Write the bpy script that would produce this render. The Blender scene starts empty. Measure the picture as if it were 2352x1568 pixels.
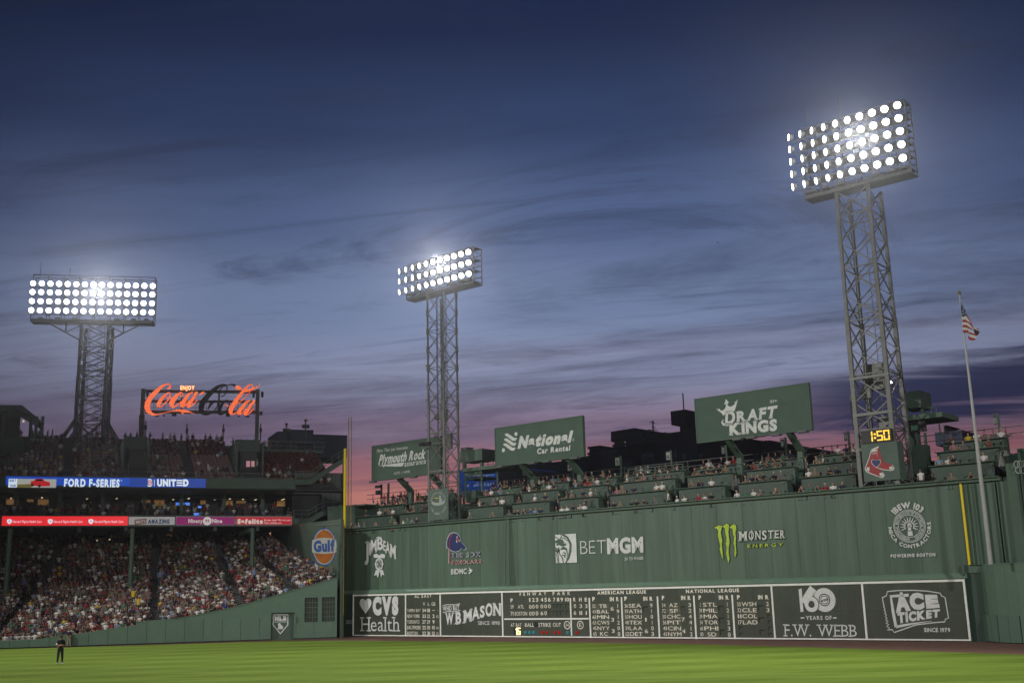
import bpy, math, random
import numpy as np
from mathutils import Vector, Matrix
random.seed(7)
rng = np.random.default_rng(7)
SC = bpy.context.scene
COL = SC.collection

# ------------------------------------------------------------------ camera
F_PX, W_PX, H_PX = 2568.0, 2352.0, 1568.0
ROLL, PITCH, CAMH = math.radians(1.5), math.radians(12.5), 4.45
R0 = np.array([1, 0, 0.]); U0 = np.array([0, -math.sin(PITCH), math.cos(PITCH)]); FW = np.array([0, math.cos(PITCH), math.sin(PITCH)])
RX = math.cos(ROLL) * R0 - math.sin(ROLL) * U0
UX = math.sin(ROLL) * R0 + math.cos(ROLL) * U0
CAM = np.array([0, 0, CAMH])
cd = bpy.data.cameras.new('camera'); cam = bpy.data.objects.new('camera', cd); COL.objects.link(cam)
cd.sensor_width = 36; cd.lens = 36 * F_PX / W_PX; cd.clip_end = 6000; cd.clip_start = 0.5
cam.matrix_world = Matrix([[RX[0], UX[0], -FW[0], 0], [RX[1], UX[1], -FW[1], 0], [RX[2], UX[2], -FW[2], CAMH], [0, 0, 0, 1]])
SC.camera = cam

# ------------------------------------------------------------------ exposure
SC.view_settings.view_transform = 'Standard'; SC.view_settings.look = 'None'
SC.view_settings.gamma = 1; SC.view_settings.exposure = -0.22; SC.view_settings.use_curve_mapping = False
SC.cycles.sample_clamp_indirect = 3.0
SC.cycles.max_bounces = 5; SC.cycles.diffuse_bounces = 2; SC.cycles.glossy_bounces = 2
SC.cycles.use_denoising = True; SC.cycles.denoising_prefilter = 'ACCURATE'

def lin(r, g, b, k=1.0):
    f = lambda c: ((c / 255.0) / 12.92 if c / 255.0 <= 0.04045 else ((c / 255.0 + 0.055) / 1.055) ** 2.4)
    return (f(r) * k, f(g) * k, f(b) * k, 1)

# ------------------------------------------------------------------ dusk sky
world = bpy.data.worlds.new('World'); SC.world = world; world.use_nodes = True
nt = world.node_tree; nt.nodes.clear()
def N(t, **kw):
    n = nt.nodes.new(t)
    for k, v in kw.items(): setattr(n, k, v)
    return n
def Lk(a, b): nt.links.new(a, b)
def M(op, a, b=None, clamp=False):
    n = N('ShaderNodeMath', operation=op); n.use_clamp = clamp
    for i, v in enumerate((a, b)):
        if v is None: continue
        if isinstance(v, (int, float)): n.inputs[i].default_value = v
        else: Lk(v, n.inputs[i])
    return n.outputs[0]
def SS(v, a, b):
    n = N('ShaderNodeMapRange', interpolation_type='SMOOTHSTEP'); Lk(v, n.inputs[0])
    n.inputs[1].default_value = a; n.inputs[2].default_value = b
    return n.outputs[0]
def MIX(f, a, b, mode='MIX'):
    n = N('ShaderNodeMix', data_type='RGBA', blend_type=mode)
    for i, v in ((0, f), (6, a), (7, b)):
        if isinstance(v, (int, float)): n.inputs[i].default_value = v
        elif isinstance(v, tuple): n.inputs[i].default_value = v
        else: Lk(v, n.inputs[i])
    return n.outputs[2]
tc = N('ShaderNodeTexCoord'); sep = N('ShaderNodeSeparateXYZ'); Lk(tc.outputs['Generated'], sep.inputs[0])
X, Y, Z = sep.outputs
zc = M('MAXIMUM', Z, 0.0)
ramp = N('ShaderNodeValToRGB'); cr = ramp.color_ramp; cr.interpolation = 'EASE'
stops = [(0.0, (230, 168, 128)), (0.050, (224, 158, 128)), (0.080, (204, 136, 126)), (0.108, (166, 114, 124)), (0.138, (146, 126, 150)),
         (0.185, (150, 160, 192)), (0.25, (122, 140, 180)), (0.32, (86, 105, 150)), (0.40, (50, 69, 112)), (0.48, (30, 44, 80)), (0.62, (15, 27, 56))]
while len(cr.elements) < len(stops): cr.elements.new(0.5)
for e, (p, c) in zip(cr.elements, stops): e.position = min(1, p / 0.62); e.color = lin(*c)
Lk(M('DIVIDE', zc, 0.62, True), ramp.inputs[0])
az = M('ARCTAN2', X, Y)
# cloud layer seen in perspective
den = M('ADD', zc, 0.05)
px_, py_ = M('DIVIDE', X, den), M('DIVIDE', Y, den)
ca, sa = math.cos(math.radians(167)), math.sin(math.radians(167))
along = M('ADD', M('MULTIPLY', px_, ca), M('MULTIPLY', py_, sa))
across = M('SUBTRACT', M('MULTIPLY', py_, ca), M('MULTIPLY', px_, sa))
def cloud(sa_, sc_, scale, det, rough, seed, dist=0.6):
    cmb = N('ShaderNodeCombineXYZ'); Lk(M('MULTIPLY', along, sa_), cmb.inputs[0]); Lk(M('MULTIPLY', across, sc_), cmb.inputs[1]); cmb.inputs[2].default_value = seed
    n = N('ShaderNodeTexNoise'); n.inputs['Scale'].default_value = scale; n.inputs['Detail'].default_value = det
    n.inputs['Roughness'].default_value = rough; n.inputs['Distortion'].default_value = dist; Lk(cmb.outputs[0], n.inputs['Vector'])
    return n.outputs[0]
c1 = SS(cloud(0.26, 0.66, 1.1, 9, 0.68, 3.1, 0.8), 0.45, 0.68)
c2 = SS(cloud(0.30, 1.9, 1.3, 10, 0.68, 9.7, 2.2), 0.50, 0.74)
c3 = SS(cloud(0.9, 2.2, 0.9, 10, 0.70, 17.3, 1.2), 0.52, 0.68)
col = ramp.outputs[0]
low = SS(Z, 0.27, 0.10)                       # lower clouds are dark mauve, the higher ones slate
ccol = MIX(low, lin(44, 54, 84), lin(84, 70, 98))
pk = MIX(M('MULTIPLY', SS(Z, 0.2, 0.05), 1.0), (1, 1, 1, 1), (1.04, 0.98, 0.98, 1))
lowk = SS(Z, 0.02, 0.11)
col = MIX(M('MULTIPLY', M('MULTIPLY', c1, 0.55), lowk), col, ccol)
col = MIX(M('MULTIPLY', M('MULTIPLY', c2, 0.42), lowk), col, ccol)
col = MIX(M('MULTIPLY', M('MULTIPLY', c3, 0.48), lowk), col, ccol)
col = MIX(1.0, col, pk, 'MULTIPLY')
c5 = SS(cloud(0.55, 3.2, 1.0, 9, 0.62, 41.0, 1.0), 0.60, 0.70)
col = MIX(M('MULTIPLY', M('MULTIPLY', c5, SS(Z, 0.30, 0.16)), 0.62), col, lin(78, 74, 104))
# pale and pink lit wisps between the dark bands
c4 = SS(cloud(0.12, 1.3, 1.0, 6, 0.55, 30.2, 1.0), 0.52, 0.78)
col = MIX(M('MULTIPLY', M('MULTIPLY', c4, SS(Z, 0.30, 0.14)), 0.42), col, lin(160, 158, 184))
# heavy dark bank low on the right
wob = M('MULTIPLY', M('SUBTRACT', cloud(0.5, 1.0, 1.5, 7, 0.65, 5.0, 1.2), 0.5), 0.07)
zz = M('ADD', M('ADD', Z, wob), M('MULTIPLY', az, -0.05))
bank = M('MULTIPLY', M('MULTIPLY', SS(zz, 0.104, 0.122), SS(zz, 0.168, 0.146)), SS(az, 0.16, 0.33))
col = MIX(M('MULTIPLY', bank, 0.92), col, lin(34, 44, 82))
# the afterglow is greyer on the left
lg_ = M('MULTIPLY', SS(az, -0.12, -0.34), SS(Z, 0.26, 0.10))
col = MIX(M('MULTIPLY', lg_, 0.62), col, lin(100, 92, 122))
# fall-off away from the sunset azimuth, deepened to imitate vignetted corners
da = M('ADD', az, -0.03)
fall = M('POWER', M('MAXIMUM', M('COSINE', M('MULTIPLY', da, 1.75)), 0.08), 1.3)
fall = M('MAXIMUM', fall, 0.30)
gr = N('ShaderNodeCombineColor')
Lk(fall, gr.inputs[0]); Lk(fall, gr.inputs[1]); Lk(M('POWER', fall, 0.93), gr.inputs[2])
col = MIX(1.0, col, gr.outputs[0], 'MULTIPLY')
col = MIX(SS(Z, 0.0, -0.02), col, (0.01, 0.012, 0.015, 1))
bg = N('ShaderNodeBackground'); Lk(col, bg.inputs[0]); bg.inputs[1].default_value = 0.92
out = N('ShaderNodeOutputWorld'); Lk(bg.outputs[0], out.inputs[0])
world.cycles.sampling_method = 'MANUAL'; world.cycles.sample_map_resolution = 256

# ------------------------------------------------------------------ stadium floodlights (lit towers of the park, plus one added lamp)
def flood(name, loc, target, power, angle=70, size=2.2, color=(1.0, 0.98, 0.93), blend=0.35):
    l = bpy.data.lights.new(name, 'SPOT'); l.energy = power; l.spot_size = math.radians(angle); l.spot_blend = blend
    l.shadow_soft_size = size; l.color = color
    o = bpy.data.objects.new(name, l); COL.objects.link(o); o.location = loc
    o.rotation_euler = (Vector(target) - Vector(loc)).to_track_quat('-Z', 'Y').to_euler()
    return o
KW = 1000.0
flood('floodlight_first_base_tower', (55, -45, 46), (9, 93, 0), 370 * KW, 36, blend=1.0)
flood('floodlight_home_roof', (-60, -55, 44), (-12, 100, 5), 150 * KW, 38, blend=1.0)
flood('floodlight_third_base_tower', (-95, 45, 44), (20, 88, 2), 250 * KW, 56, blend=1.0)
flood('added_stand_light', (-74, 82, 50), (-30, 108, -3), 150 * KW, 62, blend=1.0)  # added unseen lamp, steep so that only the front rows are lit

# ------------------------------------------------------------------ geometry helpers
def ray(x, y): return FW + (x - W_PX / 2) / F_PX * RX + (H_PX / 2 - y) / F_PX * UX
def gpt(x, y, z=0.0):
    d = ray(x, y); return CAM + (z - CAMH) / d[2] * d
def at(x, y, Yd):
    d = ray(x, y); return CAM + d * Yd / d[1]
class Plane:
    """vertical plane: u runs along it to the right, n points away from the viewer"""
    def __init__(s, a, b):
        s.a = np.array([a[0], a[1], 0.]); d = np.array([b[0] - a[0], b[1] - a[1], 0.]); s.L = np.linalg.norm(d); s.u = d / s.L
        s.n = np.array([-s.u[1], s.u[0], 0.])
    def px(s, x, y, off=0.0):
        d = ray(x, y); o = s.a + s.n * off; t = ((o - CAM) @ s.n) / (d @ s.n); p = CAM + t * d
        return ((p - s.a) @ s.u, p[2])
    def P(s, u, z, off=0.0): return s.a + s.u * u + s.n * off + np.array([0, 0, z])
    def ang(s): return math.atan2(s.u[1], s.u[0])
WL = Plane(gpt(810, 1460.5), gpt(2231, 1473))          # the tall left-field wall
ST = Plane(gpt(0, 1490), gpt(783, 1464))               # the padded field wall in front of the grandstand
GS = Plane(gpt(0, 1208, 13.2), gpt(670, 1206.5, 13.2))  # grandstand fascia
def cv(ox, oy, sc): return lambda x, y: ((ox + x / sc) / 1.7415, (oy + y / sc) / 1.7415)
r3 = cv(0, 2080, 2.408); r4 = cv(700, 2080, 2.408); r5 = cv(1380, 1960, 2.3764); r6 = cv(1980, 1960, 2.3764); r7 = cv(2640, 1960, 2.3763); r8 = cv(3380, 1880, 2.1187)
e1 = cv(0, 1560, 2.613); e2 = cv(540, 1500, 4.2); e3 = cv(1420, 1500, 2.528); e5 = cv(1840, 1620, 2.94); e6 = cv(2400, 1500, 2.6133); e8 = cv(3300, 1400, 2.613); c2 = cv(700, 1560, 2.6133)

# ------------------------------------------------------------------ materials
MATS = {}
def mk(name, col, rough=0.6, var=0.12, scale=1.5, stretch=(1, 1, 1), metal=0.0, bump=0.0, emis=None, es=0.0, rnd=0.0, sampling=True, objcol=False, spec=0.4):
    if name in MATS: return MATS[name]
    m = bpy.data.materials.new(name); m.use_nodes = True; t = m.node_tree; b = t.nodes['Principled BSDF']
    b.inputs['Roughness'].default_value = rough; b.inputs['Metallic'].default_value = metal
    b.inputs['Specular IOR Level'].default_value = spec
    g = t.nodes.new('ShaderNodeNewGeometry'); mp = t.nodes.new('ShaderNodeMapping'); mp.inputs['Scale'].default_value = stretch
    t.links.new(g.outputs['Position'], mp.inputs[0])
    n = t.nodes.new('ShaderNodeTexNoise'); n.inputs['Scale'].default_value = scale; n.inputs['Detail'].default_value = 5; n.inputs['Roughness'].default_value = 0.65
    t.links.new(mp.outputs[0], n.inputs['Vector'])
    mr = t.nodes.new('ShaderNodeMapRange'); mr.inputs[1].default_value = 0.3; mr.inputs[2].default_value = 0.7; mr.inputs[3].default_value = 1 - var; mr.inputs[4].default_value = 1 + var
    t.links.new(n.outputs[0], mr.inputs[0]); fac = mr.outputs[0]
    oi = t.nodes.new('ShaderNodeObjectInfo')
    if rnd > 0:
        r2 = t.nodes.new('ShaderNodeMapRange'); r2.inputs[3].default_value = 1 - rnd; r2.inputs[4].default_value = 1 + rnd
        t.links.new(oi.outputs['Random'], r2.inputs[0]); mm = t.nodes.new('ShaderNodeMath'); mm.operation = 'MULTIPLY'
        t.links.new(fac, mm.inputs[0]); t.links.new(r2.outputs[0], mm.inputs[1]); fac = mm.outputs[0]
    vm = t.nodes.new('ShaderNodeVectorMath'); vm.operation = 'SCALE'
    if objcol: t.links.new(oi.outputs['Color'], vm.inputs[0])
    else: vm.inputs[0].default_value = col[:3]
    t.links.new(fac, vm.inputs['Scale']); t.links.new(vm.outputs[0], b.inputs['Base Color'])
    if bump:
        bp = t.nodes.new('ShaderNodeBump'); bp.inputs['Strength'].default_value = bump; bp.inputs['Distance'].default_value = 0.05
        t.links.new(n.outputs[0], bp.inputs['Height']); t.links.new(bp.outputs[0], b.inputs['Normal'])
    if emis:
        b.inputs['Emission Color'].default_value = emis; b.inputs['Emission Strength'].default_value = es
        m.cycles.emission_sampling = 'AUTO' if sampling else 'NONE'
    MATS[name] = m
    return m
GREEN = (0.072, 0.118, 0.082)
m_wall = mk('green_tin', GREEN, 0.5, 0.20, 1.0, (1.6, 1.6, 0.14), bump=0.3, rnd=0.10)
m_sill = mk('pale_green', (0.13, 0.21, 0.15), 0.55, 0.10, 1.2)  # paler green; on the sill it stands for light caught by the slope
m_green = mk('green_paint', (0.066, 0.108, 0.078), 0.55, 0.12, 1.0)
m_dgreen = mk('dark_green_paint', (0.035, 0.065, 0.050), 0.5, 0.15, 1.0)
m_deck = mk('terrace_green', (0.048, 0.080, 0.060), 0.55, 0.15, 1.4, rnd=0.06)
m_pad = mk('padded_vinyl', (0.088, 0.150, 0.105), 0.5, 0.09, 1.2, (1, 1, 0.5), bump=0.35, rnd=0.07)
m_plaster = mk('painted_plaster', (0.092, 0.156, 0.110), 0.6, 0.07, 1.6, bump=0.2)
m_board = mk('board_olive', (0.048, 0.058, 0.040), 0.55, 0.16, 1.3, (1, 1, 0.5), rnd=0.06)
m_slot = mk('slot_plate', (0.075, 0.080, 0.052), 0.55, 0.15, 2.0, rnd=0.18)
m_slotdk = mk('slot_hole', (0.018, 0.022, 0.015), 0.8)
m_white = mk('white_paint', (0.78, 0.78, 0.73), 0.6, 0.09, 2.5)
m_print = mk('white_print', (0.62, 0.63, 0.61), 0.75, 0.12, 2.5)
m_cream = mk('cream_print', (0.78, 0.74, 0.64), 0.6, 0.10, 2.5)
m_warn = mk('brown_gutter', (0.075, 0.030, 0.022), 0.7, 0.25, 2)
m_yellow = mk('yellow_paint', (0.75, 0.56, 0.01), 0.4, 0.06, 2)
m_steel = mk('galvanised_steel', (0.155, 0.155, 0.15), 0.5, 0.15, 2.0, metal=0.25)
m_steeldk = mk('dark_steel', (0.09, 0.095, 0.09), 0.55, 0.15, 2.0, metal=0.2)
m_black = mk('black', (0.012, 0.012, 0.013), 0.5)
m_navy = mk('navy_print', (0.015, 0.026, 0.11), 0.5)
m_red = mk('red_print', (0.30, 0.018, 0.028), 0.5)
m_lime = mk('lime_print', (0.42, 0.55, 0.03), 0.5, 0.3, 2.5)
m_limedk = mk('lime_edge', (0.02, 0.05, 0.02), 0.5)
m_seat = mk('red_seat', (0.085, 0.009, 0.010), 0.45, 0.2, 2.0, rnd=0.15)
m_seatbl = mk('blue_seat', (0.010, 0.014, 0.030), 0.5, 0.2, 2.0)
m_conc = mk('concrete', (0.045, 0.047, 0.05), 0.8, 0.2, 1.0)
m_pole = mk('white_pole', (0.33, 0.33, 0.32), 0.4, 0.08, 2)
m_lens = mk('lamp_lens', (0.9, 0.9, 0.9), 0.2, emis=(1.0, 0.99, 0.94, 1), es=14.0, sampling=False)
m_bldg = mk('dark_brick', (0.016, 0.019, 0.030), 0.8, 0.25, 0.6)
m_win = mk('dim_window', (0.03, 0.04, 0.06), 0.5, 0.2, 0.6, rnd=0.5, spec=0.3)
m_skyl = mk('lit_window', (0.3, 0.3, 0.3), 0.3, emis=(0.5, 0.55, 0.65, 1), es=0.28, sampling=False, rnd=0.4)
m_skin = mk('skin', (0.36, 0.20, 0.13), 0.6, 0.05, rnd=0.35)
m_shirt = mk('shirt', (1, 1, 1), 0.8, 0.12, 6.0, objcol=True)
m_pants = mk('trousers', (0.05, 0.055, 0.07), 0.85, 0.1, rnd=0.7)
m_hair = mk('hair', (0.035, 0.022, 0.015), 0.7, 0.1, rnd=0.8)
m_cap = mk('white_cap', (0.65, 0.64, 0.60), 0.7, 0.1)
m_capr = mk('red_cap', (0.30, 0.02, 0.02), 0.7, 0.1)

# ------------------------------------------------------------------ object helpers
ORG = {}
class MB:
    """collects shapes (world coordinates) and links them as ONE mesh object"""
    def __init__(s): s.v = []; s.f = []; s.m = []
    def add(s, vs, fs, mi=0):
        b = len(s.v); s.v += [tuple(p) for p in vs]; s.f += [tuple(i + b for i in f) for f in fs]; s.m += [mi] * len(fs); return s
    def box8(s, c, mi=0):   # c: 4 bottom pts then 4 top pts, same order
        return s.add(c, [(3, 2, 1, 0), (4, 5, 6, 7), (0, 1, 5, 4), (1, 2, 6, 5), (2, 3, 7, 6), (3, 0, 4, 7)], mi)
    def pbox(s, pl, u0, u1, z0, z1, o0, o1, mi=0, z0r=None, z1r=None):
        z0r = z0 if z0r is None else z0r; z1r = z1 if z1r is None else z1r
        c = [pl.P(u0, z0, o0), pl.P(u1, z0r, o0), pl.P(u1, z0r, o1), pl.P(u0, z0, o1), pl.P(u0, z1, o0), pl.P(u1, z1r, o0), pl.P(u1, z1r, o1), pl.P(u0, z1, o1)]
        return s.box8(c, mi)
    def beam(s, p, q, w, h=None, mi=0):
        p, q = Vector(p), Vector(q); d = (q - p)
        if d.length < 1e-6: return s
        d.normalize(); h = h or w
        up = Vector((0, 0, 1)) if abs(d.z) < 0.95 else Vector((0.6, 0.8, 0))
        a = d.cross(up).normalized() * w / 2; b = a.cross(d).normalized() * h / 2
        c = [p - a - b, p + a - b, p + a + b, p - a + b, q - a - b, q + a - b, q + a + b, q - a + b]
        return s.box8(c, mi)
    def tube(s, p, q, r0, r1=None, n=8, mi=0, cap=True):
        p, q = Vector(p), Vector(q); d = (q - p).normalized(); r1 = r0 if r1 is None else r1
        up = Vector((0, 0, 1)) if abs(d.z) < 0.95 else Vector((1, 0, 0)); a = d.cross(up).normalized(); b = a.cross(d)
        vs = []
        for c, r in ((p, r0), (q, r1)):
            for i in range(n): t = 2 * math.pi * i / n; vs.append(c + a * (math.cos(t) * r) + b * (math.sin(t) * r))
        fs = [(i, (i + 1) % n, n + (i + 1) % n, n + i) for i in range(n)]
        if cap: fs += [tuple(range(n))[::-1], tuple(range(n, 2 * n))]
        return s.add(vs, fs, mi)
    def prism(s, pts, thick):   # front polygon pts (world), extruded by vector thick
        n = len(pts); pts = [np.array(p) for p in pts]; t = np.array(thick)
        return s.add(pts + [p + t for p in pts], [tuple(range(n)), tuple(range(2 * n - 1, n - 1, -1))] + [(i, i + n, (i + 1) % n + n, (i + 1) % n) for i in range(n)])
    def mesh(s, name, mats, org=(0, 0, 0)):
        me = bpy.data.meshes.new(name); o = np.array(org)
        me.from_pydata([tuple(np.array(v) - o) for v in s.v], [], s.f); 
        for m in (mats if isinstance(mats, (list, tuple)) else [mats]): me.materials.append(m)
        if isinstance(mats, (list, tuple)) and len(mats) > 1: me.polygons.foreach_set('material_index', s.m)
        me.update(); return me
    def build(s, name, mats, parent=None, org=None, smooth=False):
        o0 = ORG[parent.name] if parent else (org if org is not None else (0, 0, 0))
        me = s.mesh(name, mats, o0)
        if smooth: me.polygons.foreach_set('use_smooth', [True] * len(me.polygons))
        ob = bpy.data.objects.new(name, me); COL.objects.link(ob)
        if parent: ob.parent = parent
        else: ob.location = o0
        ORG[ob.name] = np.array(o0, float)
        return ob
def tag(o, label=None, cat=None, group=None, kind=None):
    if label: o['label'] = label
    if cat: o['category'] = cat
    if group: o['group'] = group
    if kind: o['kind'] = kind
    return o
def thing(name, loc, label, cat, group=None):
    o = bpy.data.objects.new(name, None); COL.objects.link(o); o.location = tuple(loc); o.empty_display_size = 0.3
    ORG[o.name] = np.array(loc, float); return tag(o, label, cat, group)
def inst(name, me, parent, loc=(0, 0, 0), rot=None, color=None):
    """child (or top-level) sharing mesh data, location given in world"""
    o = bpy.data.objects.new(name, me); COL.objects.link(o)
    base = ORG[parent.name] if parent else np.zeros(3)
    if parent: o.parent = parent
    o.location = tuple(np.array(loc, float) - base)
    if rot is not None: o.rotation_euler = rot
    if color: o.color = color
    ORG[o.name] = np.array(loc, float)
    return o

# ------------------------------------------------------------------ lettering
GC = {}
def glyph(ch, bold):
    k = (ch, bold)
    if k in GC: return GC[k]
    cu = bpy.data.curves.new('g', 'FONT'); cu.body = ch; cu.size = 1; cu.offset = bold; cu.resolution_u = 3; cu.fill_mode = 'FRONT'; cu.dimensions = '2D'
    ob = bpy.data.objects.new('g', cu); me = ob.to_mesh()
    v = [(p.co.x, p.co.y) for p in me.vertices]; f = [tuple(p.vertices) for p in me.polygons]
    ob.to_mesh_clear(); bpy.data.objects.remove(ob); bpy.data.curves.remove(cu)
    GC[k] = (np.array(v) if v else np.zeros((0, 2)), f); return GC[k]
CAPH = float(glyph('H', 0.0)[0][:, 1].max())
SERIF = {'H': [(.1, 0), (.9, 0), (.1, 1), (.9, 1)], 'F': [(.14, 0), (.12, 1)], 'W': [(.06, 1), (.94, 1), (.5, 1)], 'E': [(.12, 0), (.12, 1)], 'B': [(.12, 0), (.12, 1)],
         'M': [(.1, 0), (.9, 0), (.1, 1), (.9, 1)], 'A': [(.07, 0), (.93, 0)], 'N': [(.1, 0), (.1, 1), (.9, 1)], 'l': [(.5, 0), (.2, 1.0)], 'h': [(.12, 0), (.88, 0), (.05, 1.0)],
         'I': [(.5, 0), (.5, 1)], 'J': [(.7, 1)], 'R': [(.12, 0), (.12, 1), (.9, 0)], 'D': [(.12, 0), (.12, 1)], 'K': [(.12, 0), (.12, 1), (.9, 0), (.9, 1)], 'T': [(.5, 0)]}
def layout(st, bold, gap, serif=False):
    vs, fs, x = [], [], 0.0
    for ch in st:
        if ch == ' ': x += 0.30 + gap; continue
        v, f = glyph(ch, bold)
        if not len(v): continue
        x0, x1 = v[:, 0].min(), v[:, 0].max(); b = len(vs); w = x1 - x0
        vs += [((p[0] - x0 + x) / CAPH, p[1] / CAPH) for p in v]; fs += [tuple(i + b for i in q) for q in f]
        if serif:
            for sx, sy in SERIF.get(ch, []):
                cx = x + sx * w; y0, y1 = ((-.01, .085) if sy == 0 else (sy - .085, sy + .01)); hw = 0.15 * (0.8 if ch in 'lh' else 1)
                b = len(vs); vs += [((cx - hw) / CAPH, y0), ((cx + hw) / CAPH, y0), ((cx + hw) / CAPH, y1), ((cx - hw) / CAPH, y1)]; fs.append((b, b + 1, b + 2, b + 3))
        x += w + gap
    return np.array(vs), fs, (x - gap) / CAPH
def text(parent, st, pl, c, mat, bold=0.0, off=-0.03, gap=0.09, name='lettering', serif=False, spread=None, shift=(0, 0)):
    """c: BL,TR pixels, or BL,BR,TR,TL pixels of the cap-height box, laid on plane pl at offset off"""
    q = [np.array(pl.px(p[0] + shift[0], p[1] + shift[1], off)) for p in c]
    if len(q) == 2: q = [q[0], np.array([q[1][0], q[0][1]]), q[1], np.array([q[0][0], q[1][1]])]
    vs, fs, tw = layout(st, bold, gap, serif)
    hh = np.linalg.norm(q[3] - q[0]); ww = np.linalg.norm(q[1] - q[0])
    mb = MB(); out = []
    for x, y in vs:
        a = x / tw; p = (q[0] * (1 - a) + q[1] * a) * (1 - y) + (q[3] * (1 - a) + q[2] * a) * y
        out.append(pl.P(p[0], p[1], off))
    mb.add(out, fs)
    return mb.build(name, mat, parent)
def arctext(parent, st, pl, cen, r, h, a0, a1, mat, bold=0.0, off=-0.03, inward=False, gap=0.09):
    """letters on a circle (metres on the plane); a0->a1 degrees clockwise from the top; inward: bottom text read left to right"""
    vs, fs, tw = layout(st, bold, gap); out = []
    for x, y in vs:
        t = math.radians(a0 + (a1 - a0) * x / tw); rr = (r - h + (h - y * h)) if inward else (r + y * h)
        if inward: rr = r - y * h + 0
        out.append(pl.P(cen[0] + rr * math.sin(t), cen[1] + rr * math.cos(t), off))
    mb = MB(); mb.add(out, fs); return mb.build('lettering', mat, parent)
def poly(parent, pl, pts, mat, off=-0.03, name='emblem', thick=0.0):
    q = [pl.P(*pl.px(p[0], p[1], off), off) for p in pts]
    mb = MB()
    if thick: mb.prism(q, pl.n * thick)
    else: mb.add(q, [tuple(range(len(q)))])
    return mb.build(name, mat, parent)
def ribbon(mb, pl, pts, w, off, closed=False):
    """stroke with metre coordinates (u,z[,w])"""
    P = [np.array(p[:2], float) for p in pts]; Ws = [(p[2] if len(p) > 2 else w) / 2 for p in pts]; n = len(P); vs = []
    for i in range(n):
        a = P[i - 1] if (i > 0 or closed) else P[i]; b = P[(i + 1) % n] if (i < n - 1 or closed) else P[i]
        d = b - a; d = d / (np.linalg.norm(d) + 1e-9); nn = np.array([-d[1], d[0]])
        vs += [pl.P(*(P[i] + nn * Ws[i]), off), pl.P(*(P[i] - nn * Ws[i]), off)]
    fs = [(2 * i, 2 * i + 1, 2 * i + 3, 2 * i + 2) for i in range(n - 1)]
    if closed: fs.append((2 * n - 2, 2 * n - 1, 1, 0))
    mb.add(vs, fs)
def stroke(parent, pl, pts, w, mat, off=-0.03, closed=False, name='emblem'):
    mb = MB(); ribbon(mb, pl, [pl.px(p[0], p[1], off) + tuple(p[2:]) for p in pts], w, off, closed); return mb.build(name, mat, parent)
def disc(parent, pl, cen, r0, r1, mat, off=-0.03, n=40, name='emblem', sx=1.0, wob=0.0, nw=0):
    mb = MB(); vs = []
    for i in range(n):
        t = 2 * math.pi * i / n; k = 1 + wob * math.cos(nw * t)
        vs += [pl.P(cen[0] + r1 * k * sx * math.cos(t), cen[1] + r1 * k * math.sin(t), off), pl.P(cen[0] + r0 * sx * math.cos(t), cen[1] + r0 * math.sin(t), off)]
    fs = [(2 * i, 2 * i + 1, (2 * i + 3) % (2 * n), (2 * i + 2) % (2 * n)) for i in range(n)]
    if r0 <= 0: mb.add([vs[2 * i] for i in range(n)], [tuple(range(n))])
    else: mb.add(vs, fs)
    return mb.build(name, mat, parent)
def pxbox(parent, pl, x0, y0, x1, y1, off, depth, mat, name, org=None, thing_=None):
    """box whose front face covers the pixel rectangle on plane pl at offset off"""
    u0, zt = pl.px(x0, y0, off); u1, _ = pl.px(x1, (y0 + y1) / 2, off); _, zb = pl.px(x0, y1, off)
    mb = MB().pbox(pl, u0, u1, zb, zt, off, off + depth); return mb.build(name, mat, parent)

# ================================================================== GROUND
def flat(name, pts, z, mat, kind='structure'):
    mb = MB(); mb.add([(p[0], p[1], z) for p in pts], [tuple(range(len(pts)))]); o = mb.build(name, mat); tag(o, kind=kind); return o
m_soil = mk('city_ground', (0.03, 0.03, 0.032), 0.9)
flat('ground', [(-3000, -500), (3000, -500), (3000, 4000), (-3000, 4000)], -0.02, m_soil)
mg = bpy.data.materials.new('mown_grass'); mg.use_nodes = True; nt = mg.node_tree; bs = nt.nodes['Principled BSDF']
bs.inputs['Roughness'].default_value = 1.0; bs.inputs['Specular IOR Level'].default_value = 0.03
g_ = N('ShaderNodeNewGeometry')
def band(ang, period, lo, hi, dist):
    mp = N('ShaderNodeMapping'); mp.inputs['Rotation'].default_value = (0, 0, math.radians(ang)); Lk(g_.outputs['Position'], mp.inputs[0])
    w = N('ShaderNodeTexWave', wave_type='BANDS', bands_direction='Y', wave_profile='SIN'); w.inputs['Scale'].default_value = 0.314 / period
    w.inputs['Distortion'].default_value = dist; w.inputs['Detail'].default_value = 2; w.inputs['Detail Scale'].default_value = 0.6
    Lk(mp.outputs[0], w.inputs['Vector']); return SS(w.outputs[1], lo, hi)
def noise(scale, stretch, det=4, rough=0.6, rot=0.0):
    mp = N('ShaderNodeMapping'); mp.inputs['Scale'].default_value = stretch; mp.inputs['Rotation'].default_value = (0, 0, rot); Lk(g_.outputs['Position'], mp.inputs[0])
    n = N('ShaderNodeTexNoise'); n.inputs['Scale'].default_value = scale; n.inputs['Detail'].default_value = det; n.inputs['Roughness'].default_value = rough
    Lk(mp.outputs[0], n.inputs['Vector']); return n.outputs[0]
b1 = band(14, 5.6, 0.3, 0.7, 2.5); b2 = band(-26, 5.6, 0.3, 0.7, 2.5); b3 = band(3, 2.2, 0.2, 0.8, 5.0)
mixv = M('ADD', M('MULTIPLY', b1, 0.34), M('MULTIPLY', b2, 0.30)); mixv = M('ADD', mixv, M('MULTIPLY', b3, 0.16))
mixv = M('ADD', mixv, M('MULTIPLY', SS(noise(0.30, (.5, 3, 1), 6, .7), 0.35, 0.65), 0.34))
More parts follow.
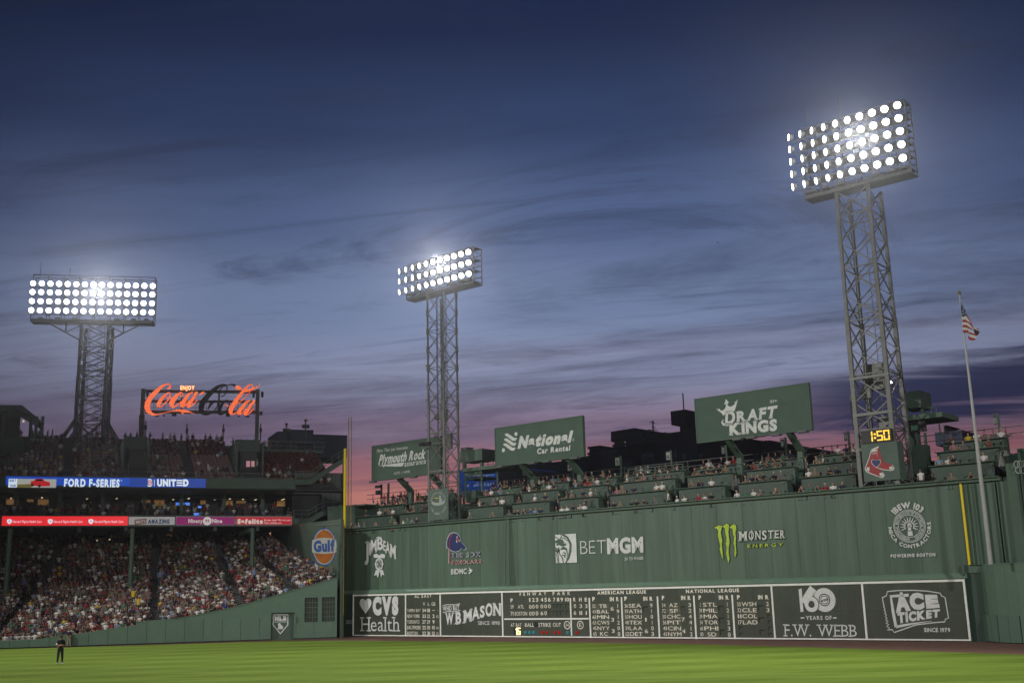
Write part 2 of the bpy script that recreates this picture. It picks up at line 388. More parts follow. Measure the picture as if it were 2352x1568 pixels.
gcol = MIX(mixv, (0.080, 0.136, 0.012, 1), (0.158, 0.226, 0.036, 1))
gcol = MIX(M('MULTIPLY', SS(noise(1.6, (1, 1.6, 1), 8, 0.85), 0.45, 0.62), 0.30), gcol, (0.075, 0.120, 0.010, 1))
gcol = MIX(M('MULTIPLY', SS(noise(7.0, (1, 1, 1), 6, 0.8), 0.35, 0.7), 0.35), gcol, (0.15, 0.22, 0.045, 1))
Lk(gcol, bs.inputs['Base Color'])
bp = N('ShaderNodeBump'); bp.inputs['Strength'].default_value = 0.5; bp.inputs['Distance'].default_value = 0.04; Lk(noise(14, (1, 1, 1), 6, 0.8), bp.inputs['Height']); Lk(bp.outputs[0], bs.inputs['Normal'])
C0 = ST.P(ST.L, 0, 0)                      # corner where padded wall meets the tall wall
cfw = [gpt(*r8(1112, 1440)), gpt(*r8(1330, 1462)), gpt(*r8(1517, 1470)), np.array([47., 66., 0])]
# grass edge pixels: follows padded wall, then runs in front of the warning track
edge = [(-300, 1498), (0, 1490), (300, 1482), (470, 1477), (640, 1471.5), (790, 1470.5), (1000, 1472), (1300, 1475), (1600, 1479), (1900, 1487), (2150, 1496), (2352, 1503), (2700, 1516)]
ge = [gpt(*p) for p in edge]
grass = flat('outfield_grass', [(-70, 10), (80, 10)] + [(p[0], p[1]) for p in ge[::-1]], 0.012, mg)
m_clay = mk('warning_track_clay', (0.125, 0.058, 0.040), 0.9, 0.22, 0.8, (1, 1, 1), bump=0.4)
flat('warning_track', [(-60, 100), (70, 10), (90, 30), (60, 110), (10, 150), (-40, 135)], 0.0, m_clay)

# ================================================================== TALL LEFT-FIELD WALL
S0, S1 = -6.0, 68.4
fw = thing('outfield_wall', WL.P(32, 0, 0.4), 'very tall green metal-clad outfield wall with white painted adverts above the scoreboard', 'wall')
z_sb, z_sill, z_cop = 4.42, 4.78, 11.15
pw = 1.216; npan = int((S1 - S0) / pw)
mbp = MB().pbox(Plane((0, 0), (1, 0)), 0, pw - 0.006, 0, z_cop - z_sill, 0, 0.07)
pan_me = mbp.mesh('panel', m_wall)
mbp = MB().pbox(Plane((0, 0), (1, 0)), 0, 0.06, 0, z_cop - z_sill, -0.022, 0.08); fold_me = mbp.mesh('seam_fold', m_wall)
for i in range(npan + 1):
    u = S0 + i * pw
    inst('panel', pan_me, fw, WL.P(u, z_sill, 0.25), (random.uniform(-.003, .003), 0, WL.ang() + random.uniform(-.012, .012)))
    if i % 2 == 0: inst('seam', fold_me, fw, WL.P(u - 0.035, z_sill, 0.25), (0, 0, WL.ang()))
MB().pbox(WL, S0, S1, 0, 11.2, 0.36, 0.75).build('backing_wall', m_dgreen, fw)
q = MB(); q.box8([WL.P(S0, z_sb + .0, -0.02), WL.P(65.25, z_sb - .0, -0.02), WL.P(65.25, z_sb, 0.34), WL.P(S0, z_sb, 0.34), WL.P(S0, z_sb + .14, -0.04), WL.P(65.25, z_sb + .14, -0.04), WL.P(65.25, z_sill + .04, 0.24), WL.P(S0, z_sill + .04, 0.24)])
q.build('sloping_sill', m_sill, fw)
MB().pbox(WL, S0, S1, 11.2, 11.42, -0.02, 0.72).build('coping', m_green, fw)
MB().pbox(WL, S0, 64.9, z_cop, 11.19, 0.12, 0.36).build('brown_gutter', m_warn, fw)
for i in range(24):     # short ledge shelves along the top
    MB().pbox(WL, S0 + i * 3.1, S0 + i * 3.1 + 3.04, 11.425, 11.50, -0.22, 0.6).build('counter_top', m_green, fw)
# wall left of the scoreboard, with the distance marker
MB().pbox(WL, S0, -0.12, 0, z_sb, 0.02, 0.35).build('base_wall', m_dgreen, fw)
text(fw, '310', WL, [r5(8, 1268), r5(62, 1230)], m_print, 0.0, off=0.0)
# yellow stripe and ribs right of it
yl = MB(); yu0 = WL.px(*r8(966, 88), .2)[0]
yl.pbox(WL, yu0 + .02, yu0 + 0.17, 5.36, 11.2, 0.12, 0.24).build('yellow_home_run_line', m_yellow, fw)
for px0 in (1035, 1100, 1185, 1275, 1300):
    u = WL.px(*r8(px0 + 10, 300), .2)[0]; MB().pbox(WL, u, u + 0.07, 5.4, 11.1, 0.06, 0.25).build('seam', m_wall, fw)
# ladder
lu = WL.px(*r6(118, 300), 0)[0]
for du in (-0.36, 0.36):
    MB().beam(WL.P(lu + du * .8, z_sill + .1, -0.25), WL.P(lu + du * .55, 11.1, -0.02), 0.07).build('ladder_rail', m_green, fw)
MB().beam(WL.P(lu + .05, z_sill + .3, -0.1), WL.P(lu + .05, 11.1, 0.05), 0.05).build('ladder_pipe', m_sill, fw)
for k in range(20):
    z = z_sill + .3 + k * .32; t = (z - z_sill) / 6.3; a = .29 * (1 - t) + .2 * t
    MB().beam(WL.P(lu - a, z, -.22 + .18 * t), WL.P(lu + a, z, -.22 + .18 * t), 0.035).build('ladder_rung', m_green, fw)

# ---- painted adverts on the upper wall (offset just in front of the sheets)
O = 0.15
def T(st, pts, r, mat=m_print, **k): return text(fw, st, WL, [r(*p) for p in pts], mat, off=k.pop('off', O), **k)
for ch, x0, yb, x1, yt, sh in [('J', 185, 648, 225, 492, 0), ('I', 228, 612, 244, 502, 0), ('M', 248, 592, 301, 478, -10), ('B', 307, 562, 362, 446, 0), ('E', 363, 567, 388, 480, 8), ('A', 386, 592, 428, 488, 10), ('M', 430, 630, 482, 512, 18)]:
    T(ch, [(x0, yb), (x1, yb + sh), (x1, yt + sh), (x0, yt)], r5, bold=0.035, serif=True)
cen = WL.px(*r5(325, 700), O); R5 = 57 / 2.3764 / 1.7415 / 21.6
for pts in ([(275, 640), (272, 610), (300, 600), (325, 618), (350, 600), (382, 612), (378, 645)], [(295, 755), (276, 810), (300, 802), (312, 832), (330, 760)], [(330, 760), (343, 830), (352, 800), (376, 806), (358, 752)]):
    poly(fw, WL, [r5(*p) for p in pts], m_print, O)
disc(fw, WL, cen, 0, R5, m_print, O - .01, wob=.05, nw=8)
disc(fw, WL, cen, R5 * .70, R5 * .74, m_green, O - .02); disc(fw, WL, cen, R5 * .42, R5 * .47, m_green, O - .02)
for k in range(16):
    t = k * math.pi / 8; r_ = R5 * .58; u, z = cen[0] + r_ * math.cos(t), cen[1] + r_ * math.sin(t)
    if k % 4: MB().add([WL.P(u + dx, z + dz, O - .02) for dx, dz in ((-.06, -.05), (.05, -.07), (.07, .05), (-.04, .06))], [(0, 1, 2, 3)]).build('emblem', m_green, fw)
T('B', [(315, 718), (337, 682)], r5, mat=m_green, bold=0.05, off=O - .03, serif=True)
# cap emblem
cap = [(970, 545), (968, 500), (976, 455), (998, 417), (1028, 402), (1062, 410), (1090, 440), (1106, 495), (1125, 513), (1150, 545), (1148, 560), (1125, 562), (1108, 550), (1088, 572), (1050, 583), (1010, 571), (985, 550)]
cx, cy = 1050, 495
poly(fw, WL, [r5(cx + (x - cx) * 1.055, cy + (y - cy) * 1.055) for x, y in cap], m_print, O)
poly(fw, WL, [r5(*p) for p in cap], m_navy, O - .01)
for pts in ([(1058, 440), (1072, 436), (1076, 462), (1092, 476), (1086, 486), (1066, 478)], [(1062, 462), (1076, 470), (1072, 494), (1060, 496), (1056, 480)]):
    poly(fw, WL, [r5(*p) for p in pts], m_print, O - .02); poly(fw, WL, [r5(1072 + (x - 1072) * .7, 468 + (y - 468) * .8) for x, y in pts], m_red, O - .03)
stroke(fw, WL, [r5(*p) for p in [(1030, 408), (1005, 440), (993, 490), (990, 545), (990, 620), (991, 690)]], .10, m_red, O - .02)
poly(fw, WL, [r5(*p) for p in [(984, 545), (997, 545), (1001, 692), (981, 692)]], m_print, O - .005); poly(fw, WL, [r5(*p) for p in [(987, 560), (994, 560), (998, 688), (985, 688)]], m_red, O - .02)
for st, pts, mm in (('RED SOX', [(1012, 641), (1292, 584)], m_navy), ('SCHOLARS', [(1010, 704), (1296, 655)], m_red)):
    T(st, pts, r5, bold=0.035, off=O); T(st, pts, r5, mat=mm, bold=-0.004, off=O - .02)
T('BIDMC', [(1008, 797), (1157, 742)], r5, bold=0.02)
poly(fw, WL, [r5(*p) for p in [(1172, 726), (1214, 762), (1180, 797), (1174, 786), (1190, 765), (1166, 758), (1188, 752)]], m_print, O)
# big gaming advert
poly(fw, WL, [r6(*p) for p in [(570, 422), (770, 410), (780, 685), (580, 692)]], m_print, O)
for pts, w in [([(640, 418), (690, 450, .20), (718, 510, .26), (716, 570, .26), (700, 640, .22), (672, 690, .12)], .2), ([(572, 440), (600, 462), (600, 480), (572, 484)], .1), ([(628, 418), (630, 445), (612, 468)], .1), ([(632, 450), (660, 455), (690, 480)], .08),
               ([(575, 497, .15), (600, 482, .35), (635, 485, .4), (655, 500, .15)], .3), ([(584, 520), (605, 508, .2), (640, 520, .25), (676, 512, .2)], .2), ([(576, 540), (600, 620), (606, 690)], .10), ([(600, 545, .25), (612, 600, .1), (640, 640, .12), (650, 690, .08)], .1),
               ([(622, 560, .1), (650, 546, .3), (676, 556, .2), (690, 600, .08), (680, 660, .06)], .1), ([(650, 590), (675, 600), (668, 618), (640, 612)], .12), ([(656, 630), (668, 628)], .12), ([(580, 560, .3), (590, 590, .2), (612, 560, .3)], .3), ([(582, 600), (592, 650), (590, 690)], .06)]:
    stroke(fw, WL, [r6(p[0], p[1]) + tuple(p[2:]) for p in pts], w, m_green, O - .02)
T('BET', [(812, 607), (1056, 599), (1054, 467), (808, 479)], r6, bold=-0.018)
T('MGM', [(1067, 597), (1411, 581), (1408, 448), (1063, 465)], r6, bold=0.05, gap=.06)
T('21+ TO WAGER', [(1233, 665), (1413, 655), (1411, 629), (1232, 638)], r6, bold=0.02)
# claw advert
claws = [[(510, 355), (535, 345), (560, 333), (592, 338), (586, 365), (576, 400), (586, 440), (592, 480), (588, 520), (592, 560), (596, 600), (601, 660), (583, 620), (568, 560), (572, 520), (560, 470), (549, 430), (554, 390), (540, 362)],
         [(594, 345), (633, 314), (656, 330), (655, 360), (650, 400), (656, 450), (662, 490), (653, 540), (652, 590), (660, 650), (650, 690), (639, 650), (628, 600), (634, 550), (626, 500), (632, 450), (620, 400), (618, 362)],
         [(658, 355), (698, 319), (722, 332), (726, 370), (716, 400), (723, 450), (719, 500), (722, 550), (726, 590), (714, 640), (706, 600), (711, 550), (699, 500), (705, 450), (692, 400), (688, 362)]]
for c in claws:
    mx = sum(p[0] for p in c) / len(c)
    poly(fw, WL, [r7(mx + (x - mx) * 1.22, 500 + (y - 500) * 1.03) for x, y in c], m_limedk, O); poly(fw, WL, [r7(*p) for p in c], m_lime, O - .02)
xs = [(752, 798, 8), (842, 880, 0), (888, 940, 10), (955, 985, 4), (1000, 1045, -2), (1070, 1100, -4), (1115, 1160, -4), (1175, 1240, 0)]
xs = [(752, 830), (842, 898), (905, 962), (968, 1020), (1026, 1085), (1090, 1135), (1142, 1190), (1192, 1238)]
for (a, b), ch, dy in zip(xs[:1] + xs[1:], 'MONSTER', [14, 6, 4, 10, 0, 0, 4]):
    yb = 466 - (a - 752) * .035; yt = 392 - (a - 752) * .035
    T(ch, [(a, yb + dy), (b - 6, yb + dy - 3), (b - 6, yt - 3), (a, yt)], r7, mat=m_limedk, bold=0.09, off=O, serif=True); T(ch, [(a, yb + dy), (b - 6, yb + dy - 3), (b - 6, yt - 3), (a, yt)], r7, bold=0.02, off=O - .02, serif=True)
stroke(fw, WL, [r7(870, 376), r7(871, 476)], .07, m_print, O - .02)
T('ENERGY', [(832, 546), (1170, 527), (1170, 500), (832, 515)], r7, mat=m_limedk, bold=0.08, off=O, gap=.34); T('ENERGY', [(832, 546), (1170, 527), (1170, 500), (832, 515)], r7, mat=m_lime, bold=0.02, off=O - .02, gap=.34)
# union roundel
cu_, cz_ = WL.px(*r8(545, 472), O); RR = abs(WL.px(*r8(545, 332), O)[1] - cz_)
for a, b in ((.97, 1.0), (.90, .93), (.66, .69)): disc(fw, WL, (cu_, cz_), RR * a, RR * b, m_print, O, n=64)
arctext(fw, 'IBEW 103', WL, (cu_, cz_), RR * 1.10, RR * .34, -47, 46, m_print, .05, O)
arctext(fw, 'NECA CONTRACTORS', WL, (cu_, cz_), RR * 1.10, RR * -.20, 266, 82, m_print, .03, O, inward=False) if False else None
arctext(fw, 'NECA CONTRACTORS', WL, (cu_, cz_), RR * 1.33, RR * .21, 270, 82, m_print, .04, O, inward=True)
arctext(fw, 'BROTHERHOOD OF ELECTRICAL WORKERS', WL, (cu_, cz_), RR * .72, RR * .15, -80, 160, m_print, .02, O)
arctext(fw, 'INTERNATIONAL', WL, (cu_, cz_), RR * .72, RR * .15, 185, 272, m_print, .02, O)
for k in range(12):
    t = math.radians(-115 + k * 21); MBx = MB(); ribbon(MBx, WL, [(cu_ + RR * .24 * math.sin(t), cz_ + RR * .24 * math.cos(t), .10), (cu_ + RR * .58 * math.sin(t), cz_ + RR * .58 * math.cos(t), .03)], .05, O); MBx.build('emblem', m_print, fw)
poly(fw, WL, [r8(*p) for p in [(528, 470), (530, 450), (545, 445), (560, 450), (566, 468), (560, 490), (562, 508), (532, 510), (534, 492)]], m_print, O)
poly(fw, WL, [r8(*p) for p in [(530, 516), (570, 513), (576, 553), (534, 556)]], m_print, O)
stroke(fw, WL, [r8(536, 470), r8(556, 466)], .05, m_green, O - .02); stroke(fw, WL, [r8(538, 482), r8(556, 480)], .05, m_green, O - .02)
T('POWERING BOSTON', [(387, 738), (766, 726), (765, 700), (387, 713)], r8, bold=0.05, gap=.14)

# ================================================================== SCOREBOARD AND LOWER ADVERT PANELS
zb = 0.14; zt = 4.20
def usx(r, x, y): return WL.px(*r(x, y), -.02)[0]
cuts = [usx(r5, 80, 1100), usx(r5, 579, 1100), usx(r5, 909, 1100), usx(r5, 1498, 1100), usx(r7, 1075, 1100), usx(r8, 158, 1100), usx(r8, 1025, 1100)]
def panel_thing(i0, i1, name, label, cat):
    u0, u1 = cuts[i0], cuts[i1]; t = thing(name, WL.P((u0 + u1) / 2, 0, 0), label, cat)
    # face built from sheets with fine joints
    n = max(1, round((u1 - u0) / 1.83)); w = (u1 - u0) / n
    for k in range(n):
        for (za, zc_) in ((zb - .12, 2.2), (2.208, z_sb - .01)):
            MB().pbox(WL, u0 + k * w + .005, u0 + (k + 1) * w - .005, za, zc_, -.02, .3).build('board', m_board, t)
    MB().pbox(WL, u0 + .06, u1 - .06, zt, zt + .16, -.09, -.021).build('frame', m_white, t)
    MB().pbox(WL, u0 + .06, u1 - .06, zb - .07, zb + .03, -.09, -.021).build('frame', m_white, t)
    for u in (u0, u1) if i1 == 6 or i1 == 4 else (u0,):
        MB().pbox(WL, u - .07, u + .07, zb - .07, zt + .16, -.10, -.021).build('frame', m_white, t)
    return t
F_ = -.03
# 1 pharmacy
t = panel_thing(0, 1, 'advertising_panel', 'dark green advert panel with white heart and health lettering at the left end', 'advert panel')
text(t, 'CVS', WL, [r5(262, 1170), r5(508, 1022)], m_print, .085, F_, gap=.03)
poly(t, WL, [r5(*p) for p in [(195, 1172), (150, 1105), (138, 1075), (143, 1045), (160, 1028), (180, 1028), (195, 1048), (210, 1028), (232, 1027), (248, 1045), (252, 1073), (240, 1105)]], m_print, F_)
text(t, 'Health', WL, [r5(155, 1336), r5(512, 1202)], m_print, -.005, F_, serif=True)
# 2+4 scoreboard: standings, line score, leagues
sb = panel_thing(1, 2, 'standings_board', 'narrow hand-operated standings board headed AL EAST between two advert panels', 'scoreboard')
text(sb, 'AL EAST', WL, [r5(660, 1020), r5(822, 990)], m_cream, .02, F_, gap=.22)
for st, a, b in (('W', 742, 760), ('L', 788, 803), ('GB', 822, 858)): text(sb, st, WL, [r5(a, 1094), r5(b, 1062)], m_cream, .0, F_)
rows = [('TAMPA BAY', 718, '34', '18', '-', ''), ('NEW YORK', 711, '33', '22', '2', '1/2'), ('TORONTO', 706, '27', '29', '9', ''), ('BALTIMORE', 720, '25', '30', '10', '1/2'), ('BOSTON', 690, '22', '31', '12', '1/2')]
for k, (nm, xe, w, l, gb, hf) in enumerate(rows):
    y = 1156 + k * 54.3
    a, zA = WL.px(*r5(588, y + 4), F_); b, zB = WL.px(*r5(722, y - 38), F_)
    MB().pbox(WL, a, b, zA, zB, -.06, -.021).build('name_plate', m_slot if k % 2 else m_board, sb)
    text(sb, nm, WL, [r5(591, y), r5(xe, y - 32)], m_cream, -.0, -.065)
    for st, x0, x1 in ((w, 735, 768), (l, 780, 808), (gb, 828, 853)):
        if st == '-': MB().pbox(WL, WL.px(*r5(830, y), F_)[0], WL.px(*r5(853, y), F_)[0], WL.px(*r5(830, y - 14), F_)[1], WL.px(*r5(830, y - 19), F_)[1], -.04, -.03).build('lettering', m_cream, sb); continue
        if len(st) == 1: x0, x1 = x0 + 4, x1 - 2
        text(sb, st, WL, [r5(x0, y), r5(x1, y - 32)], m_cream, .015, F_)
    if hf: text(sb, hf, WL, [r5(869, y - 2), r5(889, y - 24)], m_cream, .0, F_, gap=.02)
    else: MB().pbox(WL, WL.px(*r5(872, y), F_)[0], WL.px(*r5(892, y), F_)[0], WL.px(*r5(872, y), F_)[1], WL.px(*r5(872, y - 30), F_)[1], -.05, -.021).build('blank_slot', m_slot, sb)
t = panel_thing(2, 3, 'advertising_panel', 'dark green advert panel with waving white W.B. MASON lettering left of the line score', 'advert panel')
text(t, 'WHO BUT', WL, [r5(932, 1144), r5(1088, 1135), r5(1086, 1090), r5(928, 1102)], m_print, .03, F_, serif=True)
for pts in ([(930, 1092), (975, 1084), (1040, 1086), (1094, 1076)], [(930, 1160), (975, 1150), (1040, 1150), (1098, 1140)]): stroke(t, WL, [r5(*p) for p in pts], .07, m_print, F_)
for ch, x0, yb, x1, yt, sh in [('W', 956, 1270, 1030, 1166, -2), ('.', 1030, 1270, 1042, 1255, 0), ('B', 1052, 1267, 1104, 1160, -4), ('.', 1110, 1262, 1122, 1246, 0), ('M', 1128, 1256, 1205, 1145, -18), ('A', 1206, 1232, 1278, 1122, -20), ('S', 1282, 1205, 1328, 1105, -8), ('O', 1335, 1194, 1402, 1082, -8), ('N', 1410, 1184, 1482, 1074, 2)]:
    text(t, ch, WL, [r5(x0, yb), r5(x1, yb + sh), r5(x1, yt + sh), r5(x0, yt)], m_print, .04, F_, serif=True)
text(t, 'SINCE 1898', WL, [r5(1265, 1276), r5(1470, 1242)], m_print, .0, F_, serif=True)

sb = panel_thing(3, 4, 'scoreboard', 'long hand-operated dark green scoreboard with white numbers under the tall wall', 'scoreboard')
def ST_(st, a, yb, b, yt, r=r6, mat=m_cream, bold=.0, off=F_, gap=.09): return text(sb, st, WL, [r(a, yb), r(b, yt)], mat, bold, off, gap=gap)
def bar(r, x0, y0, x1, y1, w, mat=m_white, name='divider'):
    a = WL.px(*r(x0, y0), F_); b = WL.px(*r(x1, y1), F_)
    if abs(a[0] - b[0]) > abs(a[1] - b[1]): return MB().pbox(WL, a[0], b[0], a[1] - w / 2, a[1] + w / 2, -.07, -.021).build(name, mat, sb)
    return MB().pbox(WL, a[0] - w / 2, a[0] + w / 2, b[1], a[1], -.07, -.021).build(name, mat, sb)
def plate(u0, u1, z0, z1, mat=m_slot, name='slot_plate', o=-.05): return MB().pbox(WL, u0, u1, z0, z1, o, -.021).build(name, mat, sb)
ST_('FENWAY', 235, 1000, 488, 964, bold=.02, gap=.55); ST_('PARK', 548, 996, 716, 960, bold=.02, gap=.55)
ST_('AMERICAN LEAGUE', 972, 988, 1435, 948, bold=.04, gap=.16); ST_('NATIONAL LEAGUE', 247, 974, 750, 932, r=r7, bold=.04, gap=.16)
ST_('P', 148, 1060, 168, 1028, bold=.03)
cols = [(325, 335), (353, 376), (388, 411), (434, 458), (470, 493), (505, 528), (553, 573), (588, 611), (623, 646), (667, 703)]
for i, (a, b) in enumerate(cols): ST_(str(i + 1), a, 1057 - (a - 325) * .01, b, 1022 - (a - 325) * .01, bold=.02)
for st, a, b in (('R', 745, 766), ('H', 800, 822), ('E', 853, 873)): ST_(st, a, 1053, b, 1019, bold=.03)
def cell(r, a, yb, b, yt, st, lit=True):
    u0, z0 = WL.px(*r(a - 3, yb + 4), F_); u1, z1 = WL.px(*r(b + 3, yt - 4), F_)
    if st is None:
        plate(u0, u1, z0, z1, m_slotdk, 'empty_slot', -.024); plate(u0 + .10, u1, z0, z1 - .10, m_board, 'slot_shutter', -.032)
    else:
        plate(u0, u1, z0, z1); text(sb, st, WL, [r(a, yb), r(b, yt)], m_cream, .0, -.055)
for rowi, (yb, yt, p, nm, sc) in enumerate([(1122, 1088, '59', 'ATL', '000000'), (1188, 1152, '71', 'BOSTON', '00060')]):
    ST_(p, 148, yb, 175, yt); x0, x1 = (218, 275) if nm == 'ATL' else (189, 305)
    u0, z0 = WL.px(*r6(188, yb + 4), F_); u1, z1 = WL.px(*r6(310, yt - 4), F_); plate(u0, u1, z0, z1, m_board)
    ST_(nm, x0, yb, x1, yt, off=-.055)
    for i, (a, b) in enumerate(cols):
        if i == 0: b = a + 21
        if i == 9: a, b = 674, 697
        cell(r6, a, yb - i, b, yt - i, sc[i] if i < len(sc) else None)
    for st, a, b in zip((['0', '3', '3'] if rowi == 0 else ['6', '11', '1']), (751, 804, 857), (771, 827, 878)):
        if st == '1': a += 7; b -= 6
        cell(r6, a, yb - 6, b, yt - 6, st)
bar(r6, 92, 1222, 892, 1221, .13); bar(r6, 717, 1022, 728, 1378, .13)
for r_, x0, y0, x1 in ((r6, 897, 1020, 911), (r6, 1203, 1014, 1220), (r6, 1545, 1006, 1566), (r7, 322, 998, 345), (r7, 686, 992, 714)):
    y1 = 1402 if r_ is r6 else 1412; bar(r_, x0, y0, x1, y1, .14)
ST_('AT BAT', 150, 1295, 250, 1262, bold=.0); ST_('BALL', 286, 1295, 370, 1260); ST_('STRIKE', 413, 1295, 530, 1258); ST_('OUT', 551, 1295, 626, 1258)
u0, z0 = WL.px(*r6(372, 1298), F_); u1, z1 = WL.px(*r6(410, 1250), F_); plate(u0, u1, z0, z1, m_black, 'dark_opening', -.026)
for ch, x, y in (('H', 686, 1279), ('E', 811, 1278)):
    c = WL.px(*r6(x, y), F_); disc(sb, WL, c, .30, .37, m_cream, F_); ST_(ch, x - 11, y + 16, x + 11, y - 16, bold=.0)
m_led = mk('led_yellow', (0.8, 0.7, 0.3), 0.4, emis=(1.0, 0.80, 0.35, 1), es=2.2, sampling=False)
m_ledg = mk('blue_green_bulb', (0.03, 0.15, 0.17), 0.2, emis=(0.02, 0.22, 0.28, 1), es=0.35, sampling=False)
m_ledr = mk('red_bulb', (0.20, 0.01, 0.01), 0.2, emis=(0.5, 0.01, 0.01, 1), es=0.35, sampling=False)
SEG = {'1': [(3, 0), (3, 1), (2, 1), (3, 2), (3, 3), (3, 4), (3, 5), (3, 6)], '6': [(0, 0), (1, 0), (2, 0), (3, 0), (0, 1), (0, 2), (0, 3), (1, 3), (2, 3), (3, 3), (3, 4), (3, 5), (0, 4), (0, 5), (0, 6), (1, 6), (2, 6), (3, 6)]}
mb = MB()
for ch, xo in (('1', 180), ('6', 212)):
    for cx_, cy_ in SEG[ch]:
        u, z = WL.px(*r6(xo + 5 + cx_ * 7.5, 1309 + cy_ * 9.6), F_); mb.pbox(WL, u - .036, u + .045, z - .05, z + .05, -.07, -.03)
u0, z0 = WL.px(*r6(176, 1374), F_); u1, z1 = WL.px(*r6(246, 1302), F_); plate(u0, u1, z0, z1, m_black, 'display_panel', -.028)
mb.build('lit_number', m_led, sb)
ico = None
for x, y, mm in [(290, 1348, m_ledg), (330, 1348, m_ledg), (369, 1348, m_ledg), (455, 1348, m_ledr), (495, 1348, m_ledr), (573, 1348, m_ledr), (613, 1348, m_ledr), (690, 1350, m_ledg), (782, 1350, m_ledr)]:
    u, z = WL.px(*r6(x, y), F_); MB().tube(WL.P(u, z, -.02), WL.P(u, z, -.12), .16, .13, 12).build('signal_lamp', mm, sb)
lg = [(r6, (925, 948), (1092, 1128), (1153, 1176), (926, 958), 1025, (1158, 1180), 1116, 1050, 1115, [('32', 'TB', '1'), ('43', 'BAL', '9'), ('61', 'MIN', '1'), ('65', 'CWS', '2'), ('45', 'NYY', '0'), ('65', 'KC', '0')], ['6', '3', '3']),
      (r6, (1230, 1253), (1410, 1447), (1470, 1497), (1233, 1265), 1332, (1477, 1499), 1112, 1046, 1430, [('36', 'SEA', '9'), ('59', 'ATH', '1'), ('50', 'HOU', '0'), ('48', 'TEX', '1'), ('59', 'LAA', '0'), ('12', 'DET', '3')], [None, '1', '6']),
      (r7, (18, 40), (201, 240), (264, 290), (20, 54), 127, (272, 297), 1107, 1038, 215, [('34', 'AZ', '3'), ('72', 'SF', '2'), ('50', 'CHC', '4'), ('36', 'PIT', '4'), ('41', 'CIN', '1'), ('43', 'NYM', '2')], [None, '7', '4']),
      (r7, (367, 390), (560, 598), (625, 652), (372, 398), 477, (632, 655), 1107, 1035, 580, [('3', 'STL', '1'), ('39', 'MIL', '2'), ('39', 'MIA', '1'), ('34', 'TOR', '2'), ('61', 'PHI', '3'), ('10', 'SD', '0')], [None, None, None]),
      (r7, (733, 757), (933, 973), (1002, 1030), (735, 770), 848, (1012, 1038), 1102, 1032, 955, [('50', 'WSH', '2'), ('32', 'CLE', '3'), ('11', 'COL', None), ('17', 'LAD', None), (None, None, None), (None, None, None)], [None, None, None])]
rowz = [WL.px(*r6(925, y), F_)[1] for y in (1117, 1168.5, 1220, 1272.5, 1325.5, 1378)]; rh = WL.px(*r6(925, 1083), F_)[1] - rowz[0]
def zt_(st, u0, u1, z0, h, off=-.055, bold=.0):
    vs, fs, tw = layout(st, bold, .09); mb = MB(); mb.add([WL.P(u0 + (u1 - u0) * x / tw, z0 + h * y, off) for x, y in vs], fs); return mb.build('lettering', m_cream, sb)
for r_, P_, IN_, R_, num, tcx, rc, y0, yh, inx, data, ins in lg:
    for st, (a, b) in (('P', P_), ('IN', IN_), ('R', R_)): ST_(st, a, yh, b, yh - 36, r=r_, bold=.05)
    un = [WL.px(*r_(x, y0), F_)[0] for x in num]; ut = WL.px(*r_(tcx, y0), F_)[0]; ur = [WL.px(*r_(x, y0), F_)[0] for x in rc]; ui = WL.px(*r_(inx, y0), F_)[0]
    for k, (nu, tm, sc) in enumerate(data):
        z = rowz[k]
        if tm:
            if len(nu) == 1: zt_(nu, un[0] + .1, un[1] - .1, z, rh)
            else: zt_(nu, un[0], un[1], z, rh)
            plate(ut - .72, ut + .72, z - .07, z + rh + .06, m_slot if (k * 3 + len(tm) + len(data)) % 3 != 1 else m_board, 'name_plate')
            w = .22 * len(tm); zt_(tm, ut - w + (.05 if len(tm) < 3 else 0), ut + w, z, rh)
        else: plate(un[0], un[0] + .35, z, z + rh, m_slotdk, 'empty_slot', -.024); plate(un[0] + .1, un[0] + .38, z - .02, z + rh - .1, m_board, 'slot_shutter', -.032)
        if sc: plate(ur[0] - .08, ur[1] + .08, z - .06, z + rh + .06); zt_(sc, ur[0] + (.1 if sc == '1' else 0), ur[1] - (.1 if sc == '1' else 0), z, rh)
        else: plate(ur[0], ur[1] + .05, z, z + rh, m_slotdk, 'empty_slot', -.024); plate(ur[0] + .1, ur[1] + .1, z - .02, z + rh - .1, m_board, 'slot_shutter', -.032)
    for k, s_ in enumerate(ins):
        zm = (rowz[2 * k] + rowz[2 * k + 1]) / 2
        if s_: plate(ui - .26, ui + .26, zm - .06, zm + rh + .06); zt_(s_, ui - .15 + (.08 if s_ == '1' else 0), ui + .15 - (.08 if s_ == '1' else 0), zm, rh)
        else: plate(ui - .26, ui + .24, zm - .1, zm + rh, m_slotdk, 'empty_slot', -.024); plate(ui - .14, ui + .3, zm - .15, zm + rh - .12, m_board, 'slot_shutter', -.032)

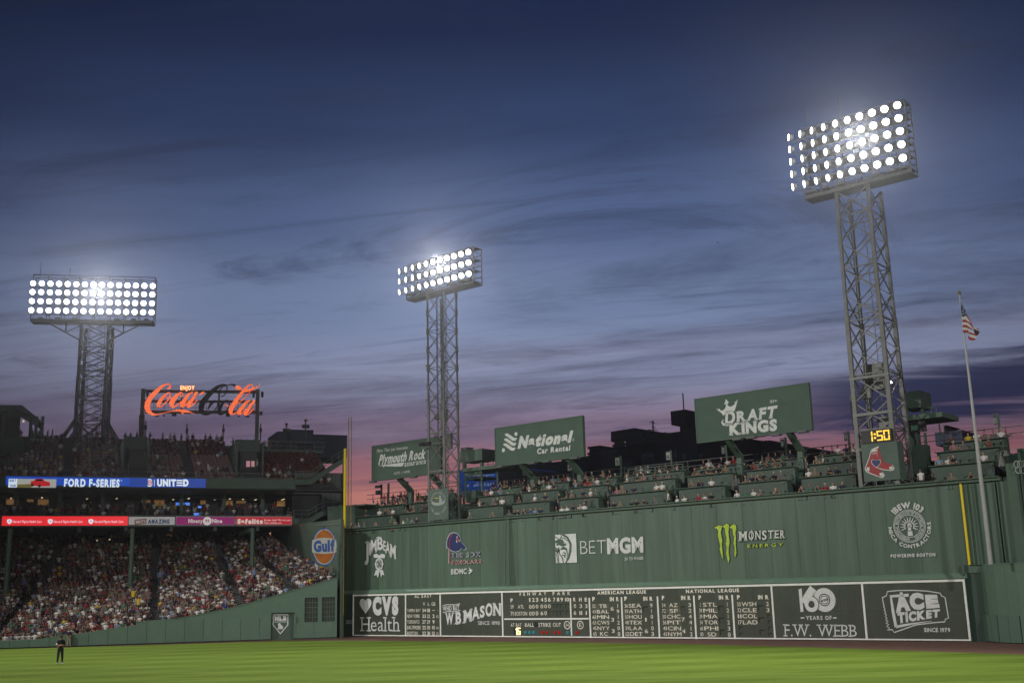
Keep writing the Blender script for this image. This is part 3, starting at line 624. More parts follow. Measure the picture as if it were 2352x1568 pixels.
t = panel_thing(4, 5, 'advertising_panel', 'dark green advert panel with big white 160 and F.W. WEBB lettering', 'advert panel')
def mr(r, a, b, y): return abs(WL.px(*r(a, y), F_)[0] - WL.px(*r(b, y), F_)[0])
poly(t, WL, [r7(*p) for p in [(1317, 942), (1346, 930), (1364, 1152), (1336, 1154)]], m_print, F_)
c6 = WL.px(*r7(1440, 1082), F_); c0 = WL.px(*r7(1563, 1040), F_); R6 = abs(c6[1] - WL.px(*r7(1440, 1155), F_)[1]); R0_ = abs(c0[1] - WL.px(*r7(1563, 1154), F_)[1])
disc(t, WL, c0, R0_ * .53, R0_, m_print, F_, n=64); disc(t, WL, c6, R6 * .50, R6 * 1.12, m_board, F_ - .005, n=48); disc(t, WL, c6, R6 * .46, R6, m_print, F_ - .01, n=48)
stroke(t, WL, [r7(1372, 1075), r7(1395, 1020), r7(1455, 928)], .62, m_print, F_ - .012)
disc(t, WL, c0, R0_ * .36, R0_ * .44, m_print, F_ - .01, n=48); disc(t, WL, c0, 0, R0_ * .30, m_print, F_ - .01)
text(t, 'WEBB', WL, [r7(1532, 1062), r7(1602, 1040), r7(1600, 1020), r7(1530, 1044)], m_board, .05, F_ - .02)
text(t, 'YEARS OF', WL, [r7(1388, 1228), r7(1630, 1192)], m_print, .03, F_, gap=.14)
for a in (1338, 1644): stroke(t, WL, [r7(a, 1211), r7(a + 34, 1210)], .09, m_print, F_)
text(t, 'F.W. WEBB', WL, [r7(1187, 1385), r8(100, 1408), r8(97, 1308), r7(1183, 1272)], m_print, -.005, F_, serif=True)
t = panel_thing(5, 6, 'advertising_panel', 'dark green advert panel with white torn ticket outline, rightmost of the row', 'advert panel')
for ch, q4 in [('A', [(430, 1192), (556, 1172), (530, 1046), (426, 1052)]), ('C', [(556, 1172), (674, 1160), (664, 1052), (538, 1050)]), ('E', [(688, 1160), (802, 1152), (784, 1064), (676, 1064)])]:
    text(t, ch, WL, [r8(*p) for p in q4], m_print, .085, F_)
text(t, 'TICKET', WL, [r8(*p) for p in [(450, 1290), (803, 1235), (805, 1180), (443, 1212)]], m_print, .07, F_, gap=.06)
zig = []
for k in range(10): zig += [(360 - k * 4.0, 1340 - k * 29), (341 - k * 2.9 + 2, 1322 - k * 27)] if False else [(378 - k * 6.5, 1335 - k * 28), (352 - k * 4.2, 1318 - k * 27)]
out_ = [(360, 1025), (450, 1017), (585, 1015), (700, 1022), (807, 1040), (818, 1062), (848, 1077), (862, 1160), (877, 1250), (850, 1260), (847, 1282), (740, 1290), (600, 1308), (418, 1372), (400, 1348), (360, 1350)]
stroke(t, WL, [r8(*p) for p in out_ + zig + [(315, 1078), (350, 1062)]], .075, m_print, F_, closed=True)
stroke(t, WL, [r8(*p) for p in [(540, 1056), (388, 1066), (408, 1200), (432, 1328)]], .22, m_print, F_); stroke(t, WL, [r8(432, 1325) + (.20,), r8(560, 1300) + (.13,), r8(735, 1275) + (.02,)], .1, m_print, F_)
text(t, 'SINCE 1979', WL, [r8(672, 1367), r8(890, 1335)], m_print, .035, F_)

# ================================================================== SEATING TERRACE ON TOP OF THE WALL
ter = thing('wall_top_seating', WL.P(32, 11.4, 3), 'stepped green seating terrace with counters above the tall outfield wall', 'seating terrace')
SECT = [(-1.2, 4.6), (5.6, 10.7), (15.6, 20.3), (21.5, 26.15), (27.4, 31.95), (33.3, 39.4), (40.7, 45.3), (46.6, 51.1), (52.4, 57.0), (63.0, 67.6)]
CT = [(0.0, 11.5), (1.6, 12.78), (3.2, 13.95), (4.8, 14.78)]       # counter offset and height
FL = [10.85, 11.75, 12.90, 13.75]                                   # floor behind each counter
for k in range(4):
    o0 = CT[k][0] + .5; o1 = (CT[k + 1][0] + .04) if k < 3 else 9.0
    MB().pbox(WL, S0, 68.3, 10.2, FL[k] - .2, o0, o1).build('terrace_floor', m_dgreen, ter)
for k in (1, 2, 3):
    o, z = CT[k]
    for i, (a, b) in enumerate(SECT):
        if k == 3 and i in (0,): continue
        dz = 0.0
        MB().pbox(WL, a, b, FL[k - 1] - .2, z - .06, o + .02, o + .10).build('counter_front', m_deck, ter)
        MB().pbox(WL, a - .1, b + .1, z - .06, z, o - .26, o + .2).build('counter_top', m_deck, ter)
        MB().pbox(WL, a, a + .06, FL[k - 1] - .2, z - .06, o + .10, o + 1.2).build('side_panel', m_deck, ter)
        MB().pbox(WL, b - .06, b, FL[k - 1] - .2, z - .06, o + .10, o + 1.2).build('side_panel', m_deck, ter)
        # small stair rail at each aisle
        MB().beam(WL.P(b + .15, z - .5, o - 1.0), WL.P(b + .5, z + .25, o + .3), .05).beam(WL.P(b + .15, z - 1.3, o - 1.0), WL.P(b + .15, z - .5, o - 1.0), .05).beam(WL.P(b + .15, z - .1, o - .9), WL.P(b + .9, z - .1, o - .9), .05).build('aisle_rail', m_green, ter)
# glazed drink rail over one section
MB().pbox(WL, 33.3, 39.4, 15.25, 15.33, 4.6, 4.9).build('counter_top', m_deck, ter)
for i in range(7): MB().pbox(WL, 33.3 + i * 1.0, 33.42 + i * 1.0, 14.7, 15.25, 4.72, 4.80).build('rail_post', m_deck, ter)
# back rail
for z in (15.35, 15.85):
    MB().beam(WL.P(S0, z, 7.6), WL.P(68.3, z, 7.6), .06).build('back_rail', m_steeldk, ter)
for i in range(31): MB().beam(WL.P(S0 + 1 + i * 2.4, 13.6, 7.6), WL.P(S0 + 1 + i * 2.4, 15.9, 7.6), .06).build('rail_post', m_steeldk, ter)
MB().pbox(WL, S0, -1.3, 11.4, 14.2, 1.5, 7).build('end_wall', m_deck, ter)
MB().pbox(WL, S0, 0.4, 14.0, 14.15, 1.4, 7).build('end_wall_cap', m_deck, ter)

# ================================================================== BILLBOARDS
m_vinyl = mk('billboard_vinyl', (0.066, 0.105, 0.080), 0.62, 0.10, 0.5, (1, 1, 1.6), bump=0.35, spec=.2)
def billboard(tl, br, label, arms, lights):
    o = 2.0; u0, z1 = WL.px(*tl, o); u1, z0 = WL.px(*br, o); z0, z1 = 16.70, 20.53
    t = thing('billboard', WL.P((u0 + u1) / 2, z0, o), label, 'billboard')
    MB().pbox(WL, u0, u1, z0, z1, o, o + .30).build('panel', m_vinyl, t)
    for a, b, c, d in ((u0 - .05, u1 + .05, z1, z1 + .06), (u0 - .05, u1 + .05, z0 - .07, z0), (u0 - .06, u0, z0, z1), (u1, u1 + .06, z0, z1)):
        MB().pbox(WL, a, b, c, d, o - .06, o + .33).build('frame', m_green, t)
    for a in arms:
        mb = MB(); mb.beam(WL.P(a, 16.72, 2.35), WL.P(a, 15.28, 4.35), .42, .5); mb.beam(WL.P(a, 15.45, 4.25), WL.P(a, 12.9, 4.25), .46, .46); mb.build('bent_post', m_green, t)
        MB().beam(WL.P(a + .26, 16.6, 2.6), WL.P(a + .26, 15.2, 4.5), .07).build('conduit', m_sill, t)
    for a in lights:
        mb = MB(); mb.beam(WL.P(a, 16.66, 1.9), WL.P(a, 16.5, 1.5), .06); mb.pbox(WL, a - .42, a + .42, 16.40, 16.56, 1.1, 1.6); mb.build('sign_light', m_steeldk, t)
    return t
BO = 1.96
t = billboard((855.1, 1024.4), (1012, 1080), 'green insurance billboard left of the middle light tower', (4.75, 9.6), (1.7, 8.0))
BT = lambda st, r, pts, **k: text(t, st, WL, [r(*p) for p in pts], m_print, k.pop('bold', 0.0), BO, **k)
BT('More Than Just Insurance.', e3, [(219, 783), (534, 742), (540, 712), (224, 748)], gap=.06)
BT('Plymouth Rock', e3, [(236, 900), (706, 838), (724, 750), (256, 808)], bold=.045, gap=.05)
BT('assurance', e3, [(498, 922), (716, 892), (722, 838), (502, 868)], bold=.01, gap=.07)
poly(t, WL, [e3(*p) for p in [(230, 914), (500, 879), (478, 922), (400, 923)]], m_print, BO)
BT('AUTO', e3, [(395, 1006), (455, 998), (456, 972), (395, 980)]); BT('HOME', e3, [(492, 992), (556, 986), (556, 960), (491, 968)]); stroke(t, WL, [e3(473, 972), e3(474, 1003)], .03, m_print, BO)
t = billboard((1137.3, 983.9), (1340.2, 1045.5), 'green car rental billboard with bold white lettering in the middle of the three', (22.15, 28.03), (20.2, 24.4, 26.2, 29.6))
BT('National', e5, [(678, 500), (1302, 426), (1330, 308), (704, 376)], bold=.075, gap=.05)
disc(t, WL, WL.px(*e5(1329, 404), BO), .10, .13, m_print, BO, n=16)
BT('Car Rental', e5, [(905, 572), (1292, 528), (1298, 470), (908, 512)], bold=.04, gap=.09)
for k in range(3):
    dy = k * 58; dx = -k * 9
    pts = [(528 + dx, 344 + dy, .13), (552 + dx, 346 + dy, .3), (590 + dx, 372 + dy, .34), (625 + dx, 398 + dy, .34), (650 + dx, 402 + dy, .3), (668 + dx, 384 + dy, .10)]
    stroke(t, WL, [e5(p[0], p[1]) + (p[2],) for p in pts], .3, m_print, BO)
for p in ((658, 338), (510, 528)): disc(t, WL, WL.px(*e5(*p), BO), 0, .20, m_print, BO, n=16)
t = billboard((1596.1, 917.4), (1864.5, 987), 'largest green billboard with white crown and DRAFT KINGS lettering', (45.5, 51.28), (47.0, 48.3, 50.6, 53.0))
BT('D', e6, [(1306, 512), (1414, 500), (1412, 372), (1312, 384)], bold=.05, serif=True)
stroke(t, WL, [e6(1290, 462) + (.06,), e6(1274, 490) + (.16,), e6(1290, 512) + (.22,), e6(1330, 518) + (.22,), e6(1370, 505) + (.1,)], .2, m_print, BO)
BT('RAFT', e6, [(1432, 484), (1832, 440), (1856, 322), (1428, 386)], bold=.05, serif=True, gap=.07)
BT('KINGS', e6, [(1356, 622), (1852, 570), (1850, 464), (1350, 512)], bold=.06, serif=True, gap=.07)
poly(t, WL, [e6(*p) for p in [(1290, 424), (1270, 395), (1240, 375), (1212, 350), (1236, 358), (1250, 344), (1256, 365), (1282, 370), (1305, 350), (1318, 320), (1312, 302), (1293, 296), (1310, 280), (1314, 248), (1332, 268), (1348, 284), (1330, 300), (1336, 318), (1362, 330), (1390, 318), (1416, 292), (1402, 282), (1420, 276), (1440, 250), (1430, 300), (1416, 345), (1406, 375), (1350, 385), (1310, 400)]], m_print, BO)
BT('21+', e6, [(1775, 290), (1852, 280), (1852, 252), (1775, 262)], bold=.03)

# ================================================================== SKYLINE BEHIND THE WALL
def pbuild(name, label, boxes, off, depth, wins=(), mat=None):
    us = [WL.px(*b[0], off) for b in boxes]
    t = thing(name, WL.P(us[0][0], 0, off), label, 'building')
    for (p, q) in boxes:
        u0, z1 = WL.px(*p, off); u1, _ = WL.px(*q, off)
        MB().pbox(WL, u0, u1, 0, z1, off, off + depth).build('wall', mat or m_bldg, t)
        MB().pbox(WL, u0 - .2, u1 + .2, z1, z1 + .35, off - .2, off + depth + .2).build('parapet', mat or m_bldg, t)
        n = int((u1 - u0) / 4)
        for i in range(n):
            for z in (z1 - 3.2, z1 - 6.8, z1 - 10.4):
                if random.random() < .75: MB().pbox(WL, u0 + 1 + i * 4, u0 + 3.2 + i * 4, z - .9, z + .9, off - .06, off + .02).build('window', m_win, t)
    for r_, x0, y0, x1, y1, mm in wins:
        u0, z1 = WL.px(*r_(x0, y0), off - .1); u1, z0 = WL.px(*r_(x1, y1), off - .1)
        MB().pbox(WL, u0, u1, z0, z1, off - .12, off - .07).build('window', mm, t)
    return t
pbuild('office_building', 'dark low office block seen below the middle billboard', [(e5(430, 728), e5(545, 720)), (e5(545, 706), e5(860, 690)), (e5(860, 722), e5(1225, 690)), (e5(1215, 655), e5(1525, 640))], 62, 24)
pbuild('office_building', 'dark silhouette building with sloped penthouse between the two big billboards',
       [(e5(1518, 585), e5(1830, 560)), (e5(1520, 515), e5(1640, 505)), (e5(1812, 490), e5(2352, 470)), (e6(500, 645), e6(680, 618)), (e6(148, 700), e6(1010, 640))], 60, 26,
       [(e6, 225, 628, 232, 640, m_skyl), (e6, 240, 628, 248, 645, m_skyl), (e6, 256, 626, 266, 742, m_skyl), (e6, 276, 622, 284, 640, m_skyl), (e6, 294, 620, 302, 638, m_skyl), (e6, 312, 617, 320, 632, m_skyl), (e6, 348, 612, 354, 624, m_skyl), (e6, 372, 605, 378, 620, m_skyl), (e6, 388, 602, 394, 618, m_skyl), (e6, 1030, 815, 1068, 858, m_win), (e6, 770, 820, 800, 870, m_win), (e6, 860, 820, 905, 880, m_win), (e6, 420, 805, 440, 850, m_win)])
ph = bpy.data.objects[[o.name for o in COL.objects if o.get('label', '').startswith('dark silhouette building')][0]]
mb = MB(); offp = 61; pts = [WL.px(*e6(*p), offp) for p in [(160, 700), (160, 597), (408, 558), (498, 614), (500, 690)]]
mb.prism([WL.P(u, z, offp - 1.2) for u, z in pts], WL.n * 14); mb.build('penthouse', m_bldg, ph)
t = thing('chimney_tower', WL.P(*WL.px(*e6(830, 640), 64)[:1], 0, 64), 'tall square dark tower with mast rising from the skyline', 'tower')
u0, z1 = WL.px(*e6(737, 378), 64); u1, _ = WL.px(*e6(890, 378), 64); ub, zb_ = WL.px(*e6(760, 520), 64)
MB().pbox(WL, u0, u1, zb_, z1, 64, 70).build('head', m_bldg, t); MB().pbox(WL, u0 + 1.2, u1 + .2, 0, zb_, 64.5, 70).build('shaft', m_bldg, t)
MB().beam(WL.P(u0 + 1.2, z1, 66), WL.P(u0 + 1.2, WL.px(*e6(757, 205), 66)[1], 66), .14).build('mast', m_black, t)
t = thing('roof_aerial', WL.P(*WL.px(*e6(555, 625), 63)), 'thin rooftop aerial with crossbars on the dark building', 'aerial')
a = WL.px(*e6(556, 628), 63); b = WL.px(*e6(546, 472), 63)
MB().beam(WL.P(a[0], a[1], 63), WL.P(a[0] + .1, b[1], 63), .16).build('mast', m_black, t)
for x0, x1, y in ((518, 572, 494), (503, 598, 574), (540, 580, 545)): MB().beam(WL.P(*WL.px(*e6(x0, y - 4), 63), 63), WL.P(*WL.px(*e6(x1, y + 4), 63), 63), .12).build('crossbar', m_black, t)
pbuild('apartment_building', 'dark stepped building right of the big billboard posts', [(e6(1000, 720), e6(1410, 690)), (e6(1400, 745), e6(1770, 740)), (e6(1770, 795), e6(1857, 790))], 80, 30)
ph2 = [o for o in COL.objects if o.get('label', '').startswith('dark stepped')][0]
for i in range(9):
    a = WL.px(*e6(1420 + i * 39, 745), 80); MB().beam(WL.P(a[0], a[1], 80.2), WL.P(a[0], a[1] + 1.1, 80.2), .08).build('rail_post', m_black, ph2)
a = WL.px(*e6(1420, 745), 80); b = WL.px(*e6(1735, 745), 80); MB().beam(WL.P(a[0], a[1] + 1.1, 80.2), WL.P(b[0], a[1] + 1.1, 80.2), .08).build('roof_rail', m_red, ph2)
# blue lit building with writing
m_blue = mk('blue_mural', (0.01, 0.03, 0.11), 0.5, .1, .5, emis=(0.005, 0.03, 0.16, 1), es=.8, sampling=False); m_bluetx = mk('blue_mural_text', (.25, .3, .4), .5, emis=(.16, .24, .38, 1), es=.7, sampling=False)
t = thing('mural_building', WL.P(*WL.px(*e5(250, 980), 40)[:1], 0, 40), 'building with blue lit mural reading ur all-star behind the control cabin', 'building')
pxbox(t, WL, *e5(-40, 765), *e5(440, 1080), 40, 14, m_blue, 'mural_wall'); pxbox(t, WL, *e5(440, 735), *e5(540, 1080), 40.2, 14, m_bldg, 'wall')
for st, pts in (('signar', [(268, 832), (410, 828), (410, 800), (268, 806)]), ('ur all-star', [(60, 958), (378, 944), (376, 898), (62, 910)]), ('tean', [(165, 1020), (330, 1012), (330, 985), (165, 992)])):
    text(t, st, WL, [e5(*p) for p in pts], m_bluetx, .0, 39.9)

# ================================================================== LIGHT TOWERS
lens_me = MB().tube((0, 0, 0), (0, 0, -0.02), .27, .27, 20).mesh('lens', m_lens)
mbh = MB(); mbh.tube((0, 0, 0.0), (0, 0, .10), .33, .34, 16, cap=False).tube((0, 0, .10), (0, 0, .36), .34, .12, 16).beam((0, 0, .30), (0, .28, .42), .07).tube((0, 0, .02), (0, 0, .05), .31, .31, 16)
hous_me = mbh.mesh('floodlight', m_steel)
def lamp(parent, pos, target, scale=1.0):
    d = (Vector(target) - Vector(tuple(pos))).normalized(); q = d.to_track_quat('-Z', 'Y')
    o = inst('floodlight', hous_me, parent, pos); o.rotation_mode = 'QUATERNION'; o.rotation_quaternion = q; o.scale = (scale,) * 3
    l = bpy.data.objects.new('lens', lens_me); COL.objects.link(l); l.parent = o; l.location = (0, 0, -.012)
    return o
def tower(label, pl, u0, u1, o0, w, zb, zt_, lev, lw, mat, taper=0.0, ladder=True):
    um = (u0 + u1) / 2; t = thing('light_tower', pl.P(um, zb, o0), label, 'light tower')
    def leg(ix, iy, z):
        f = (z - zb) / (zt_ - zb); s = (u1 - u0) / 2 * (1 - taper * f)
        return pl.P(um + (s if ix else -s), z, o0 + w / 2 + ((w / 2) * (1 - taper * f) * (1 if iy else -1)))
    for ix in (0, 1):
        for iy in (0, 1):
            zm = zb + (zt_ - zb) * .56
            MB().beam(leg(ix, iy, zb), leg(ix, iy, zm), lw * 1.25).build('leg', mat, t); MB().beam(leg(ix, iy, zm), leg(ix, iy, zt_), lw).build('leg', mat, t)
    dz = (zt_ - zb) / lev
    for k in range(lev):
        za, zc_ = zb + k * dz, zb + (k + 1) * dz
        for (a, b) in (((0, 0), (1, 0)), ((1, 0), (1, 1)), ((1, 1), (0, 1)), ((0, 1), (0, 0))):
            bw = lw * .33
            MB().beam(leg(*a, za), leg(*b, zc_), bw).build('brace', mat, t); MB().beam(leg(*b, za), leg(*a, zc_), bw).build('brace', mat, t)
            if k % 2 == 0: MB().beam(leg(*a, za), leg(*b, za), bw * 1.2).build('strut', mat, t)
            if k % 4 == 2: MB().beam(leg(*a, (za + zc_) / 2), leg(*b, (za + zc_) / 2), bw * .7).build('strut', mat, t)
        if lw < .2:
            for a in ((0, 0), (1, 0), (1, 1)):
                p = leg(*a, zc_); MB().beam(p - np.array([0, 0, .35]), p + np.array([0, 0, .35]), lw * 1.9, lw * 1.2).build('gusset', mat, t)
    # caged ladder and cable runs inside
    lx = um + (u1 - u0) * .12
    for du in (-.2, .2): MB().beam(pl.P(lx + du, zb, o0 + w * .6), pl.P(lx + du, zt_, o0 + w * .6), .045).build('ladder_rail', mat, t)
    mb = MB(); z = zb
    while z < zt_: mb.beam(pl.P(lx - .2, z, o0 + w * .6), pl.P(lx + .2, z, o0 + w * .6), .03); z += .45
    tag(mb.build('ladder_rungs', mat, t), kind='stuff')
    for k in range(int((zt_ - zb) / 2.1)):
        z = zb + 1 + k * 2.1; mb = MB()
        for i in range(6):
            t0, t1 = math.pi * i / 6 - .3, math.pi * (i + 1) / 6 - .3
            mb.beam(pl.P(lx + .4 * math.cos(t0), z, o0 + w * .6 - .4 * math.sin(t0)), pl.P(lx + .4 * math.cos(t1), z, o0 + w * .6 - .4 * math.sin(t1)), .03)
        mb.build('ladder_hoop', mat, t)
    for du in (-.28, -.22, .30): MB().beam(pl.P(um + (u1 - u0) * du, zb, o0 + w * .4), pl.P(um + (u1 - u0) * du, zt_, o0 + w * .4), .05).build('cable_run', m_steeldk, t)
    return t
def rack(t, pl, u0, u1, z0, z1, o, depth, nc, nr, lampz, aim, mat, sc=1.0, lampu=None, bottom_beam=.35, posts=6, walks=True):
    o1 = o + depth
    for oo in (o, o1):
        for z, w in ((z0, bottom_beam), (z1, .10)): MB().beam(pl.P(u0, z, oo), pl.P(u1, z, oo), w * .6, w).build('rack_beam', mat, t)
        for i in range(posts + 1):
            u = u0 + (u1 - u0) * i / posts; MB().beam(pl.P(u, z0, oo), pl.P(u, z1, oo), .09).build('rack_post', mat, t)
    MB().pbox(pl, u0, u1, z0 - .18, z0 - .10, o, o1).build('catwalk', m_steeldk, t)
    if walks: MB().pbox(pl, u0, u1, z1 - .02, z1 + .02, o + depth * .3, o1).build('top_walk', mat, t)
    for z in lampz:
        MB().beam(pl.P(u0 - .5, z - .42, o - .25), pl.P(u1, z - .42, o - .25), .07).build('lamp_rail', mat, t)
        MB().beam(pl.P(u0, z - .1, o1), pl.P(u1, z - .1, o1), .09).build('rack_beam', mat, t)
        if walks: MB().pbox(pl, u0, u1, z - .78, z - .73, o + .15, o1 - .1).build('walkway', mat, t)
        for i in range(posts): u = u0 + (u1 - u0) * (i + .5) / posts; MB().beam(pl.P(u, z - .76, o), pl.P(u, z - .76, o1), .06).build('cross_bar', mat, t)
    for e in (u0, u1):
        for z in np.linspace(z0, z1, nr * 2 + 1): MB().beam(pl.P(e, z, o), pl.P(e, z, o1), .05).build('end_rung', mat, t)
    lu0, lu1 = lampu or (u0, u1)
    for r in range(nr):
        for c in range(nc):
            f = c / (nc - 1); lamp(t, pl.P(lu0 + (lu1 - lu0) * f, lampz[r], o - .35), aim(f, r), sc)
    for k, f in enumerate((.08, .22, .36, .70, .84, .94)):
        u = u0 + (u1 - u0) * f; MB().pbox(pl, u - .35, u + .35, z0 + .22, z0 + .42, o - .35, o + .25).build('ballast_box', mat, t)
# middle tower
tm = tower('slim grey lattice light tower rising from the middle of the tall wall, thirty lamps', WL, 11.5, 13.75, .15, 2.1, 11.5, 35.7, 12, .155, m_steel)
def aim_m(f, r):
    a = np.array([-95., 96., 30.]); b = np.array([0., 0., 4.])
    p = a * (1 - min(1, f ** 1.5 * 1.3)) + b * min(1, f ** 1.5 * 1.3); return (p[0], p[1], p[2] - (12 if r == 0 else 0))
rack(tm, WL, 8.4, 18.3, 35.85, 39.7, .1, 1.3, 11, 3, (36.75, 37.95, 39.1), aim_m, m_steel, 1.0, (7.6, 17.9), .2)
# right tower
tr = tower('tall heavy lattice light tower at the right with red socks banner at its foot', WL, 57.95, 60.85, .35, 2.9, 11.5, 35.7, 11, .25, m_steel, .08)
def aim_r(f, r):
    a = np.array([-70., 96., 34.]); b = np.array([0., 0., 4.]); g = min(1, f ** 1.6 * 1.35)
    p = a * (1 - g) + b * g; return (p[0] + 8 * max(0, f - .8) * 5, p[1], p[2] - (14 if r == 0 else 4 * (2 - r)))
rack(tr, WL, 55.4, 64.4, 35.8, 41.8, .2, 1.5, 10, 5, (36.85, 37.98, 39.1, 40.2, 41.3), aim_r, m_steel, 1.0, (54.6, 64.0), .24)
for u, z in ((56.0, 44.0), (59.0, 43.8)): MB().beam(WL.P(u, 41.8, .5), WL.P(u, z, .5), .05).build('lightning_rod', m_steeldk, tr)
for u0, u1, z0, z1, o in ((58.6, 59.9, 19.2, 21.3, 1.8), (58.3, 59.0, 18.5, 19.2, 1.2), (59.1, 60.1, 15.4, 17.0, 1.9)): MB().pbox(WL, u0, u1, z0, z1, o, o + .5).build('equipment_cabinet', m_steel, tr)
for z in (14.3, 17.0, 19.9): MB().pbox(WL, 57.8, 61.0, z, z + .22, .2, .5).build('strut', m_steel, tr)
for u0, u1, z0, z1, o in ((12.2, 13.0, 22.0, 23.2, 1.2), (12.9, 13.5, 19.0, 20.6, 1.4), (11.6, 12.0, 22.2, 22.8, 1.0)): MB().pbox(WL, u0, u1, z0, z1, o, o + .3).build('equipment_cabinet', m_steel, tm)
for z in (16.6, 20.6): MB().pbox(WL, 11.4, 13.85, z, z + .14, .1, .3).build('strut', m_steel, tm); MB().pbox(WL, 11.4, 13.85, z, z + .14, 2.1, 2.3).build('strut', m_steel, tm)
for z in (24.2, 22.6, 21.0, 28.0):
    for u in (11.3, 13.9): MB().pbox(WL, u - .25, u + .25, z, z + .08, .1, .4).build('bracket', m_steel, tm)
mb = MB(); 
t = thing('tower_camera', WL.P(11.2, 19.2, .2), 'black broadcast camera clamped to the left leg of the middle light tower', 'camera')
MB().pbox(WL, 11.0, 11.75, 19.4, 19.8, -.2, .3).build('camera_body', m_black, t); MB().tube(WL.P(11.2, 19.6, -.2), WL.P(10.8, 19.55, -.6), .17, .2, 10).build('camera_lens', m_black, t); MB().pbox(WL, 10.9, 11.6, 19.1, 19.2, -.3, .3).build('bracket', m_steel, t)
# left tower behind the grandstand
TO = 45.0
m_stmid = mk('weathered_steel', (.17, .17, .165), .55, .15, 2)
tl = tower('wide grey light tower behind the grandstand at the left with sixty lamps', ST, -2.8, 1.0, TO, 3.8, 26.0, 44.0, 10, .34, m_stmid)
rack(tl, ST, -9.6, 7.4, 44.0, 50.8, TO - 1, 1.8, 15, 4, (45.4, 46.75, 48.1, 49.4), lambda f, r: (np.array([-60 + 50 * f, 30., 0.])), m_stmid, 1.32, (-9.5, 7.1), .4, 8, False)
for sgn, u in ((-1, -2.8), (1, 1.0)):
    e = u + sgn * 4.4; q_ = u + sgn * 2.1
    MB().beam(ST.P(u, 41.3, TO), ST.P(e, 43.8, TO), .18).beam(ST.P(q_, 42.5, TO), ST.P(q_, 44, TO), .15).beam(ST.P(q_, 42.5, TO), ST.P(u, 43.6, TO), .12).build('brace', m_steeldk, tl)
    for oo in (TO, TO + 3.8):
        MB().beam(ST.P(u, 29.8, oo), ST.P(u + sgn * 2.9, 25, oo), .45).build('raking_leg', m_steeldk, tl)
for sgn in (0, 1): MB().beam(ST.P(-2.8 if sgn else 1, 29.5, TO), ST.P(1 if sgn else -2.8, 26, TO), .3).build('brace', m_steeldk, tl)
for u in (-8.9, -4.8): MB().beam(ST.P(u, 50.8, TO), ST.P(u, 53.0 if u < -6 else 52.2, TO), .06).build('lightning_rod', m_steeldk, tl)

# the light these three lit racks throw on the park
flood('floodlight_left_rack', tuple(ST.P(-.4, 48, TO - 2.5)), (-5, 55, 0), 115 * KW, 90, size=.4, blend=1.0)
flood('floodlight_middle_rack', tuple(WL.P(14.4, 38.5, -1.2)), (-5, 50, 0), 85 * KW, 90, size=.4, blend=1.0)
flood('floodlight_right_rack', tuple(WL.P(61.2, 39.3, -1.2)), (0, 45, 0), 105 * KW, 90, size=.4, blend=1.0)

# ================================================================== BANNERS, CLOCK
m_ban = mk('grey_green_banner', (0.075, 0.110, 0.092), 0.6, .15, .8, bump=.6)
t = thing('tower_banner', WL.P(12.6, 11.6, 0), 'square green banner with batter emblem hanging on the middle light tower', 'banner')
u0, z1 = WL.px(*e3(748, 1160), 0); u1, _ = WL.px(*e3(943, 1142), 0); z0 = 11.62
MB().pbox(WL, u0, u1, z0, z1, -.02, .03).build('cloth', m_ban, t)
cb = WL.px(*e3(842, 1292), -.05); m_pgr = mk('faded_print', (0.30, 0.33, 0.31), .7)
arctext(t, 'BOSTON RED SOX', WL, cb, .95, .24, -75, 78, m_pgr, .02, -.05); arctext(t, 'THE JIMMY FUND', WL, cb, 1.2, .24, 252, 108, m_pgr, .02, -.05, inward=True)
stroke(t, WL, [e3(775, 1283) + (.28,), e3(800, 1300) + (.3,), e3(842, 1303) + (.3,), e3(885, 1290) + (.3,), e3(908, 1270) + (.26,)], .3, m_pgr, -.05)
stroke(t, WL, [e3(805, 1240), e3(845, 1243)], .07, m_yellow, -.05)
poly(t, WL, [e3(*p) for p in [(848, 1215), (870, 1218), (868, 1240), (885, 1255), (872, 1282), (850, 1282), (852, 1250)]], m_pgr, -.05)
t = thing('tower_banner', WL.P(59.4, 11.7, 0), 'square green banner with two red socks hanging on the right light tower', 'banner')
u0, z1 = WL.px(*e8(375, 985), 0); u1, _ = WL.px(*e8(735, 960), 0); z0 = WL.px(*e8(405, 1378), 0)[1]
MB().pbox(WL, u0, u1 + .05, z0, z1, -.02, .03).build('cloth', m_ban, t)
MB().pbox(WL, u1 + .05, u1 + .12, z0, z1, -.02, 1.2).build('cloth_side', m_ban, t)
sock2 = [(492, 1040), (560, 1010), (572, 1060), (592, 1120), (606, 1162), (650, 1178), (700, 1196), (720, 1222), (712, 1250), (684, 1256), (600, 1246), (545, 1225), (520, 1150)]
sock1 = [(480, 1055), (546, 1042), (546, 1120), (524, 1150), (508, 1195), (540, 1225), (600, 1268), (620, 1300), (606, 1324), (578, 1326), (510, 1300), (440, 1272), (420, 1240), (436, 1190), (460, 1130)]
def grow(pp, k): 
    mx = sum(p[0] for p in pp) / len(pp); my = sum(p[1] for p in pp) / len(pp); return [(mx + (x - mx) * k, my + (y - my) * k) for x, y in pp]
for sk, oo in ((sock2, -.04), (sock1, -.055)):
    poly(t, WL, [e8(*p) for p in grow(sk, 1.05)], m_print, oo); poly(t, WL, [e8(*p) for p in grow(sk, .95)], m_red, oo - .006)
for pp in ([(440, 1222), (466, 1222), (462, 1268), (434, 1252)], [(568, 1284), (598, 1278), (612, 1300), (600, 1314), (574, 1312)], [(672, 1218), (700, 1212), (712, 1232), (700, 1246), (674, 1244)]):
    poly(t, WL, [e8(*p) for p in pp], m_print, -.065)
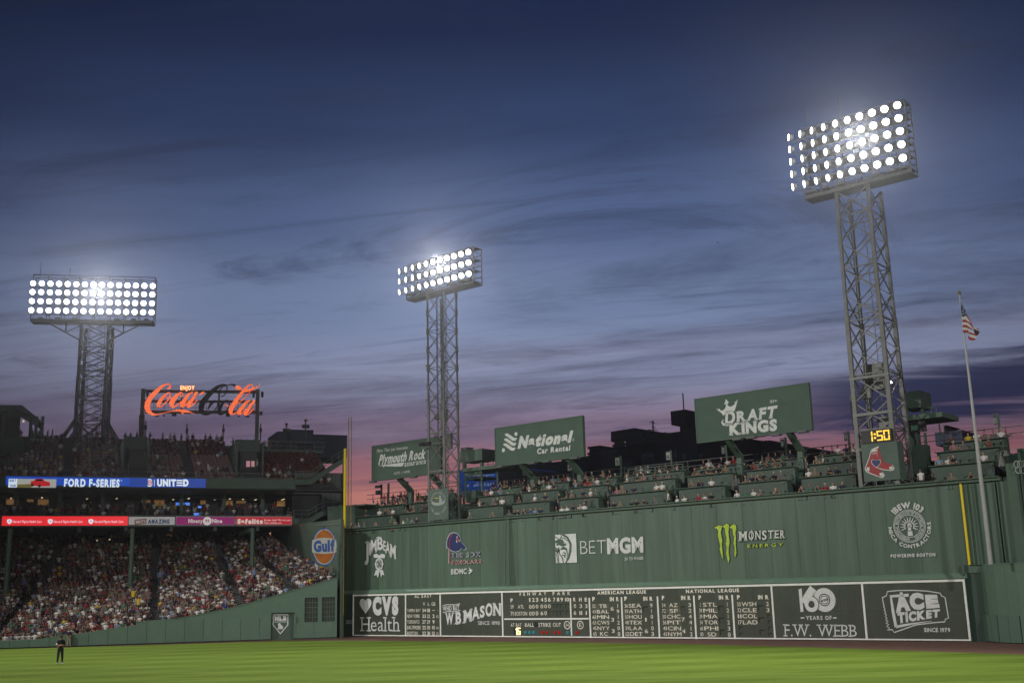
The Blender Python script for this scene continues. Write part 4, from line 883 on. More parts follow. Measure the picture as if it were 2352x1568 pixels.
hrt = [(534, 1222), (500, 1190), (486, 1165), (492, 1148), (512, 1142), (534, 1156), (556, 1142), (576, 1148), (580, 1168), (566, 1195)]
poly(t, WL, [e8(*p) for p in grow(hrt, 1.12)], m_print, -.068); poly(t, WL, [e8(*p) for p in hrt], m_navy, -.072)
for k in range(6): stroke(t, WL, [e8(490 + k * 9, 1058), e8(488 + k * 9, 1088)], .025, m_print, -.066)
t = thing('game_clock', WL.P(59.3, 14.4, 0), 'black digital clock showing 1:50 in yellow on the right light tower', 'clock')
u0, z1 = WL.px(*e8(370, 850), -.15); u1, _ = WL.px(*e8(688, 815), -.15); z0 = WL.px(*e8(380, 978), -.15)[1]
MB().pbox(WL, u0, u1, z0, z1, -.15, .15).build('case', m_black, t)
m_dig = mk('clock_digit', (.8, .6, .1), .4, emis=(1.0, 0.50, 0.015, 1), es=1.25, sampling=False)
dh = z1 - z0; ud = [WL.px(*e8(x, 890), -.15)[0] for x in (484, 520, 543, 603, 614, 676)]
def seg7(a, b, on):
    zt1, zb1 = z1 - .1 * dh, z0 + .1 * dh; zm = (zt1 + zb1) / 2; w = .095
    S_ = {'a': (a, b, zt1 - w, zt1), 'd': (a, b, zb1, zb1 + w), 'g': (a, b, zm - w / 2, zm + w / 2), 'f': (a, a + w, zm + .03, zt1), 'e': (a, a + w, zb1, zm - .03), 'b': (b - w, b, zm + .03, zt1), 'c': (b - w, b, zb1, zm - .03)}
    for k in on: MB().pbox(WL, S_[k][0], S_[k][1], S_[k][2], S_[k][3], -.19, -.155).build('digit_segment', m_dig, t)
seg7(ud[0] - .3, ud[0] + .10, 'bc'); seg7(ud[2], ud[3], 'afgcd'); seg7(ud[4], ud[5], 'abcdef')
for f in (.36, .66): MB().pbox(WL, ud[1] - .06, ud[1] + .08, z0 + dh * f - .07, z0 + dh * f + .07, -.19, -.155).build('digit_segment', m_dig, t)
t = thing('work_light', WL.P(*WL.px(*e8(683, 335), 2)), 'small lit white work lamp inside the right light tower', 'lamp'); c = WL.px(*e8(683, 335), 2.0)
MB().pbox(WL, c[0] - .16, c[0] + .16, c[1] - .08, c[1] + .08, 1.9, 2.05).build('lamp_head', m_lens, t)

# ================================================================== CONTROL CABINS
def cabin(name, label, parts, txt=None):
    u, z = WL.px(*parts[0][2], parts[0][6] if len(parts[0]) > 6 else 5); t = thing(name, WL.P(u, 12, 5), label, 'cabin')
    for nm, mm, p, q_, off, dep in parts: pxbox(t, WL, *p, *q_, off, dep, mm, nm)
    return t
def cabin2(label, parts):
    u, z = WL.px(*parts[0][2], 5); t = thing('control_cabin', WL.P(u, 12, 5), label, 'cabin')
    for nm, mm, p, q_, off, dep in parts: pxbox(t, WL, *p, *q_, off, dep, mm, nm)
    return t
m_scr = mk('tv_screen', (.01, .02, .02), .2, emis=(.04, .10, .06, 1), es=.5, sampling=False)
t = cabin2('green control cabin with rooftop plant box right of the middle light tower', [
    ('plant_box', m_green, e3(1062, 768), e3(1282, 884), 3.8, 2.2), ('roof_vent', m_steeldk, e3(1070, 735), e3(1136, 765), 4.5, 1.0), ('roof_slab', m_green, e3(1075, 945), e3(1440, 980), 3.5, 3.6),
    ('cabin_wall', m_dgreen, e3(1112, 1040), e3(1285, 1060), 4.1, 2.5), ('cabin_post', m_green, e3(1106, 985), e3(1118, 1180), 3.8, .15), ('cabin_post', m_green, e3(1270, 985), e3(1285, 1180), 3.8, .15), ('cabin_post', m_green, e3(1432, 975), e3(1442, 1110), 3.8, .15),
    ('box_post', m_green, e3(1085, 880), e3(1110, 950), 3.8, .3), ('box_post', m_green, e3(1262, 880), e3(1282, 945), 3.8, .3), ('name_board', m_dgreen, e3(1113, 985), e3(1280, 1030), 3.7, .1), ('lower_wall', m_deck, e3(1120, 1172), e3(1220, 1290), 3.4, 2.5)])
text(t, 'MONSTER', WL, [e3(*p) for p in [(1117, 1020), (1272, 1024), (1272, 1004), (1117, 998)]], m_pgr, .0, 3.62, gap=.18)
mb = MB(); 
for p, q_ in (((1290, 880), (1395, 862)), ((1290, 905), (1400, 895)), ((1345, 855), (1345, 935)), ((1395, 858), (1400, 930)), ((1290, 880), (1290, 930))): mb.beam(WL.P(*WL.px(*e3(*p), 5), 5), WL.P(*WL.px(*e3(*q_), 5), 5), .05)
mb.build('roof_rail', m_steeldk, t)
MB().beam(WL.P(*WL.px(*e3(1060, 1220), 3), 3), WL.P(*WL.px(*e3(1110, 1170), 3), 3), .1).beam(WL.P(*WL.px(*e3(1062, 1390), 3), 3), WL.P(*WL.px(*e3(1110, 1325), 3), 3), .1).beam(WL.P(*WL.px(*e3(1110, 1330), 3), 3), WL.P(*WL.px(*e3(1110, 1170), 3), 3), .12).build('stair_rail', m_green, t)
t = cabin2('green control cabin with monitors under a flat roof right of the right light tower', [
    ('plant_box', m_dgreen, e8(790, 445), e8(1003, 620), 5, 2.4), ('roof_vent', m_steeldk, e8(775, 408), e8(802, 445), 5.5, 1.0), ('roof_slab', m_green, e8(820, 690), e8(1228, 740), 3.6, 3.8),
    ('cabin_wall', m_green, e8(820, 740), e8(895, 1340), 4.2, 2.5), ('monitor', m_black, e8(885, 750), e8(1053, 862), 4.0, .2), ('screen', m_scr, e8(895, 790), e8(968, 840), 3.95, .03), ('cabin_post', m_green, e8(1025, 860), e8(1052, 1010), 4.2, .3), ('cabin_post', m_green, e8(1185, 770), e8(1205, 930), 4.2, .12),
    ('box_post', m_green, e8(840, 615), e8(865, 690), 5, .3), ('box_post', m_green, e8(1000, 615), e8(1026, 690), 5, .3), ('lower_wall', m_dgreen, e8(900, 1000), e8(1065, 1300), 3.3, 1)])
mb = MB()
for p, q_ in (((1020, 610), (1168, 588)), ((1020, 660), (1170, 652)), ((1112, 580), (1112, 692)), ((1165, 588), (1170, 692))): mb.beam(WL.P(*WL.px(*e8(*p), 5), 5), WL.P(*WL.px(*e8(*q_), 5), 5), .05)
mb.build('roof_rail', m_green, t)
MB().beam(WL.P(*WL.px(*e8(860, 1340), 2.5), 2.5), WL.P(*WL.px(*e8(905, 1000), 2.5), 2.5), .08).beam(WL.P(*WL.px(*e8(770, 1190), 2.5), 2.5), WL.P(*WL.px(*e8(905, 1000), 2.5), 2.5), .08).build('stair_rail', m_steel, t)
t = thing('rooftop_plant', WL.P(*WL.px(*e8(1300, 920), 30)[:1], 0, 30), 'dark rooftop plant with exhaust pipe behind the right seating', 'building')
for p, q_ in (((1145, 862), (1440, 1000)), ((1250, 848), (1338, 870)), ((1238, 785), (1250, 870)), ((1238, 785), (1268, 795)), ((1330, 868), (1390, 900))): pxbox(t, WL, *e8(*p), *e8(*q_), 30, 4, m_black if q_[1] < 880 else m_navy, 'plant_unit')

# ================================================================== SECTION SIGNS, POSTS
m_sgn = mk('section_sign_white', (.42, .42, .40), .6, .1, 3)
def sign(r, x0, y0, x1, y1, ch, side, lbl, ybot, lit=True):
    off = 7.7; c0 = WL.px(*r(x0, y0), off); c1 = WL.px(*r(x1, y1), off)
    t = thing('section_sign', WL.P(c1[0], 13.6, off), lbl, 'sign', 'numbered section signs on posts')
    MB().pbox(WL, c0[0], c1[0], c1[1], c0[1], off, off + .05).build('plate', m_sgn if lit else m_dgreen, t)
    if ch: zm = c1[1] * .75 + c0[1] * .25; vs, fs, tw = layout(ch, .03, .1); mb = MB(); um = (c0[0] + c1[0]) / 2; mb.add([WL.P(um - .12 + .24 * x / tw, c1[1] + .12 + .4 * y, off - .02) for x, y in vs], fs); mb.build('lettering', m_black if lit else m_pgr, t)
    up = c1[0] + .16 if side > 0 else c0[0] - .16
    MB().beam(WL.P(up, 13.0, off), WL.P(up, c0[1] + .15, off), .16).build('post', m_green, t); MB().beam(WL.P(up, c0[1] + .08, off), WL.P(c0[0] - .06 if side > 0 else c1[0] + .06, c0[1] + .08, off), .05).build('bracket', m_green, t)
sign(e5, 738, 760, 790, 820, '3', 1, 'white section sign half hidden by the left arm of the middle billboard', 0)
sign(e5, 1265, 700, 1315, 765, '4', 1, 'white section sign numbered 4 beside the right arm of the middle billboard', 0)
sign(e5, 1825, 622, 1875, 704, '5', 1, 'white section sign numbered 5 against the dark skyline', 0)
sign(e6, 692, 808, 734, 882, '6', 1, 'white section sign numbered 6 below the square skyline tower', 0)
sign(e6, 1268, 755, 1308, 820, '7', 1, 'grey section sign numbered 7 beside the left arm of the largest billboard', 0, False)
sign(e6, 1883, 672, 1928, 752, '8', 1, 'dark section sign beside the right arm of the largest billboard', 0, False)
sign(e8, 196, 870, 232, 945, '9', 1, 'dark section sign left of the clock tower', 0, False)
sign(e8, 1757, 680, 1795, 778, '0', 1, 'dark section sign right of the flagpole', 0, False)
for r, x, y0, lbl in ((e3, 267, 1102, 'loudspeaker post on the wall top, leftmost of the pair under the insurance billboard'), (e3, 338, 1092, 'plain post on the wall top right of the loudspeaker post'), (e8, 296, 470, 'slender dark mast left of the clock tower'), (e3, 530, 1075, 'short post behind the bent arm of the insurance billboard')):
    c = WL.px(*r(x, y0), 7.7); t = thing('post', WL.P(c[0], 13.6, 7.7), lbl, 'post'); MB().beam(WL.P(c[0], 13.2, 7.7), WL.P(c[0] - (0.25 if y0 == 470 else 0), c[1], 7.7), .18).build('shaft', m_steeldk, t)
    if y0 == 1102: MB().pbox(WL, c[0] - .8, c[0] + .1, c[1] - .4, c[1] - .1, 7.4, 7.7).build('speaker', m_black, t); MB().pbox(WL, c[0] - .7, c[0] - .1, c[1] - 1.2, c[1] - .7, 7.4, 7.7).build('speaker', m_black, t)

# ================================================================== FLAGPOLE AND FLAG
fp = at(2275, 1291, 78); ft = at(2204, 676, 78); fx, fy = fp[0] * .5 + ft[0] * .5, 78.0
t = thing('flagpole', (fx, fy, 5.4), 'tall white flagpole with gold ball at the right end of the wall', 'flagpole')
MB().tube((fx, fy, 5.3), (fx, fy, 14), .15, .125, 12).tube((fx, fy, 14), (fx, fy, 24.3), .115, .04, 12).build('pole', m_pole, t, smooth=False)
mb = MB(); n = 8
for i in range(n): 
    t0, t1 = math.pi * i / n, math.pi * (i + 1) / n
    mb.tube((fx, fy, 24.45 - .13 * math.cos(t0)), (fx, fy, 24.45 - .13 * math.cos(t1)), max(.001, .13 * math.sin(t0)), max(.001, .13 * math.sin(t1)), 10, cap=False)
mb.build('ball_finial', mk('gilt', (.5, .35, .1), .3, metal=.8), t)
rf = cv(3760, 1150, 5.225)
def fpt(x, y, d=0.0): p = at(*rf(x, y), fy - .15 + d); return p
m_fr, m_fw, m_fb = mk('flag_red', (.32, .03, .03), .8, .1), mk('flag_white', (.55, .54, .52), .8, .1), mk('flag_blue', (.02, .04, .10), .8, .1)
fl = thing('flag', (fx, fy, 21.5), 'limp red, white and blue stars and stripes flag hanging from the flagpole', 'flag')
def fpoly(pts, mm, nm='stripe', d=0.0): MB().prism([fpt(*p, d) for p in pts], (0, .03, 0)).build(nm, mm, fl)
fpoly([(430, 310), (455, 340), (520, 460), (570, 580), (515, 600), (462, 610), (440, 480)], m_fb, 'canton')
for i in range(3):
    y = 612 + i * 108; fpoly([(462 + i * 5, y), (515 + i * 30, y - 8), (545 + i * 20, y + 60), (468 + i * 4, y + 56)], m_fw, d=.02); fpoly([(468 + i * 4, y + 56), (545 + i * 20, y + 60), (562 + i * 20, y + 114), (474 + i * 3, y + 108)], m_fr, d=.02)
W_ = [[(515, 598), (545, 590), (632, 720), (620, 725), (545, 680)], [(556, 722), (590, 740), (700, 860), (670, 860), (572, 795)], [(580, 850), (610, 860), (665, 900), (725, 965), (600, 925)]]
for p in W_: fpoly(p, m_fw, d=-.03)
for p in ([(545, 590), (575, 582), (640, 700), (690, 800), (632, 720)], [(545, 680), (620, 725), (700, 830), (700, 860), (590, 740), (556, 722)], [(572, 795), (670, 860), (700, 880), (610, 860), (580, 850)], [(590, 920), (725, 965), (755, 1010), (700, 990), (605, 965)]): fpoly(p, m_fr, d=-.03)
fpoly([(688, 800), (760, 850), (800, 860), (800, 905), (720, 860)], m_fw, d=.05); fpoly([(770, 852), (805, 852), (808, 880), (785, 880)], m_fr, d=.04); fpoly([(705, 860), (800, 905), (825, 900), (818, 960), (780, 1000), (740, 990), (722, 930)], mk('flag_shade', (.06, .015, .02), .8), d=.06)  # last piece is a fold whose shade is put into its dark colour
fpoly([(608, 965), (755, 1010), (770, 1080), (700, 1050), (600, 1010)], m_fw, d=-.01); fpoly([(592, 1010), (640, 1040), (765, 1075), (700, 1105), (620, 1090), (596, 1060)], m_fr, d=-.02)
for x, y in ((445, 348), (446, 380), (486, 420), (488, 450), (490, 486), (492, 518), (500, 548), (535, 522), (540, 552), (468, 555), (462, 490)): fpoly([(x - 6, y - 7), (x + 7, y - 5), (x + 6, y + 8), (x - 7, y + 6)], m_fw, 'star', -.035)

# ================================================================== RIGHT END: bleacher wall, end wall, lamp
bw = thing('bleacher_wall', tuple(cfw[1]), 'lighter green right-hand outfield wall with padded base and distance marker 379', 'wall')
hz = [5.36, 5.36, 5.36, 5.36]; PH = 1.86
for i in range(3):
    a, b = cfw[i], cfw[i + 1]; pl = Plane(a, b); L = pl.L
    n = max(1, round(L / 1.15)); w = L / n
    for k in range(n):
        MB().pbox(pl, k * w + .012, (k + 1) * w - .012, .06, PH, -.16 if not (i == 0 and k < 1) else -.13, .0).build('wall_pad', m_pad, bw)
        MB().pbox(pl, k * w + .006, (k + 1) * w - .006, PH, 5.30, .0, .1).build('panel', m_plaster, bw)
    MB().pbox(pl, 0, L, 0, .07, -.12, .1).build('plinth', m_black, bw); MB().pbox(pl, 0, L, 5.30, 5.38, -.03, .4).build('coping', m_plaster, bw)
    if i == 0:
        u0, z0 = pl.px(*r8(1101, 1287), -.2); u1, z1 = pl.px(*r8(1156, 1228), -.2)
        text(bw, '379', pl, [r8(1101, 1287), r8(1156, 1287), r8(1153, 1228), r8(1099, 1228)], m_print, .03, -.19)
a0 = WL.P(65.2, 0, 0); pl = Plane(a0, cfw[0]); MB().pbox(pl, 0, pl.L, 0, 4.7, .02, .2).build('return_wall', m_dgreen, bw); MB().pbox(pl, -.02, pl.L, 4.7, 5.36, .0, .2).build('return_wall', m_green, bw)
deckp = [WL.P(65.3, 5.33, .2), WL.P(72, 5.33, .2), (60., 62., 5.33), tuple(cfw[3][:2]) + (5.33,), tuple(cfw[2][:2]) + (5.33,), tuple(cfw[1][:2]) + (5.33,), tuple(cfw[0][:2]) + (5.33,)]
mb = MB(); mb.add(deckp, [tuple(range(len(deckp)))]); mb.build('bleacher_deck', m_plaster, bw)
ew = thing('end_wall', WL.P(71, 0, .2), 'dark green high wall with ring emblem at the right edge, taller than the outfield wall', 'wall')
MB().pbox(WL, 68.9, 69.75, 5.3, 12.3, -.15, .7).build('pilaster', m_green, ew); MB().pbox(WL, 69.9, 82, 5.3, 13.05, -.45, .7).build('wall_face', m_dgreen, ew); MB().pbox(WL, 69.9, 82, 13.05, 13.25, -.55, .8).build('coping', m_dgreen, ew)
for x, y in ((2003, 1192), (2045, 1190), (2087, 1188), (2022, 1250), (2066, 1250)):
    c = WL.px(*e8(x, y), -.5); disc(ew, WL, c, .20, .27, m_pgr, -.5, n=12, sx=.85)
t = thing('gooseneck_lamp', WL.P(69.2, 12.3, 0), 'curved grey gooseneck lamp on top of the pilaster at the right', 'lamp')
pts = [e8(1852, 1160), e8(1835, 1110), e8(1838, 1065), e8(1862, 1050), e8(1890, 1052)]; P_ = [WL.P(*WL.px(*p, 0), 0) for p in pts]; mb = MB()
for a, b in zip(P_, P_[1:]): mb.tube(a, b, .06, .06, 8)
mb.build('neck', m_steel, t); c = WL.px(*e8(1892, 1062), 0); MB().tube(WL.P(c[0], c[1] + .1, 0), WL.P(c[0], c[1] - .3, 0), .10, .24, 10).build('lamp_head', m_steel, t); c = WL.px(*e8(1855, 1215), 0); MB().tube(WL.P(c[0], c[1], 0), WL.P(c[0], c[1] + .75, 0), .30, .10, 8).build('lamp_base', m_steel, t)

# ================================================================== FOUL POLE
t = thing('foul_pole', WL.P(-1.4, 0, -.1), 'tall yellow foul pole with lattice screen at the left end of the tall wall', 'foul pole')
MB().beam(WL.P(-1.52, 11.6, .1), WL.P(-1.52, 20.4, .1), .30, .12).build('upper_pole', m_yellow, t); MB().beam(WL.P(-1.50, 2.25, -.12), WL.P(-1.50, 11.7, -.12), .19, .14).build('lower_pole', m_yellow, t); MB().beam(WL.P(-1.46, 0.02, -.1), WL.P(-1.46, 2.3, -.1), .07, .05).build('base_stripe', m_yellow, t)
MB().beam(WL.P(-1.42, 11.6, .5), WL.P(-1.42, 23.9, .5), .06).beam(WL.P(-.92, 11.6, .5), WL.P(-.92, 23.9, .5), .06).beam(WL.P(-1.42, 23.9, .5), WL.P(-.92, 23.9, .5), .05).build('screen_frame', mk('old_brass', (.28, .20, .10), .5), t)
mb = MB(); 
for k in range(24): z = 11.7 + k * .5; mb.beam(WL.P(-1.42 if k % 2 else -.92, z, .5), WL.P(-.92 if k % 2 else -1.42, z + .5, .5), .03)
mb.build('screen_lattice', MATS['old_brass'], t)

# ================================================================== PADDED FIELD WALL IN FRONT OF THE GRANDSTAND
gw = thing('field_wall', ST.P(15, 0, 0), 'lighter green padded wall rising to the right below the packed grandstand', 'wall')
prof = [(-15, .84)] + [ST.px(*p, 0) for p in [r3(0, 1163), r3(380, 1150), r3(460, 1132), r3(600, 1112), r3(760, 1095), r3(1000, 1058), r3(1310, 1015)]]
prof.append((prof[-1][0] + .02, ST.px(*r3(1312, 983), 0)[1])); prof += [ST.px(*p, 0) for p in [r4(0, 952), r4(200, 915), r4(600, 830), r4(1000, 715), r4(1300, 630), r4(1563, 550)]]
PU, PZ = np.array([p[0] for p in prof]), np.array([p[1] for p in prof])
def topz(u): return float(np.interp(u, PU, PZ))
PADH = 2.32; uE = ST.px(*r4(1563, 700), 0)[0]
dU0, dU1, dZ = ST.px(*r4(925, 1000), 0)[0], ST.px(*r4(1143, 1000), 0)[0], ST.px(*r4(1000, 893), 0)[1]
wz0, wz1 = ST.px(*r4(1300, 978), 0)[1], ST.px(*r4(1300, 744), 0)[1]
wins_ = [(ST.px(*r4(1248, 860), 0)[0], ST.px(*r4(1375, 860), 0)[0]), (ST.px(*r4(1415, 860), 0)[0], ST.px(*r4(1540, 860), 0)[0])]
edges = sorted(set([-14 + i * 1.86 for i in range(30)] + [dU0, dU1, uE])); edges = [e for e in edges if e <= uE + .01]
pe = [e for e in edges if not (dU0 < e < dU1)]
for a, b in zip(pe, pe[1:]):
    if a >= dU0 - .01 and b <= dU1 + .01: continue
    if b - a < .1: continue
    z0_, z1_ = min(PADH, topz(a + .01)), min(PADH, topz(b - .01))
    if any(w0 - .3 < (a + b) / 2 < w1 + .3 for w0, w1 in wins_): z0_ = z1_ = min(z0_, wz0 - .05)
    MB().pbox(ST, a + .015, b - .015, .12, z0_, -.16, .0, z1r=z1_).build('wall_pad', m_pad, gw)
MB().pbox(ST, -14, dU0, 0, .12, -.10, .0).build('plinth', m_black, gw); MB().pbox(ST, dU1, uE, 0, .12, -.10, .0).build('plinth', m_black, gw)
brk = sorted(set(list(PU) + [dU0, dU1] + [w for p in wins_ for w in p] + [uE])); brk = [b for b in brk if b <= uE + .001]
for a, b in zip(brk, brk[1:]):
    if b - a < .03: continue
    m_ = (a + b) / 2; lo = 0
    if dU0 <= m_ <= dU1: lo = dZ
    za, zb2 = topz(a + .01), topz(b - .01)
    if any(w0 <= m_ <= w1 for w0, w1 in wins_):
        MB().pbox(ST, a, b, 0, wz0, .0, .5).build('wall_panel', m_plaster, gw); lo = wz1
    MB().pbox(ST, a, b, lo, za, .0, .5, z1r=zb2).build('wall_panel', m_plaster, gw)
    MB().pbox(ST, a, b, za + .002, za + .07, -.05, .55, z0r=zb2 + .002, z1r=zb2 + .07).build('coping', m_plaster, gw)
for k in range(12):     # roll-up door slats
    h = dZ / 12; MB().pbox(ST, dU0 + .12, dU1 - .30, k * h, (k + 1) * h - .015, .22, .27).build('door_slat', m_green, gw)
MB().pbox(ST, dU0, dU1, dZ, dZ + .08, -.08, .1).build('door_lintel', m_dgreen, gw); MB().pbox(ST, dU1 - .28, dU1, 0, dZ, .1, .3).build('door_jamb', m_dgreen, gw); MB().pbox(ST, dU0, dU0 + .1, 0, dZ, .1, .3).build('door_jamb', m_dgreen, gw)
MB().pbox(ST, dU0, dU1, 0, dZ, .4, .45).build('door_back', m_dgreen, gw)
stroke(gw, ST, [r4(*p) for p in [(947, 908), (1088, 908), (1086, 1004), (1016, 1090), (946, 1006)]], .13, m_print, .20, closed=True)
text(gw, 'MLB', ST, [r4(958, 964), r4(1075, 922)], m_print, .09, .20, gap=.05); text(gw, 'NETWORK', ST, [r4(957, 984), r4(1076, 970)], m_print, .04, .20)
poly(gw, ST, [r4(*p) for p in [(986, 1046), (996, 1020), (988, 1000), (998, 988), (1012, 986), (1018, 1000), (1032, 1012), (1044, 1030), (1034, 1048)]], m_print, .20)
m_gl = mk('window_glass', (.03, .045, .04), .5, .3, 1.0, spec=.3); m_bar = mk('window_bars', (.12, .15, .11), .6)
for w0, w1 in wins_:
    MB().pbox(ST, w0, w1, wz0, wz1, .28, .32).build('window_pane', m_gl, gw)
    for k in range(1, 5): u = w0 + (w1 - w0) * k / 5; MB().pbox(ST, u - .02, u + .02, wz0, wz1, .20, .25).build('window_bar', m_bar, gw)
    for k in range(1, 5): z = wz0 + (wz1 - wz0) * k / 5; MB().pbox(ST, w0, w1, z - .02, z + .02, .17, .20).build('window_bar', m_bar, gw)
    MB().pbox(ST, w0 - .05, w1 + .05, wz0 - .06, wz0, -.06, .3).build('window_sill', m_pad, gw)

# ================================================================== GRANDSTAND
gs = thing('grandstand', GS.P(15, 0, -5), 'three-level grandstand full of spectators with seating bowl, club level and upper deck', 'grandstand')
FDU = np.array([-15., 0, 13, 26, ST.L])
def front(u):   # u metres along the padded wall -> point on the stand edge
    return ST.P(u, topz(min(u, uE - .05)) - .55, .7)
zmidA, zmidB = 6.6, 9.6
def surf(t, v):
    """bowl surface, t 0..1 from off-frame left to the side wall, v 0 front .. 1 back"""
    uF = -14 + (ST.L + 14 - .3) * t; f = front(uF)
    uG = -16 + (33.6 + 16) * t
    zm = 6.4 + 3.2 * max(0, (t - .72) / .28) ** 1.2; m = GS.P(uG, zm, 0.0); b = GS.P(uG - .6 * t, 11.6 + .9 * t, 13.0)
    if v < .62: k = v / .62; return f * (1 - k) + m * k
    k = (v - .62) / .38; return m * (1 - k) + b * k
NR = 40; NT = 24
for j in range(NR):     # concrete steps
    mb = MB(); v0, v1 = j / NR, (j + 1) / NR
    vs = []
    for i in range(NT + 1):
        a, b = surf(i / NT, v0), surf(i / NT, v1); vs += [np.array([a[0], a[1], a[2] - .5]), a + [0, 0, 0], np.array([b[0], b[1], a[2]])]
    fs = []
    for i in range(NT): k = i * 3; fs += [(k, k + 3, k + 4, k + 1), (k + 1, k + 4, k + 5, k + 2)]
    mb.add(vs, fs); mb.build('seating_step', m_conc, gs)
# side wall at the right end of the bowl
D_ = ST.P(ST.L - .05, 0, .55); E_ = GS.P(34.2, 0, 14); sw = Plane(D_, E_)
MB().pbox(Plane(E_, D_), 0, sw.L, 0, 13.9, 0, .3, z1r=12.3).build('side_wall', m_green, gs)
MB().pbox(ST, ST.L - .12, ST.L + .04, 0, 12.3, .02, .9).build('corner_pier', m_dgreen, gs)
# decks
UR = 34.6
MB().pbox(GS, -20, UR, 13.25, 14.0, .35, 24).build('club_floor', m_dgreen, gs)
MB().pbox(GS, -20, UR, 13.10, 14.42, 0, .34).build('lower_fascia', m_dgreen, gs)
for i in range(10): MB().pbox(GS, -18 + i * 5.3, -17.6 + i * 5.3, 12.6, 13.24, .3, 24).build('deck_beam', m_dgreen, gs)
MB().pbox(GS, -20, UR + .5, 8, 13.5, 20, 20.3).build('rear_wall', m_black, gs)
for k in range(3): MB().pbox(GS, -20, UR, 14.0, 14.05 + .42 * k, 1.6 + k * 1.6, 7).build('club_step', m_dgreen, gs)
MB().pbox(GS, -20, UR, 14.45, 14.50, .05, .12).build('hand_rail', m_steeldk, gs)
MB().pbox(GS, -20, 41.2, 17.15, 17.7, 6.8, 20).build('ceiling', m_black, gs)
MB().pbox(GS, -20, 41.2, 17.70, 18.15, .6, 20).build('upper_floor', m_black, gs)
MB().pbox(GS, -20, UR, 17.85, 19.12, 0, .5).build('upper_fascia', m_green, gs)
m_warm = mk('warm_interior', (.25, .14, .06), .7, .5, 1.2, emis=(.8, .42, .14, 1), es=.16, sampling=False, rnd=.8)
m_glass2 = mk('club_glass', (.015, .018, .022), .5, .3, .6, rnd=.5, spec=.25)
m_dl = mk('downlight', (1, .9, .7), .3, emis=(1, .80, .5, 1), es=.7, sampling=False)
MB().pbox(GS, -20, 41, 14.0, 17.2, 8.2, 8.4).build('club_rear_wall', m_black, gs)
for i in range(30):
    u = -12 + i * 1.75
    if u > UR: break
    MB().pbox(GS, u, u + 1.5, 15.4, 17.1, 8.10, 8.18).build('club_window', m_glass2, gs)
    if random.random() < .45: MB().pbox(GS, u + random.uniform(0, .7), u + 1.4, 16.2 + random.uniform(0, .5), 17.0, 8.04, 8.09).build('lit_blind', m_warm, gs)
    if random.random() < .5: MB().pbox(GS, u + .5, u + .68, 16.95, 17.02, 4 + random.random() * 3, 4.2 + random.random() * 3).build('downlight', m_dl, gs)
for i, u in enumerate([-9, -4.6, 1.2, 6.2, 11.2, 16.2, 20.8, 26.2, 31.2]): MB().pbox(GS, u, u + .45, 14, 17.8, 5.6, 6.0).build('column', m_green if u > 20 else m_dgreen, gs)
for i, u in enumerate((-1.2, 5.2, 9.6, 11.1, 12.5, 26.5)):
    MB().pbox(GS, u, u + .16, 11.9, 12.0, 6 + (i * 7) % 9, 6.5 + (i * 7) % 9).build('downlight', m_dl, gs)
pxbox(gs, GS, 380, 1227, 402, 1240, 16, .1, m_warm, 'lit_opening'); pxbox(gs, GS, 460, 1222, 482, 1236, 16, .1, m_warm, 'lit_opening')
m_bscr = mk('blue_screen', (.01, .02, .1), .3, emis=(.05, .22, .85, 1), es=.9, sampling=False)
for p, q_ in (((0, 1172), (155, 1202)), ((240, 1208), (275, 1230)), ((198, 1280), (265, 1312)), ((150, 1158), (0, 1158))):
    if q_[0] > p[0]: pxbox(gs, GS, *c2(*p), *c2(*q_), 1.4 if p[1] > 1200 else 7.5, .08, m_bscr, 'lit_screen')
# pillars in the bowl
for px0, yb, off in ((15, 1338, -7), (300, 1322, -7), (578, 1326, -7)):
    u, z = GS.px(px0, yb, off); MB().tube(GS.P(u, z - 1.6, off), GS.P(u, 12.5, off), .28, .24, 10).build('pillar', m_green, gs); MB().pbox(GS, u - .25, u + .25, 12.1, 12.5, off, .4).build('pillar_arm', m_dgreen, gs)
# upper deck steps
UD = 15; z0u, z1u = 18.5, 25.4
for j in range(UD):
    a, b = j / UD, (j + 1) / UD
    MB().pbox(GS, -20, 40.0, z0u + (z1u - z0u) * a - .6, z0u + (z1u - z0u) * a + .02, .6 + 13.2 * a, .6 + 13.2 * b + .1).build('upper_step', m_conc, gs)
MB().pbox(GS, -20, 27.6, 24.9, 25.7, 14.2, 14.5).build('rear_parapet', m_seat, gs)
MB().pbox(GS, 30.8, 40.8, 24.0, 24.4, 11.4, 14).build('terrace_edge', m_green, gs)
for z in (24.95, 25.6): MB().beam(GS.P(29.8, z, 11.5), GS.P(41.3, z, 11.5), .06).build('hand_rail', m_steel, gs)
for i in range(9): MB().beam(GS.P(30.5 + i * 1.3, 24.2, 11.5), GS.P(30.5 + i * 1.3, 25.6, 11.5), .05).build('rail_post', m_steel, gs)
for z in (18.95, 19.55): MB().beam(GS.P(-20, z + .3, .3), GS.P(UR, z + .3, .3), .05).build('hand_rail', m_steel, gs)
